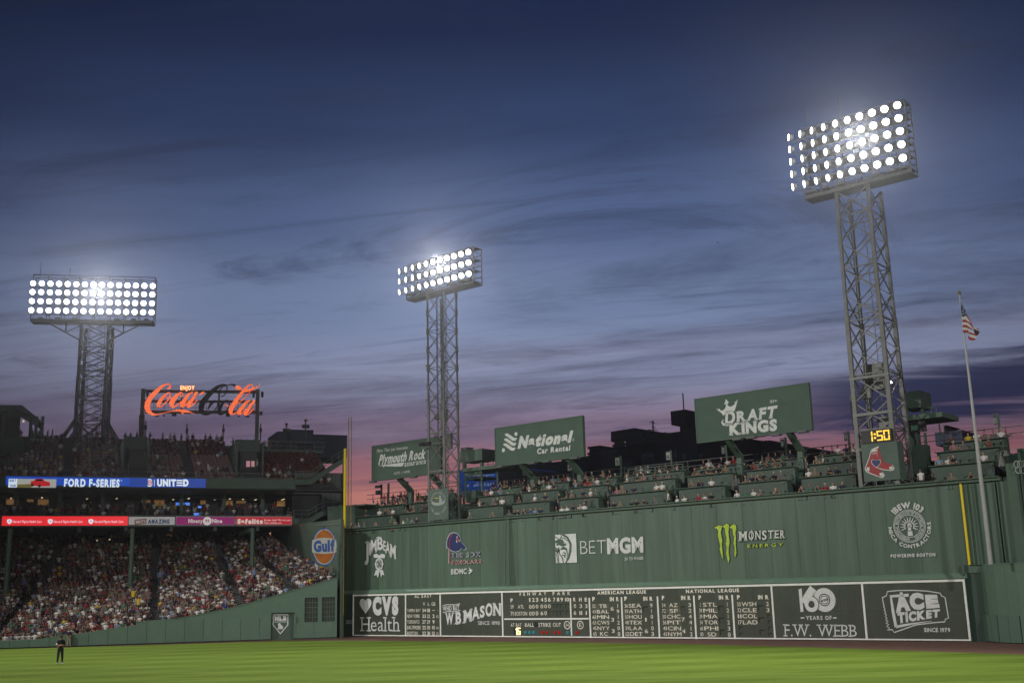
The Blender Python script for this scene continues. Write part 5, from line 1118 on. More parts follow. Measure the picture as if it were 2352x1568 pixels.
# stair portals cut into the upper deck
for u0, u1 in ((13.4, 16.6), (27.4, 31.0)):
    MB().pbox(GS, u0, u0 + .25, 19.2, 24.3, 3.2, 11).build('portal_wall', m_dgreen, gs); MB().pbox(GS, u1 - .25, u1, 19.2, 24.3, 3.2, 11).build('portal_wall', m_dgreen, gs)
    MB().pbox(GS, u0 + .9, u1 - .5, 20.8, 23.4, 5.2, 5.3).build('portal_opening', m_black, gs); MB().pbox(GS, u0 + .2, u1 - .2, 23.2, 24.8, 5.0, 6).build('portal_head', m_dgreen, gs)
    MB().beam(GS.P(u0 + .6, 19.4, 1.5), GS.P(u0 + .8, 21.2, 4.8), .07).build('hand_rail', m_steel, gs); MB().pbox(GS, u0 + .3, u1 - .3, 18.6, 19.6, .8, 3.2).build('portal_steps', m_conc, gs)
for a, b, c, d in ((746, 738, 784, 800), (798, 738, 832, 798)): pxbox(gs, GS, *c2(a, b), *c2(c, d), 5.15, .05, mk('sky_glow', (.4, .25, .28), .9, emis=(.36, .17, .19, 1), es=1.0, sampling=False), 'sky_panel')  # solid panels; sky light behind the portal is put in as glow
# left pavilion on the roof
pv = thing('roof_pavilion', GS.P(0, 22, 10), 'dark covered pavilion with sloping roof edge on top of the grandstand at the far left', 'pavilion')
o = 9.0
q = [WL.P(0, 0, 0)] ; pts = [GS.px(*e1(*p), o) for p in [(-300, 150), (232, 155), (455, 340), (455, 352), (225, 215), (-300, 215)]]
mb = MB(); mb.prism([GS.P(u, z, o) for u, z in pts], GS.n * 6); mb.build('roof', m_dgreen, pv)
for x, y1 in ((20, 500), (310, 500), (368, 500), (432, 500)): pxbox(pv, GS, *e1(x, 215 if x < 300 else 270), *e1(x + 26, y1), o + .3, .4, m_dgreen, 'post')
pxbox(pv, GS, *e1(-300, 480), *e1(240, 705), o - 2, 2, m_dgreen, 'lower_wall'); pxbox(pv, GS, *e1(-300, 215), *e1(210, 490), o + 3, .2, m_black, 'rear_wall')
pxbox(pv, GS, *e1(236, 312), *e1(254, 334), o, .1, m_dl, 'lamp')
# right end of the stand behind the stairs
m_clad = mk('grey_cladding', (.075, .085, .09), .5, .15, .7)
MB().pbox(GS, 34.7, 41.3, 17.4, 20.2, 1.6, 1.9).build('end_cladding', m_clad, gs); MB().pbox(GS, 38.4, 41.3, 13.2, 17.4, 1.6, 1.9).build('end_cladding', m_clad, gs); MB().pbox(GS, 34.7, 38.4, 14.0, 17.4, 2.6, 2.8).build('end_glazing', m_glass2, gs)
for i in range(4): MB().pbox(GS, 39.0 + i * .62, 39.04 + i * .62, 13.3, 20, 1.5, 1.58).build('cladding_seam', m_dgreen, gs)
def stair(label, pts, top_h):
    """pts: pixel polyline along the top of the stringer"""
    P_ = [GS.px(*c2(*p), -.3) for p in pts]; t = thing('steel_stair', GS.P(P_[0][0], P_[0][1], -.3), label, 'staircase')
    for a, b in zip(P_, P_[1:]):
        for oo in (-.3, 1.1):
            mb = MB(); mb.prism([GS.P(a[0], a[1], oo), GS.P(b[0], b[1], oo), GS.P(b[0], b[1] - .72, oo), GS.P(a[0], a[1] - .72, oo)], GS.n * .1); mb.build('stringer', m_green, t)
        for h in (.55, 1.05): MB().beam(GS.P(a[0], a[1] + h, -.3), GS.P(b[0], b[1] + h, -.3), .05).build('hand_rail', m_sill, t)
        n = max(2, int((b[0] - a[0]) / .9))
        for i in range(n + 1):
            f = i / n; u, z = a[0] + (b[0] - a[0]) * f, a[1] + (b[1] - a[1]) * f; MB().beam(GS.P(u, z - .4, -.3), GS.P(u, z + 1.08, -.3), .045).build('baluster', m_sill, t)
        n = int((b[0] - a[0]) / .32)
        for i in range(n):
            f = (i + .5) / n; u, z = a[0] + (b[0] - a[0]) * f, a[1] + (b[1] - a[1]) * f; MB().pbox(GS, u - .16, u + .16, z - .12, z - .06, -.2, 1.1).build('tread', m_steeldk, t)
    return t
stair('upper green steel stair climbing right from the upper deck to the foul pole', [(1258, 930), (1420, 928), (1782, 692)], 1)
stair('lower green steel stair with landing right of the red glass repair sign', [(1240, 1338), (1400, 1340), (1545, 1255), (1735, 1252)], 1)
pxbox(gs, GS, *c2(1690, 1320), *c2(1716, 1500), .6, .4, m_green, 'stair_column'); MB().pbox(GS, 41.0, 41.4, 12, 22.5, .4, .9).build('end_column', m_deck, gs)
# blue building and aerial posts behind the upper deck
bb = thing('blue_roof_building', GS.P(36, 20, 30), 'dark blue flat-roofed building with aerials behind the right end of the upper deck', 'building')
for p, q_ in (((1072, 430), (1200, 560)), ((1175, 408), (1446, 560)), ((1446, 460), (1800, 700))): pxbox(bb, GS, *c2(*p), *c2(*q_), 26, 8, mk('navy_cladding', (.02, .035, .06), .6), 'wall')
for x, y, yb in ((1166, 345, 500), (1366, 305, 500)):
    t = thing('camera_mast', GS.P(*GS.px(*c2(x, yb), 16), 16), 'dark mast with twin boxes and red top, %s one behind the upper deck' % ('left' if x < 1300 else 'right'), 'mast')
    a, b = GS.px(*c2(x, y), 16), GS.px(*c2(x, yb), 16); MB().beam(GS.P(a[0], b[1], 16), GS.P(a[0], a[1], 16), .14).build('shaft', m_steeldk, t)
    for dx in (-.33, .33): MB().pbox(GS, a[0] + dx - .2, a[0] + dx + .2, a[1] - 1.3, a[1] - .8, 15.8, 16.1).build('box', m_black, t)
    MB().pbox(GS, a[0] - .2, a[0] + .2, a[1] - .3, a[1], 15.8, 16.1).build('beacon', m_red, t)
for k, (r, x, y0, y1, lb) in enumerate([(e2, 184, 770, 1030, 'beside the left post of the neon sign'), (e2, 875, 818, 1030, 'under the middle of the neon sign'), (e2, 1488, 820, 1030, 'under the dark right half of the neon sign'), (e2, 2113, 818, 1000, 'right of the right post of the neon sign')]):
    t = thing('roof_post', GS.P(*GS.px(*r(x, y1), 14.6), 14.6), 'thin dark antenna post ' + lb, 'post'); a, b = GS.px(*r(x, y0), 14.6), GS.px(*r(x, y1), 14.6)
    MB().beam(GS.P(a[0], b[1] - 1, 14.6), GS.P(a[0], a[1], 14.6), .12).build('shaft', m_steeldk, t); MB().pbox(GS, a[0] - .16, a[0] + .16, a[1] - 1.2, a[1] - .6, 14.4, 14.7).build('antenna', m_black, t)

# ---- signs on the fascias
def fascia(label, x0, y0, x1, y1, mat, zr=None, frame=None, name='fascia_sign'):
    u0, z1 = GS.px(x0, y0, -.12); u1, _ = GS.px(x1, y0, -.12); z0 = GS.px(x0, y1, -.12)[1]
    if zr: z0, z1 = zr
    t = thing(name, GS.P((u0 + u1) / 2, z0, -.12), label, 'sign'); MB().pbox(GS, u0, u1, z0, z1, -.12, -.01).build('panel', mat, t)
    if frame:
        for a, b, c, d in ((u0, u1, z1 - .06, z1), (u0, u1, z0, z0 + .06), (u0, u0 + .06, z0, z1), (u1 - .06, u1, z0, z1)): MB().pbox(GS, a, b, c, d, -.15, -.121).build('frame', frame, t)
    return t
LO = dict(zr=(13.28, 14.36)); UP = dict(zr=(18.02, 19.02)); FO = -.16
led = lambda n, c, s: mk(n, tuple(x * .5 for x in c), .4, .04, 3, emis=c + (1,), es=s, sampling=False)
m_lb, m_lb2, m_lw, m_lr = led('screen_blue', (.005, .06, .42), .95), led('screen_blue_dark', (.004, .04, .30), .9), led('screen_white', (.75, .85, .95), .9), led('screen_red', (.85, .02, .03), .95)
t = fascia('long blue video board with white lettering and red truck along the upper deck', 14, 1097, 472, 1118, m_lb, name='video_board', **UP)
G_ = lambda st, pts, r, mat, bold=.03, **k: text(t, st, GS, [r(*p) for p in pts], mat, bold, k.pop('off', FO), **k)
pxbox(t, GS, *e1(1356, 920), *c2(322, 1010), -.13, .01, m_lb2, 'screen_area')
pxbox(t, GS, *e1(92, 924), *e1(178, 1014), -.15, .02, m_lw, 'screen_area'); pxbox(t, GS, *e1(180, 924), *e1(588, 1014), -.14, .02, led('screen_grey', (.35, .36, .33), .9), 'screen_area')
G_('BUILT', [(100, 955), (168, 932)], e1, m_lb2, .05, off=-.17); G_('TOUGH', [(100, 1006), (168, 984)], e1, m_lb2, .05, off=-.17)
poly(t, GS, [e1(*p) for p in [(180, 985), (330, 978), (330, 1014), (180, 1014)]], led('screen_olive', (.14, .11, .02), .9), -.165)
poly(t, GS, [e1(*p) for p in [(322, 990), (322, 950), (355, 945), (372, 925), (440, 922), (470, 948), (520, 960), (526, 1000), (440, 1004), (340, 996)]], led('screen_truck', (.45, .01, .015), .9), -.17)
poly(t, GS, [e1(*p) for p in [(378, 930), (435, 927), (455, 948), (372, 948)]], m_black, -.175)
for x, y in ((338, 990), (412, 1000)): disc(t, GS, GS.px(*e1(x, y), -.175), 0, .16, m_black, -.175, n=14)
G_('FORD F-SERIES', [(668, 1002), (1252, 936)], e1, m_lw, .05, gap=.10); disc(t, GS, GS.px(*e1(1268, 942), FO), .03, .07, m_lw, FO, n=10)
G_('B', [(1546, 998), (1594, 934)], e1, m_lw, .09, serif=True); G_('B', [(1550, 994), (1590, 938)], e1, led('screen_redletter', (.5, .02, .05), .9), .01, serif=True, off=-.17)
stroke(t, GS, [e1(1613, 934), e1(1613, 1000)], .06, m_lw, FO)
text(t, 'UNIT', GS, [e1(1642, 998), c2(10, 998), c2(10, 936), e1(1642, 934)], m_lw, .07, FO); G_('D', [(84, 998), (143, 936)], c2, m_lw, .07)
for y in (942, 967, 992): stroke(t, GS, [c2(16, y), c2(80, y)], .17, m_lw, FO)
t = fascia('red lit video strip with three white shields on the lower fascia', 5, 1186, 294, 1208, m_lr, name='video_board', **LO)
for x in (98, 525, 950):
    poly(t, GS, [e1(*p) for p in [(x - 26, 1352), (x, 1344), (x + 26, 1352), (x + 24, 1380), (x, 1400), (x - 24, 1380)]], m_lw, FO); poly(t, GS, [e1(*p) for p in [(x - 8, 1362), (x + 8, 1362), (x, 1384)]], m_lr, -.165)
    G_('Harvard Pilgrim Health Care', [(x + 36, 1384), (x + 338, 1358)], e1, m_lw, .0)
t = fascia('grey lower fascia sign with orange tag and blue AMAZING lettering', 295, 1185, 403, 1208, mk('grey_sign', (.40, .40, .40), .6, emis=(.30, .29, .29, 1), es=.7, sampling=False), frame=m_steeldk, **LO)
poly(t, GS, [e1(*p) for p in [(1406, 1352), (1532, 1338), (1530, 1392), (1408, 1406)]], mk('orange_print', (.60, .20, .08), .6), FO)
text(t, "MIKE'S", GS, [e1(1420, 1392), e1(1520, 1382), e1(1520, 1352), e1(1420, 1362)], MATS['grey_sign'], .04, -.17)
G_('AMAZING', [(1546, 1390), (1772, 1350)], e1, mk('blue_print', (.05, .13, .38), .6), .06)
t = fascia('purple lower fascia sign with white Ninety Nine lettering', 404, 1185, 539, 1208, mk('purple_sign', (.20, .012, .11), .5, emis=(.22, .008, .11, 1), es=.7, sampling=False), frame=m_print, **LO)
m_off = mk('offwhite_print', (.75, .72, .66), .6, emis=(.5, .48, .44, 1), es=.7, sampling=False)
G_('Ninety', [(140, 1384), (290, 1346)], c2, m_off, .03, serif=True); G_('Nine', [(388, 1384), (494, 1346)], c2, m_off, .03, serif=True); disc(t, GS, GS.px(*c2(337, 1366), FO), 0, .52, m_off, FO); G_('99', [(315, 1380), (360, 1350)], c2, MATS['purple_sign'], .03, off=-.17)
t = fascia('dark red lower fascia sign with white Safelite lettering, rightmost of the row', 541, 1185, 671, 1208, mk('red_sign', (.40, .010, .02), .5, emis=(.42, .008, .022, 1), es=.7, sampling=False), frame=m_print, **LO)
G_('Safelite', [(652, 1390), (920, 1348)], c2, m_off, .08); G_('Broken glass? We got you.', [(932, 1364), (1208, 1346)], c2, m_off, .02); G_('Visit safelite.com', [(932, 1393), (1114, 1377)], c2, m_off, .02)

# ---- oval petrol sign
t = thing('oval_sign', GS.P(36, 10, -20), 'round orange and white oval sign with blue Gulf lettering above the field wall', 'sign')
GP = Plane(ST.P(0, 0, .2), ST.P(10, 0, .2)); gc = GP.px(*r4(1438, 255), 0)
gh = abs(GP.px(*r4(1438, 70), 0)[1] - gc[1]); gwid = abs(GP.px(*r4(1320, 255), 0)[0] - gc[0])
m_or = mk('orange_enamel', (.36, .105, .006), .25, .25, .6); m_bl = mk('blue_enamel', (.015, .07, .28), .3); m_wh = mk('white_enamel', (.42, .42, .40), .3)
def ell(r0, r1, mm, o, nm='emblem', deep=0): 
    mb = MB(); n = 48; ring = lambda r, oo: [GP.P(gc[0] + gwid * r * math.cos(2 * math.pi * i / n), gc[1] + gh * r * math.sin(2 * math.pi * i / n), oo) for i in range(n)]
    if deep: mb.prism(ring(r1, o), GP.n * deep)
    else: mb.add(ring(r1, o), [tuple(range(n))])
    mb.build(nm, mm, t)
ell(0, 1.0, m_bl, -.45, 'rim', .45); ell(0, .92, m_wh, -.47, 'face'); ell(0, .86, m_or, -.49, 'face')
bandp = [r4(1322, 190), r4(1380, 172), r4(1438, 166), r4(1500, 172), r4(1553, 190), r4(1556, 250), r4(1553, 305), r4(1500, 318), r4(1438, 322), r4(1380, 318), r4(1322, 310), r4(1319, 250)]
poly(t, GP, bandp, m_wh, -.51, 'band'); text(t, 'Gulf', GP, [r4(1336, 298), r4(1540, 290), r4(1536, 192), r4(1334, 204)], m_bl, .06, -.53, gap=.06)
MB().tube(GP.P(gc[0] - .9, gc[1] + gh + .15, -1.0), GP.P(gc[0] + 1.6, gc[1] + gh + .25, -1.0), .09, .09, 8).build('lamp_tube', m_steel, t); MB().beam(GP.P(gc[0] - .1, gc[1] + gh * .85, -.9), GP.P(gc[0], gc[1] + gh + .2, -.9), .08).build('lamp_arm', m_steeldk, t)

# ================================================================== NEON SCRIPT SIGN
CK = Plane(ST.P(0, 0, 40), ST.P(10, 0, 40)); K = lambda x, y, o=0.: CK.px(*e2(x, y), o); mpp = abs(K(1000, 400)[0] - K(1100, 400)[0]) / 100
t = thing('neon_sign', CK.P(15, 26, 0), 'large red neon script sign reading Enjoy Coca-Cola on a dark frame above the stand', 'sign')
for x0, x1, yt in ((108, 172, 228), (2032, 2094, 240)):
    a = K(x0, yt, .8); b = K(x1, yt, .8); zl = K(x0, 660, .8)[1]
    if x0 < 1000:
        MB().pbox(CK, a[0], b[0], zl, a[1], .6, 1.2).build('post', m_steeldk, t); c = K(100, 830, .8); MB().beam(CK.P((a[0] + b[0]) / 2 - .05, zl, .9), CK.P((a[0] + b[0]) / 2 + .1, 24.5, .9), .55).build('post', m_steeldk, t)
    else: MB().pbox(CK, a[0], b[0], 24.5, a[1], .6, 1.2).build('post', m_steeldk, t)
for y0, y1 in ((245, 290), (415, 455), (590, 640)):
    a = K(172, y0, .8); b = K(2032, y0 + 8, .8); z0 = K(172, y1, .8)[1]; MB().pbox(CK, a[0], b[0], z0, a[1], .7, 1.1).build('cross_beam', m_steeldk, t)
for x in range(318, 2032, 177): a = K(x, 455, .8); MB().beam(CK.P(a[0], a[1], .9), CK.P(a[0], K(x, 595, .8)[1], .9), .05).build('strut', m_steeldk, t)
for x in (790, 1415): a = K(x, 250, .8); MB().beam(CK.P(a[0], a[1], .9), CK.P(a[0], K(x, 600, .8)[1], .9), .18).build('strut', m_steeldk, t)
a = K(172, 540, .8); MB().beam(CK.P(a[0], a[1], .9), CK.P(K(2032, 540, .8)[0], a[1], .9), .05).build('strut', m_steeldk, t)
for x, y, w, h in ((205, 320, 36, 80), (1992, 330, 36, 75), (2138, 320, 40, 90), (368, 682, 60, 24), (486, 678, 36, 26), (656, 662, 72, 44), (1560, 668, 66, 42), (1742, 685, 36, 20), (1888, 690, 62, 24), (2115, 640, 50, 50)):
    a = K(x - w / 2, y - h / 2, .3); b = K(x + w / 2, y + h / 2, .3); MB().pbox(CK, a[0], b[0], b[1], a[1], .3, .65).build('speaker', m_black, t)
a = K(2095, 605, .3); MB().beam(CK.P(a[0], a[1], .8), CK.P(a[0] + .5, a[1], .8), .08).build('bracket', m_steeldk, t)
m_face = mk('neon_red_face', (.16, .008, .008), .4, emis=(.80, .008, .010, 1), es=.50, sampling=False); m_facedk = mk('unlit_maroon_face', (.022, .008, .012), .5); m_bulb = mk('sign_bulb', (1, .4, .2), .4, emis=(1, .34, .10, 1), es=3.4, sampling=False)
lit = [[(545, 222, 12), (585, 208, 22), (594, 170, 15), (562, 148, 12), (505, 158, 17), (435, 203, 27), (362, 270, 36), (290, 345, 42), (235, 415, 46), (208, 490, 48), (208, 555, 46), (238, 615, 38), (300, 652, 22), (360, 662, 13), (425, 648, 8), (500, 628, 7), (600, 606, 8), (680, 594, 14), (760, 592, 22), (820, 600, 26), (880, 608, 19), (930, 620, 12), (985, 645, 5)],
       [(560, 292, 12), (505, 332, 20), (445, 400, 32), (402, 468, 34), (392, 512, 28), (425, 528, 16), (480, 492, 12), (545, 425, 12), (588, 355, 11), (592, 305, 11), (565, 284, 10)], [(520, 350, 8), (550, 388, 9), (610, 380, 9)],
       [(775, 358, 18), (800, 320, 14), (780, 292, 14), (722, 322, 26), (665, 385, 36), (622, 450, 44), (615, 500, 36), (650, 530, 20), (715, 495, 11), (780, 440, 10)],
       [(965, 290, 16), (895, 330, 24), (835, 420, 36), (792, 495, 36), (800, 525, 20), (855, 495, 12), (915, 430, 14)], [(1035, 288, 26), (990, 370, 28), (935, 450, 32), (892, 508, 30), (912, 532, 14), (985, 482, 12), (1045, 418, 11)], [(800, 615, 24), (800, 660, 6)], [(1100, 320, 18), (1150, 292, 20)],
       [(1690, 195, 16), (1740, 210, 38), (1790, 240, 14)], [(1510, 488, 9), (1560, 518, 11), (1640, 514, 11), (1762, 448, 10), (1850, 372, 10), (1920, 285, 10), (1975, 210, 11), (1968, 165, 11), (1925, 158, 14), (1862, 215, 22), (1800, 290, 28), (1730, 380, 34), (1665, 475, 40), (1615, 570, 40), (1608, 630, 30), (1650, 652, 14), (1720, 612, 10)],
       [(1850, 270, 14), (1920, 250, 22), (2000, 222, 18), (2060, 190, 10), (2105, 150, 4)], [(1925, 425, 16), (1865, 460, 24), (1800, 540, 32), (1745, 620, 34), (1750, 655, 16), (1810, 625, 11), (1870, 560, 12)], [(2000, 425, 24), (1945, 510, 28), (1885, 600, 30), (1845, 645, 28), (1880, 660, 13), (1945, 615, 11), (2000, 552, 9)]]
dark = [[(1440, 362, 8), (1500, 335, 9), (1540, 262, 9), (1545, 200, 9), (1500, 175, 10), (1448, 220, 10), (1415, 265, 9)], [(1540, 172, 12), (1490, 158, 14), (1400, 192, 30), (1300, 270, 40), (1205, 370, 46), (1135, 470, 50), (1112, 560, 46), (1135, 622, 38), (1185, 655, 24), (1255, 650, 10), (1335, 590, 9), (1385, 515, 8), (1395, 460, 6)], [(1545, 172, 8), (1620, 155, 12), (1690, 175, 22)],
        [(1225, 575, 8), (1262, 500, 24), (1300, 460, 24), (1355, 420, 8)], [(1570, 425, 12), (1500, 440, 20), (1440, 520, 30), (1415, 600, 34), (1430, 650, 22), (1490, 640, 12), (1550, 570, 10), (1582, 490, 10), (1575, 430, 10)]]
def sm(pts):    # smooth the hand-laid centre line
    out = []; n = len(pts); A = np.array(pts, float)
    for i in range(n - 1):
        p0, p1, p2, p3 = A[max(i - 1, 0)], A[i], A[i + 1], A[min(i + 2, n - 1)]
        for k in range(4):
            s = k / 4; out.append(tuple(.5 * ((2 * p1) + (p2 - p0) * s + (2 * p0 - 5 * p1 + 4 * p2 - p3) * s * s + (-p0 + 3 * p1 - 3 * p2 + p3) * s ** 3)))
    out.append(tuple(A[-1])); return out
for grp, mm in ((lit, m_face), (dark, m_facedk)):
    for i, s_ in enumerate(grp):
        mb = MB(); P_ = sm(s_) if len(s_) > 2 else s_; oo = 0.0 + .012 * i
        ribbon(mb, CK, [K(p[0], p[1]) + (max(p[2], 4) * 2 * mpp,) for p in P_], .2, oo); n = len(mb.v)
        mb2 = MB(); mb2.add(mb.v, mb.f)
        for f in list(mb.f):    # give the script channel depth
            mb2.add([mb.v[j] for j in f] + [tuple(np.array(mb.v[j]) + CK.n * .25) for j in f], [(0, 1, 5, 4), (2, 3, 7, 6)])
        mb2.build('script_letter', mm, t)
segs = np.array([[*a[:3], *b[:3]] for s_ in lit for a, b in zip(sm(s_) if len(s_) > 2 else s_, (sm(s_) if len(s_) > 2 else s_)[1:])])
bp_ = []
row = 0; yy = 130
while yy < 690:
    for xx in np.arange(150 + (6.5 if row % 2 else 0), 2120, 14):
        ax, ay, aw, bx, by, bw_ = segs.T; dx, dy = bx - ax, by - ay; tt = np.clip(((xx - ax) * dx + (yy - ay) * dy) / (dx * dx + dy * dy + 1e-6), 0, 1)
        d = np.hypot(xx - ax - tt * dx, yy - ay - tt * dy); w = aw + (bw_ - aw) * tt
        if ((w > 10) & (d < w - 2)).any() or ((w <= 10) & (d < 6)).any(): bp_.append((xx, yy))
    yy += 12.2; row += 1
mb = MB()
for x, y in bp_:
    u, z = K(x, y, -.05); r = 3.1 * mpp
    mb.add([CK.P(u + r * math.cos(a), z + r * math.sin(a), -.02) for a in np.arange(0, 6.28, math.pi / 3)] + [CK.P(u, z, -.07)], [(i, (i + 1) % 6, 6) for i in range(6)])
tag(mb.build('bulb', m_bulb, t), kind='stuff')
text(t, 'ENJOY', CK, [e2(762, 243), e2(1002, 180)], m_bulb, .03, -.02, gap=.12)

# ================================================================== PEOPLE
def figure(pose):
    """low figure facing -Y, feet (or seat) origin at the floor; materials 0 skin 1 shirt 2 trousers 3 hair 4 cap"""
    mb = MB(); T_ = lambda p, q_, a, b, m, n=6: mb.tube(p, q_, a, b, n, m)
    def ell(c, r, m, n=8, k=5, z0=-1.0):
        vs, fs = [], []
        for j in range(k + 1):
            t = math.asin(max(-1, min(1, z0 + (1 - z0) * j / k)))
            for i in range(n): a = 2 * math.pi * i / n; vs.append((c[0] + r[0] * math.cos(t) * math.cos(a), c[1] + r[1] * math.cos(t) * math.sin(a), c[2] + r[2] * math.sin(t)))
        for j in range(k):
            for i in range(n): fs.append((j * n + i, j * n + (i + 1) % n, (j + 1) * n + (i + 1) % n, (j + 1) * n + i))
        mb.add(vs, fs, m)
    seated = pose.startswith('sit'); hz_ = .47 if seated else .92; lean = -.16 if pose == 'sit_lean' else (-.02 if seated else 0)
    sh = (0, lean, hz_ + .50)
    # torso: three stacked oval rings
    def torso():
        rings = [((0, 0, hz_ - .05), .17, .12), ((0, lean * .4, hz_ + .18), .16, .11), ((0, lean * .9, hz_ + .42), .21, .12), ((0, lean, hz_ + .53), .10, .08)]
        n = 8; vs = []
        for c, a, b in rings:
            for i in range(n): t = 2 * math.pi * i / n; vs.append((c[0] + a * math.cos(t), c[1] + b * math.sin(t), c[2]))
        fs = [(j * n + i, j * n + (i + 1) % n, (j + 1) * n + (i + 1) % n, (j + 1) * n + i) for j in range(3) for i in range(n)] + [tuple(range(3 * n, 4 * n))]; mb.add(vs, fs, 1)
    torso(); T_((0, lean, hz_ + .50), (0, lean - .01, hz_ + .60), .055, .05, 0)
    hc = (0, lean - .03, hz_ + .70); ell(hc, (.078, .095, .115), 0)
    ell((hc[0], hc[1] + .018, hc[2] + .012), (.088, .10, .118), 3 if not pose.endswith('cap') else 4, 8, 3, .25)
    if pose == 'sit_long': ell((hc[0], hc[1] + .05, hc[2] - .06), (.085, .07, .17), 3)
    if pose.endswith('cap'): mb.add([(-.07, hc[1] - .07, hc[2] + .045), (.07, hc[1] - .07, hc[2] + .045), (.05, hc[1] - .17, hc[2] + .03), (-.05, hc[1] - .17, hc[2] + .03)], [(0, 1, 2, 3)], 4)
    for s in (-1, 1):
        S_ = (s * .20, lean, hz_ + .47)
        if pose in ('arms_up',): E1, H1 = (s * .30, lean - .05, hz_ + .70), (s * .20, lean - .12, hz_ + .98)
        elif pose in ('sit_clap', 'stand_clap'): E1, H1 = (s * .26, lean - .12, hz_ + .24), (s * .03, lean - .32, hz_ + .38)
        elif pose == 'sit_phone': E1, H1 = (s * .24, lean - .14, hz_ + .28), (s * .06, lean - .26, hz_ + .55)
        elif seated: E1, H1 = (s * .27, lean - .06, hz_ + .20), (s * .14, lean - .32, hz_ + .15)
        else: E1, H1 = (s * .26, .02, hz_ + .20), (s * .24, -.08, hz_ - .05)
        M_ = tuple((a * .45 + b * .55) for a, b in zip(S_, E1))
        T_(S_, M_, .065, .055, 1); T_(M_, E1, .045, .042, 0); T_(E1, H1, .042, .032, 0); ell((H1[0], H1[1], H1[2]), (.04, .045, .05), 0, 5, 3)
        if seated: K_ = (s * .13, -.42, .49); T_((s * .10, 0, .47), K_, .09, .07, 2); T_(K_, (s * .13, -.38, .08), .062, .045, 2 if s * len(pose) % 2 else 0); T_((s * .13, -.34, .04), (s * .13, -.52, .03), .045, .04, 3)
        else: K_ = (s * .11, -.02, .48); T_((s * .09, 0, .92), K_, .095, .07, 2); T_(K_, (s * .12, .01, .08), .065, .045, 2); T_((s * .12, .04, .04), (s * .12, -.18, .03), .045, .04, 3)
    return mb
POSES = ['sit', 'sit_lean', 'sit_cap', 'sit_clap', 'sit_long', 'sit_phone', 'stand', 'stand_cap', 'stand_clap', 'arms_up']
FIG = {p: figure(p) for p in POSES}
FMESH = {p: FIG[p].mesh('person', [m_skin, m_shirt, m_pants, m_hair, m_cap]) for p in POSES}
FMESHR = {p: FIG[p].mesh('person', [m_skin, m_shirt, m_pants, m_hair, m_capr if 'cap' in p else m_hair]) for p in POSES}
SH = [('white', (.62, .61, .58), 22), ('grey', (.11, .11, .115), 13), ('black', (.012, .012, .014), 20), ('navy', (.012, .018, .04), 14), ('red', (.24, .016, .02), 7.5), ('light blue', (.18, .26, .36), 5), ('green', (.05, .14, .09), 5),
      ('yellow', (.50, .38, .02), 1.6), ('tan', (.18, .14, .10), 7), ('pink', (.28, .14, .15), 2), ('brown', (.10, .055, .035), 4), ('royal blue', (.02, .05, .22), 1)]
SW = np.array([s[2] for s in SH]); SW = SW / SW.sum()
def pick(): i = int(rng.choice(len(SH), p=SW)); return SH[i][0], SH[i][1]
PEOPLE = []     # individuals wait here so that labels can be made distinct before they are set
POS_TXT = {'sit': 'seated', 'sit_lean': 'leaning forward', 'sit_cap': 'and a cap, seated', 'sit_clap': 'clapping', 'sit_long': 'and long hair, seated', 'sit_phone': 'with raised hands', 'stand': 'standing', 'stand_cap': 'and a cap, standing', 'stand_clap': 'standing and clapping', 'arms_up': 'standing with both arms raised'}
def person(pos, face, pose, cname, col_, where, group, scale=1.0, redcap=False):
    o = bpy.data.objects.new('person', (FMESHR if redcap else FMESH)[pose]); COL.objects.link(o); o.location = tuple(pos); o.color = (*col_, 1)
    o.rotation_euler = (0, 0, math.atan2(face[1], face[0]) + math.pi / 2); o.scale = (scale * random.uniform(.96, 1.05),) * 3
    o['category'] = 'person'; o['group'] = group; ORG[o.name] = np.array(pos, float)
    pt = POS_TXT[pose].replace('a cap', 'a red cap') if redcap else POS_TXT[pose].replace('a cap', 'a white cap')
    PEOPLE.append((o, f"{cname} shirt {pt}, {where}", o.location.x)); return o
FACE = -WL.n
def jit(f, a=.45): t = math.atan2(f[1], f[0]) + random.gauss(0, a); return (math.cos(t), math.sin(t))
# on the wall top: rows behind every counter, described by the landmark they sit under
LAND = [(5, 'under insurance billboard'), (11.4, 'left of middle tower'), (21, 'right of middle tower'), (27, 'below middle billboard'), (33, 'right of middle billboard'), (40, 'by glazed rail'), (46, 'left of crown billboard post'),
        (52, 'below crown billboard'), (58, 'left of red socks banner'), (66, 'right of clock tower'), (99, 'at right wall end')]
ROWN = ['front wall-top row', 'second wall-top row', 'third wall-top row', 'top wall-top row', 'wall-top back rail']
for k in range(5):
    if k < 4: o, z = CT[k]; off, fz = o + .66, z + (.62 if k == 0 else .76) - 1.29
    else: off, fz = 6.9, 14.2
    for (a, b) in SECT:
        u = a + .4
        while u < b - .3:
            dens = (.74, .72, .74, .80, .62)[k]
            if k == 4 and not (13.8 < u < 27 or u > 30 or u < 11): dens = .2
            if k == 3 and 33 < u < 40: dens = .9
            if (11.2 < u < 14 or 57.6 < u < 61.4) and k < 3: dens = 0
            if random.random() < dens:
                nm, c = pick(); lm = [t_ for e, t_ in LAND if u < e][0]
                pose = random.choice(['sit', 'sit_lean', 'sit_cap', 'sit', 'sit_clap', 'sit_long', 'sit_phone', 'sit_cap']) if k < 4 else random.choice(['stand', 'stand_cap', 'sit', 'stand_clap'])
                zz_ = fz if not pose.startswith('stand') else 13.9 - .35
                person(WL.P(u, zz_, off + random.uniform(-.1, .15)), jit(FACE), pose, nm, c, ROWN[k] + ' ' + lm, 'spectators on top of the tall wall', 1.0, random.random() < .3 and 'cap' in pose)
            u += random.uniform(.56, .74)
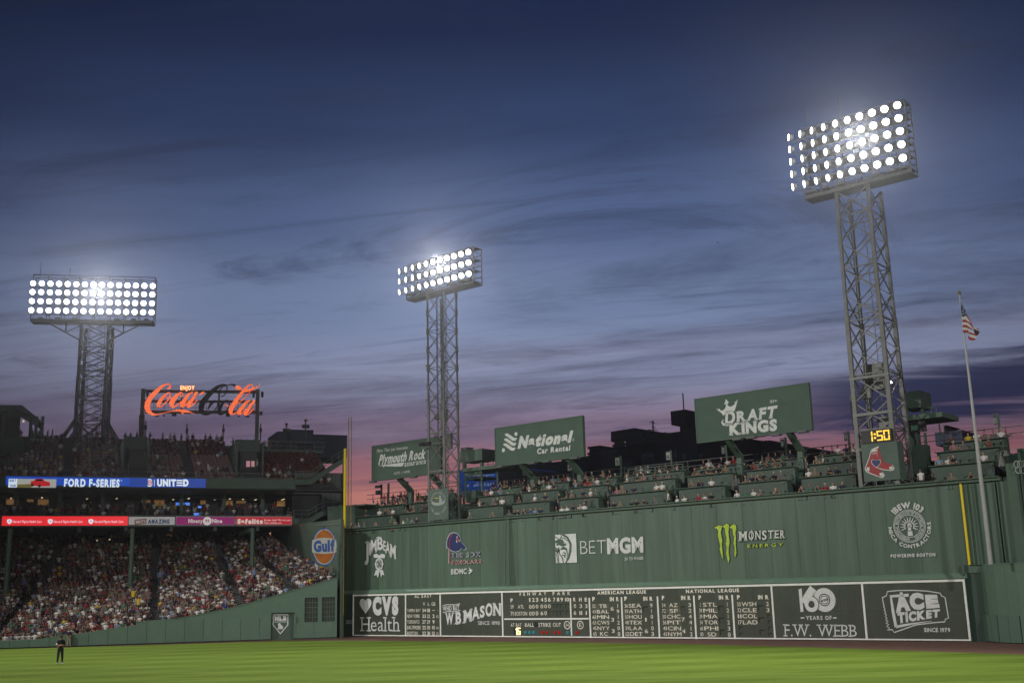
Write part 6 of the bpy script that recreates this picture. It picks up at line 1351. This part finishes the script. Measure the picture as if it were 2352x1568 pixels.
# people standing in the stair aisles
for u, k in ((5.1, 0), (20.9, 2), (26.7, 1), (32.7, 1), (40.0, 0), (45.9, 1), (51.7, 2), (31.0, 0), (62.4, 0)):
    nm, c = pick(); person(WL.P(u, FL[k] + .05, CT[k][0] + .95), jit(FACE, .8), 'stand', nm, c, 'stair aisle ' + [t_ for e, t_ in LAND if u < e][0], 'spectators on top of the tall wall')
# bleacher corner on the right
for x, y, p_, nm, c in ((2306, 1290, 'stand', 'navy', (.012, .016, .035)),): pass
for i, (x, nm, c, p_) in enumerate(((2333, 'yellow', (.5, .42, .06), 'sit_lean'), (2345, 'tan', (.26, .21, .15), 'sit_cap'), (2322, 'black', (.015, .015, .018), 'sit'), (2358, 'red', (.24, .016, .02), 'sit'))):
    q_ = at(x, 1291, 82.5); person((q_[0], q_[1], 4.75), (-.3, -1), p_, nm, c, 'behind the bleacher wall at the right edge', 'spectators in the bleachers')
# lower bowl: nearest rows one by one, the rest as a single crowd
crowd = []; seats_one = []; seats_many = []
gf = -GS.n
def landmark(px_):
    for e, t_ in ((60, 'at far left edge'), (150, 'behind umpire'), (270, 'right of umpire'), (400, 'left of wall step'), (480, 'at wall step'), (590, 'left of roll-up door'), (690, 'above roll-up door'), (2000, 'above barred windows')):
        if px_ < e: return t_
def proj(p):
    d = np.array(p) - CAM; k = d @ FW; return (W_PX / 2 + F_PX * (d @ RX) / k, H_PX / 2 - F_PX * (d @ UX) / k)
cand = []
for j in range(NR):
    v = (j + .5) / NR; a, b = surf(0, v), surf(1, v); Lr = np.linalg.norm(b - a); n = int(Lr / .56)
    for i in range(n):
        t_ = (i + .5) / n; p = surf(t_, v)
        uu = (p - GS.a) @ GS.u; v1_ = surf(t_, j / NR)[2]
        p = np.array([p[0], p[1], v1_]); x, y = proj(p)
        if x < -60: continue
        aisle = any(abs(uu - (ua + (v - .5) * sl)) < .55 for ua, sl in ((4.0, 7), (17.2, 3), (25.3, 2.5), (30.0, 1)))
        if aisle or (11.0 < v * 20 < 11.9): continue
        (seats_one if j < 2 and len(seats_one) < 90 and i % 2 else seats_many).append((p, j))
        dens = .93 - max(0, v - .75) * .9
        if x < 640 and j < 2: dens = .9
        if 520 < x < 620 and .1 < v < .3: dens = .7
        if random.random() < dens: cand.append((j, t_, p, x, y))
near = [c for c in cand if c[0] < 3 and c[3] > 0]
budget = 296 - len(PEOPLE) - 12
near = sorted(near, key=lambda c: (c[0], c[3])); step = max(1, len(near) / max(1, budget)); chosen = set(id(c) for c in near[:budget])
for c in cand:
    j, t_, p, x, y = c; nm, cc = pick(); pose = random.choice(['sit', 'sit', 'sit_cap', 'sit_clap', 'sit_long', 'sit_lean', 'sit_phone'])
    if random.random() < .05: pose = random.choice(['stand', 'stand_cap', 'stand_clap'])
    if id(c) in chosen: person(p, jit(gf), pose, nm, cc, ['first', 'second', 'third'][j] + ' row of lower stand ' + landmark(x), 'spectators in the front rows of the lower stand')
    else: crowd.append((p, jit(gf), pose, cc))
# a few that catch the eye
for (x, y), p_, nm, c, w in ((r3(1256, 850), 'arms_up', 'bright yellow', (.6, .42, .02), 'above wall step, left of pair'), (r3(1345, 890), 'arms_up', 'bright yellow', (.6, .42, .02), 'above wall step, right of pair'),
                         (r4(750, 640), 'stand', 'pale blue', (.16, .25, .45), 'at foot of right pillar'), (r3(205, 720), 'stand', 'slate blue', (.08, .11, .22), 'on the aisle stair right of the left pillar'), (r3(1537, 640), 'stand', 'light blue', (.12, .2, .4), 'in front of the tunnel left of the right pillar')):
    best = min(((proj(surf(t_, v))[0] - x) ** 2 + (proj(surf(t_, v))[1] - y) ** 2, t_, v) for t_ in np.linspace(.1, 1, 60) for v in np.linspace(0, 1, 60)); q_ = surf(best[1], best[2])
    person(q_ + gf * .3 + np.array([0, 0, .15]), jit(gf, .2), p_, nm, c, w, 'spectators standing in the lower stand', 1.08)
# club level
for k in range(4):
    u = -10.
    while u < 38:
        if random.random() < .48 and not (k < 3 and 20 < u < 20.5):
            nm, cc = pick(); st = k == 3 or random.random() < .15; crowd.append((GS.P(u, 14.0 + .42 * min(k, 2), 1.1 + k * 1.55) if u < 34.2 else GS.P(u, 14.0, 5), jit(gf), 'stand' if st else random.choice(['sit', 'sit_cap', 'sit_lean']), cc))
        u += random.uniform(.5, .9)
# upper deck
for j in range(UD):
    u = -9.5
    while u < 39.6:
        a = (j + .5) / UD; z = z0u + (z1u - z0u) * (j / UD); p = GS.P(u, z + .02, .6 + 13.2 * a); blocked = 13.2 < u < 16.8 or 27.2 < u < 31.2 or abs(u - 7) < .5 or abs(u - 21.5) < .5 or u < (2.5 if j > 7 else -20)
        if u > 31 and j > 10: blocked = True
        if not blocked:
            (seats_one if (16.8 < u < 27.2 and j < 9 and len(seats_one) < 298 and j > 0) else seats_many).append((p, j))
            d = .62 if u < 13.2 else (.50 if j < 4 else .14 if j < 12 else .25) if u < 27.2 else (.62 if j < 3 else .15 if j < 5 else .03)
            if random.random() < d: nm, cc = pick(); crowd.append((p, jit(gf, .6), random.choice(['sit', 'sit_cap', 'sit_lean', 'sit_clap', 'sit_long']), cc))
        u += .56
u = -6.
while u < 39:   # standing silhouettes along the back, their shade put into darker clothes
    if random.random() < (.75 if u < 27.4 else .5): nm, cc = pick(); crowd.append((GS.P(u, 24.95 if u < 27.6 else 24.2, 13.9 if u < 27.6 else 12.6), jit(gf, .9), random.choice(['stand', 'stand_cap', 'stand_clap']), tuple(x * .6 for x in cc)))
    u += random.uniform(.55, 1.1)

def tris(mb):
    v = np.array(mb.v, float); f, m = [], []
    for q_, mi in zip(mb.f, mb.m):
        for i in range(1, len(q_) - 1): f.append((q_[0], q_[i], q_[i + 1])); m.append(mi)
    return v, np.array(f), np.array(m)
def merged(name, items, templ, colf, mat):
    """items: (pos, facing, key, colour)"""
    tc_ = {k: tris(m) for k, m in templ.items()}; V, Fa, Cc = [], [], []; base = 0
    for pos, face, key, colr in items:
        v, f, m = tc_[key]; a = math.atan2(face[1], face[0]) + math.pi / 2; s = random.uniform(.95, 1.05); ca_, sa_ = math.cos(a) * s, math.sin(a) * s
        w = np.empty_like(v); w[:, 0] = v[:, 0] * ca_ - v[:, 1] * sa_ + pos[0]; w[:, 1] = v[:, 0] * sa_ + v[:, 1] * ca_ + pos[1]; w[:, 2] = v[:, 2] * s + pos[2]
        V.append(w); Fa.append(f + base); base += len(v); Cc.append(np.array(colf(colr))[m])
    V = np.concatenate(V); Fa = np.concatenate(Fa); Cc = np.concatenate(Cc)
    me = bpy.data.meshes.new(name); me.vertices.add(len(V)); me.vertices.foreach_set('co', V.ravel()); me.loops.add(len(Fa) * 3); me.loops.foreach_set('vertex_index', Fa.ravel().astype(np.int32))
    me.polygons.add(len(Fa)); me.polygons.foreach_set('loop_start', np.arange(0, len(Fa) * 3, 3, dtype=np.int32)); me.update(calc_edges=True)
    at_ = me.attributes.new('tint', 'FLOAT_COLOR', 'FACE'); at_.data.foreach_set('color', np.concatenate([Cc, np.ones((len(Cc), 1))], 1).ravel().astype(np.float32))
    me.materials.append(mat); me.validate(); o = bpy.data.objects.new(name, me); COL.objects.link(o); return o
m_crowd = bpy.data.materials.new('crowd_clothes'); m_crowd.use_nodes = True; t_ = m_crowd.node_tree; an = t_.nodes.new('ShaderNodeAttribute'); an.attribute_name = 'tint'; t_.links.new(an.outputs[0], t_.nodes['Principled BSDF'].inputs['Base Color']); t_.nodes['Principled BSDF'].inputs['Roughness'].default_value = .8
SK = [(.30, .17, .11), (.34, .20, .14), (.16, .08, .05), (.26, .15, .10), (.08, .04, .025)]; HR = [(.02, .013, .01), (.06, .035, .02), (.20, .13, .06), (.12, .11, .10), (.03, .02, .015)]; PT = [(.03, .035, .06), (.02, .02, .02), (.22, .18, .13), (.10, .10, .11), (.06, .08, .13)]; CP = [(.65, .64, .6), (.02, .03, .07), (.25, .02, .02), (.05, .05, .05), (.5, .49, .45)]
def cfun(c): return [random.choice(SK), c, random.choice(PT), random.choice(HR), random.choice(CP)]
cr_ = merged('crowd', crowd, FIG, cfun, m_crowd); tag(cr_, 'dense crowd of seated spectators in bright and dark clothes filling the three-level grandstand', 'crowd', kind='stuff')
# seats
def seat_mb():
    mb = MB(); P0 = Plane((0, 0), (1, 0)); mb.pbox(P0, -.23, .23, .40, .45, -.40, -.02); mb.pbox(P0, -.23, .23, .46, .86, -.02, .03); mb.pbox(P0, -.03, .03, 0, .40, -.16, -.08); return mb
sm_ = seat_mb(); seat_me = sm_.mesh('seat', m_seat)
for p, j in seats_one: inst('seat', seat_me, gs, p + GS.n * .12, (0, 0, GS.ang()))
o = merged('seats', [(p + GS.n * .12, tuple(gf[:2]), 's', j) for p, j in seats_many], {'s': sm_}, lambda j: [(.085, .009, .010)], m_crowd); o.parent = gs; o.location = tuple(-ORG[gs.name]); o['kind'] = 'stuff'; o.name = 'seats'

# ---- larger figures: grown from a skeleton
def skin_fig(name, J, E_, pos, face, bone_mat, mats, scale=1.0, parent=None):
    me = bpy.data.meshes.new(name); names = list(J); me.from_pydata([J[n][:3] for n in names], [(names.index(a), names.index(b)) for a, b in E_], [])
    o = bpy.data.objects.new(name, me); COL.objects.link(o); sk = o.modifiers.new('s', 'SKIN')
    if not me.skin_vertices: me.skin_vertices.new() if hasattr(me.skin_vertices, 'new') else None
    for i, n in enumerate(names): sv = me.skin_vertices[0].data[i]; sv.radius = J[n][3]; sv.use_root = (n == 'pelvis')
    o.modifiers.new('u', 'SUBSURF').levels = 2
    dg = bpy.context.evaluated_depsgraph_get(); dg.update(); m2 = bpy.data.meshes.new_from_object(o.evaluated_get(dg)); bpy.data.objects.remove(o)
    m2.name = name; m2.materials.clear()
    for m in mats: m2.materials.append(m)
    P_ = {n: np.array(J[n][:3]) for n in names}
    for pl_ in m2.polygons:
        c = np.array(pl_.center); bd = None
        for i, (a, b) in enumerate(E_):
            A, B = P_[a], P_[b]; d = B - A; t = np.clip((c - A) @ d / (d @ d + 1e-9), 0, 1); q_ = np.linalg.norm(c - A - d * t) - .4 * (J[a][3][0] * (1 - t) + J[b][3][0] * t)
            if bd is None or q_ < bd[0]: bd = (q_, i)
        pl_.material_index = bone_mat(E_[bd[1]], c); pl_.use_smooth = True
    o = bpy.data.objects.new(name, m2); COL.objects.link(o); o.location = tuple(pos); o.rotation_euler = (0, 0, math.atan2(face[1], face[0]) + math.pi / 2); o.scale = (scale,) * 3; ORG[o.name] = np.array(pos, float); return o
def adult(arms, stance=.12, turn=0.0):
    J = {'pelvis': (0, 0, .95, (.15, .11)), 'waist': (0, 0, 1.10, (.145, .11)), 'chest': (0, -.01, 1.32, (.18, .125)), 'neckb': (0, 0, 1.46, (.10, .08)), 'neck': (0, -.01, 1.53, (.055, .055)), 'head': (0, -.03, 1.63, (.075, .09)), 'crown': (0, -.02, 1.72, (.07, .08))}
    E_ = [('pelvis', 'waist'), ('waist', 'chest'), ('chest', 'neckb'), ('neckb', 'neck'), ('neck', 'head'), ('head', 'crown')]
    for s, n in ((-1, 'l'), (1, 'r')):
        J['hip' + n] = (s * .10, 0, .88, (.10, .10)); J['knee' + n] = (s * stance, -.02, .50, (.072, .075)); J['ankle' + n] = (s * (stance + .02), .02, .10, (.05, .05)); J['toe' + n] = (s * (stance + .05), -.17, .04, (.045, .035))
        J['sh' + n] = (s * .20, 0, 1.42, (.065, .065)); J['el' + n] = tuple(arms[n][0]) + ((.048, .048),); J['wr' + n] = tuple(arms[n][1]) + ((.034, .034),); J['ha' + n] = tuple(arms[n][2]) + ((.04, .025),)
        E_ += [('pelvis', 'hip' + n), ('hip' + n, 'knee' + n), ('knee' + n, 'ankle' + n), ('ankle' + n, 'toe' + n), ('neckb', 'sh' + n), ('sh' + n, 'el' + n), ('el' + n, 'wr' + n), ('wr' + n, 'ha' + n)]
    return J, E_
def bm(e, c):
    b = e[1]
    if b in ('neck', 'head'): return 3 if (c[1] > .02 and c[2] > 1.58) or c[2] > 1.69 else 0
    if b == 'crown': return 3
    if b[:2] in ('wr', 'ha'): return 0
    if b[:2] == 'el': return 1
    if b[:3] == 'toe': return 4
    if b[:3] in ('hip', 'kne', 'ank') or c[2] < .98: return 2
    return 1
m_ublk = mk('umpire_black', (.012, .013, .013), .8, .1, 8); m_charc = mk('charcoal_trousers', (.022, .024, .026), .8, .1, 8); m_khaki = mk('khaki', (.30, .25, .17), .8, .1, 8); m_nvy = mk('navy_polo', (.014, .020, .045), .8, .1, 8); m_shoe = mk('dark_shoe', (.03, .03, .03), .6); m_sole = mk('white_sole', (.55, .55, .52), .6); m_skin1 = mk('tanned_skin', (.34, .17, .10), .6); m_hair1 = mk('short_dark_hair', (.03, .02, .015), .7)
cross = {'l': [(-.25, -.05, 1.13), (-.02, -.24, 1.18), (.10, -.20, 1.20)], 'r': [(.25, -.05, 1.11), (.03, -.27, 1.15), (-.10, -.25, 1.14)]}
behind = {'l': [(-.27, .04, 1.14), (-.08, .17, .98), (-.01, .18, .93)], 'r': [(.27, .04, 1.14), (.08, .17, .98), (.02, .20, .95)]}
hips = {'l': [(-.29, .02, 1.14), (-.22, -.14, .96), (-.18, -.2, .92)], 'r': [(.29, .02, 1.14), (.22, -.14, .96), (.18, -.2, .92)]}
g0 = gpt(137, 1523); J, E_ = adult(cross, .13)
J = {k: v[:3] + ((v[3][0] * 1.16, v[3][1] * 1.16),) for k, v in J.items()}
um = skin_fig('person', J, E_, g0, (.55, -.85), bm, [m_skin1, m_ublk, m_charc, m_ublk, m_shoe], 1.13)
tag(um, 'umpire in black shirt and cap standing with folded arms on the outfield grass', 'person')
def child_prims(par, parts):
    for nm, mb, m in parts:
        me = mb.mesh(nm, m); o = bpy.data.objects.new(nm, me); COL.objects.link(o); o.parent = par
mb = MB(); mb.add([(-.065, -.10, 1.70), (.065, -.10, 1.70), (.05, -.20, 1.68), (-.05, -.20, 1.68), (-.065, -.10, 1.715), (.065, -.10, 1.715), (.05, -.20, 1.69), (-.05, -.20, 1.69)], [(0, 1, 2, 3), (7, 6, 5, 4), (0, 4, 5, 1), (1, 5, 6, 2), (2, 6, 7, 3), (3, 7, 4, 0)])
mb2 = MB().tube((0, -.015, 1.66), (0, -.01, 1.76), .105, .085, 12).tube((0, -.01, 1.76), (0, -.01, 1.80), .085, .03, 12)
sole = MB(); [sole.beam((s * .155, .06, .02), (s * .18, -.24, .02), .11, .05) for s in (-1, 1)]
num = MB().beam((-.26, -.075, 1.30), (-.285, -.08, 1.20), .09, .02)
child_prims(um, [('cap_peak', mb, m_ublk), ('cap_crown', mb2, m_ublk), ('sleeve_patch', num, m_print)]); 
for s in (-1, 1): child_prims(um, [('shoe_sole', MB().beam((s * .155, .06, .025), (s * .18, -.26, .025), .11, .055), m_sole)])
g1 = ST.P(ST.px(158, 1486, -.4)[0], 0, -.45); J, E_ = adult(behind, .13)
o = skin_fig('person', J, E_, g1, (.25, .97), bm, [m_skin1, m_nvy, m_khaki, m_hair1, m_khaki], 1.0)
tag(o, 'attendant in navy polo and khaki trousers, hands behind back, at the padded wall', 'person'); child_prims(o, [('shirt_emblem', MB().beam((-.03, .135, 1.38), (.03, .135, 1.38), .05, .01), m_red)])
q_ = at(2303, 1291, 83.0); o = skin_fig('person', *adult(hips, .12), (q_[0], q_[1], 4.62), (.5, -.85), bm, [m_skin1, m_nvy, m_khaki, m_hair1, m_shoe], 1.0)
tag(o, 'man in navy polo standing behind the bleacher wall beside the flagpole', 'person')
# man climbing by the portal of the upper deck
b_ = GS.px(*c2(858, 855), 2.2); o = person(GS.P(b_[0], b_[1] - .1, 2.2), (-.8, -.5), 'stand_cap', 'white', (.42, .42, .40), 'on upper deck portal steps', 'spectators on the upper deck', 1.05)

# tiny bird in the sky
c = at(1649, 557, 260); t = thing('bird', tuple(c), 'tiny dark bird alone in the sky left of the tall right light tower', 'bird')
mb = MB(); mb.tube(c - np.array([.28, 0, 0]), c + np.array([.28, 0, .02]), .09, .03, 6); mb.build('body', m_black, t)
for s in (-1, 1): MB().prism([c + np.array([-.1, 0, .03]), c + np.array([.12, 0, .03]), c + np.array([.02, s * .45, .16])], (0, 0, .02)).build('wing', m_black, t)

# ================================================================== DISTINCT LABELS FOR THE INDIVIDUALS
byl = {}
for o, l, x in PEOPLE: byl.setdefault(l, []).append((x, o))
ORD = ['leftmost', 'second from left', 'third from left', 'fourth from left', 'fifth from left', 'sixth from left', 'seventh from left', 'eighth from left', 'ninth from left', 'tenth from left', 'eleventh from left', 'twelfth from left']
for l, L_ in byl.items():
    L_.sort(key=lambda q: q[0])
    for i, (x, o) in enumerate(L_):
        s = l if len(L_) == 1 else f"{ORD[min(i, 11)]} {l}"
        if len(s.split()) > 16: s = s.replace(', seated', ',').replace(',,', ',')
        o['label'] = ' '.join(s.split()[:16])

# ================================================================== ADDED HAZE FOR LAMP GLOW
HZ = True
if HZ:
    mh = bpy.data.materials.new('glow_haze'); mh.use_nodes = True; nt = mh.node_tree; nt.nodes.clear(); o_ = nt.nodes.new('ShaderNodeOutputMaterial'); v_ = nt.nodes.new('ShaderNodeVolumePrincipled')
    v_.inputs['Color'].default_value = (.9, .92, 1, 1); v_.inputs['Density'].default_value = 0.000105; v_.inputs['Anisotropy'].default_value = .84; nt.links.new(v_.outputs[0], o_.inputs['Volume'])
    P0 = Plane((0, 0), (1, 0)); hz_o = MB().pbox(P0, -220, 220, -1.2, 58, -110, 290).build('haze', mh); tag(hz_o, kind='stuff'); hz_o['label'] = 'thin haze added so the lamps glow'
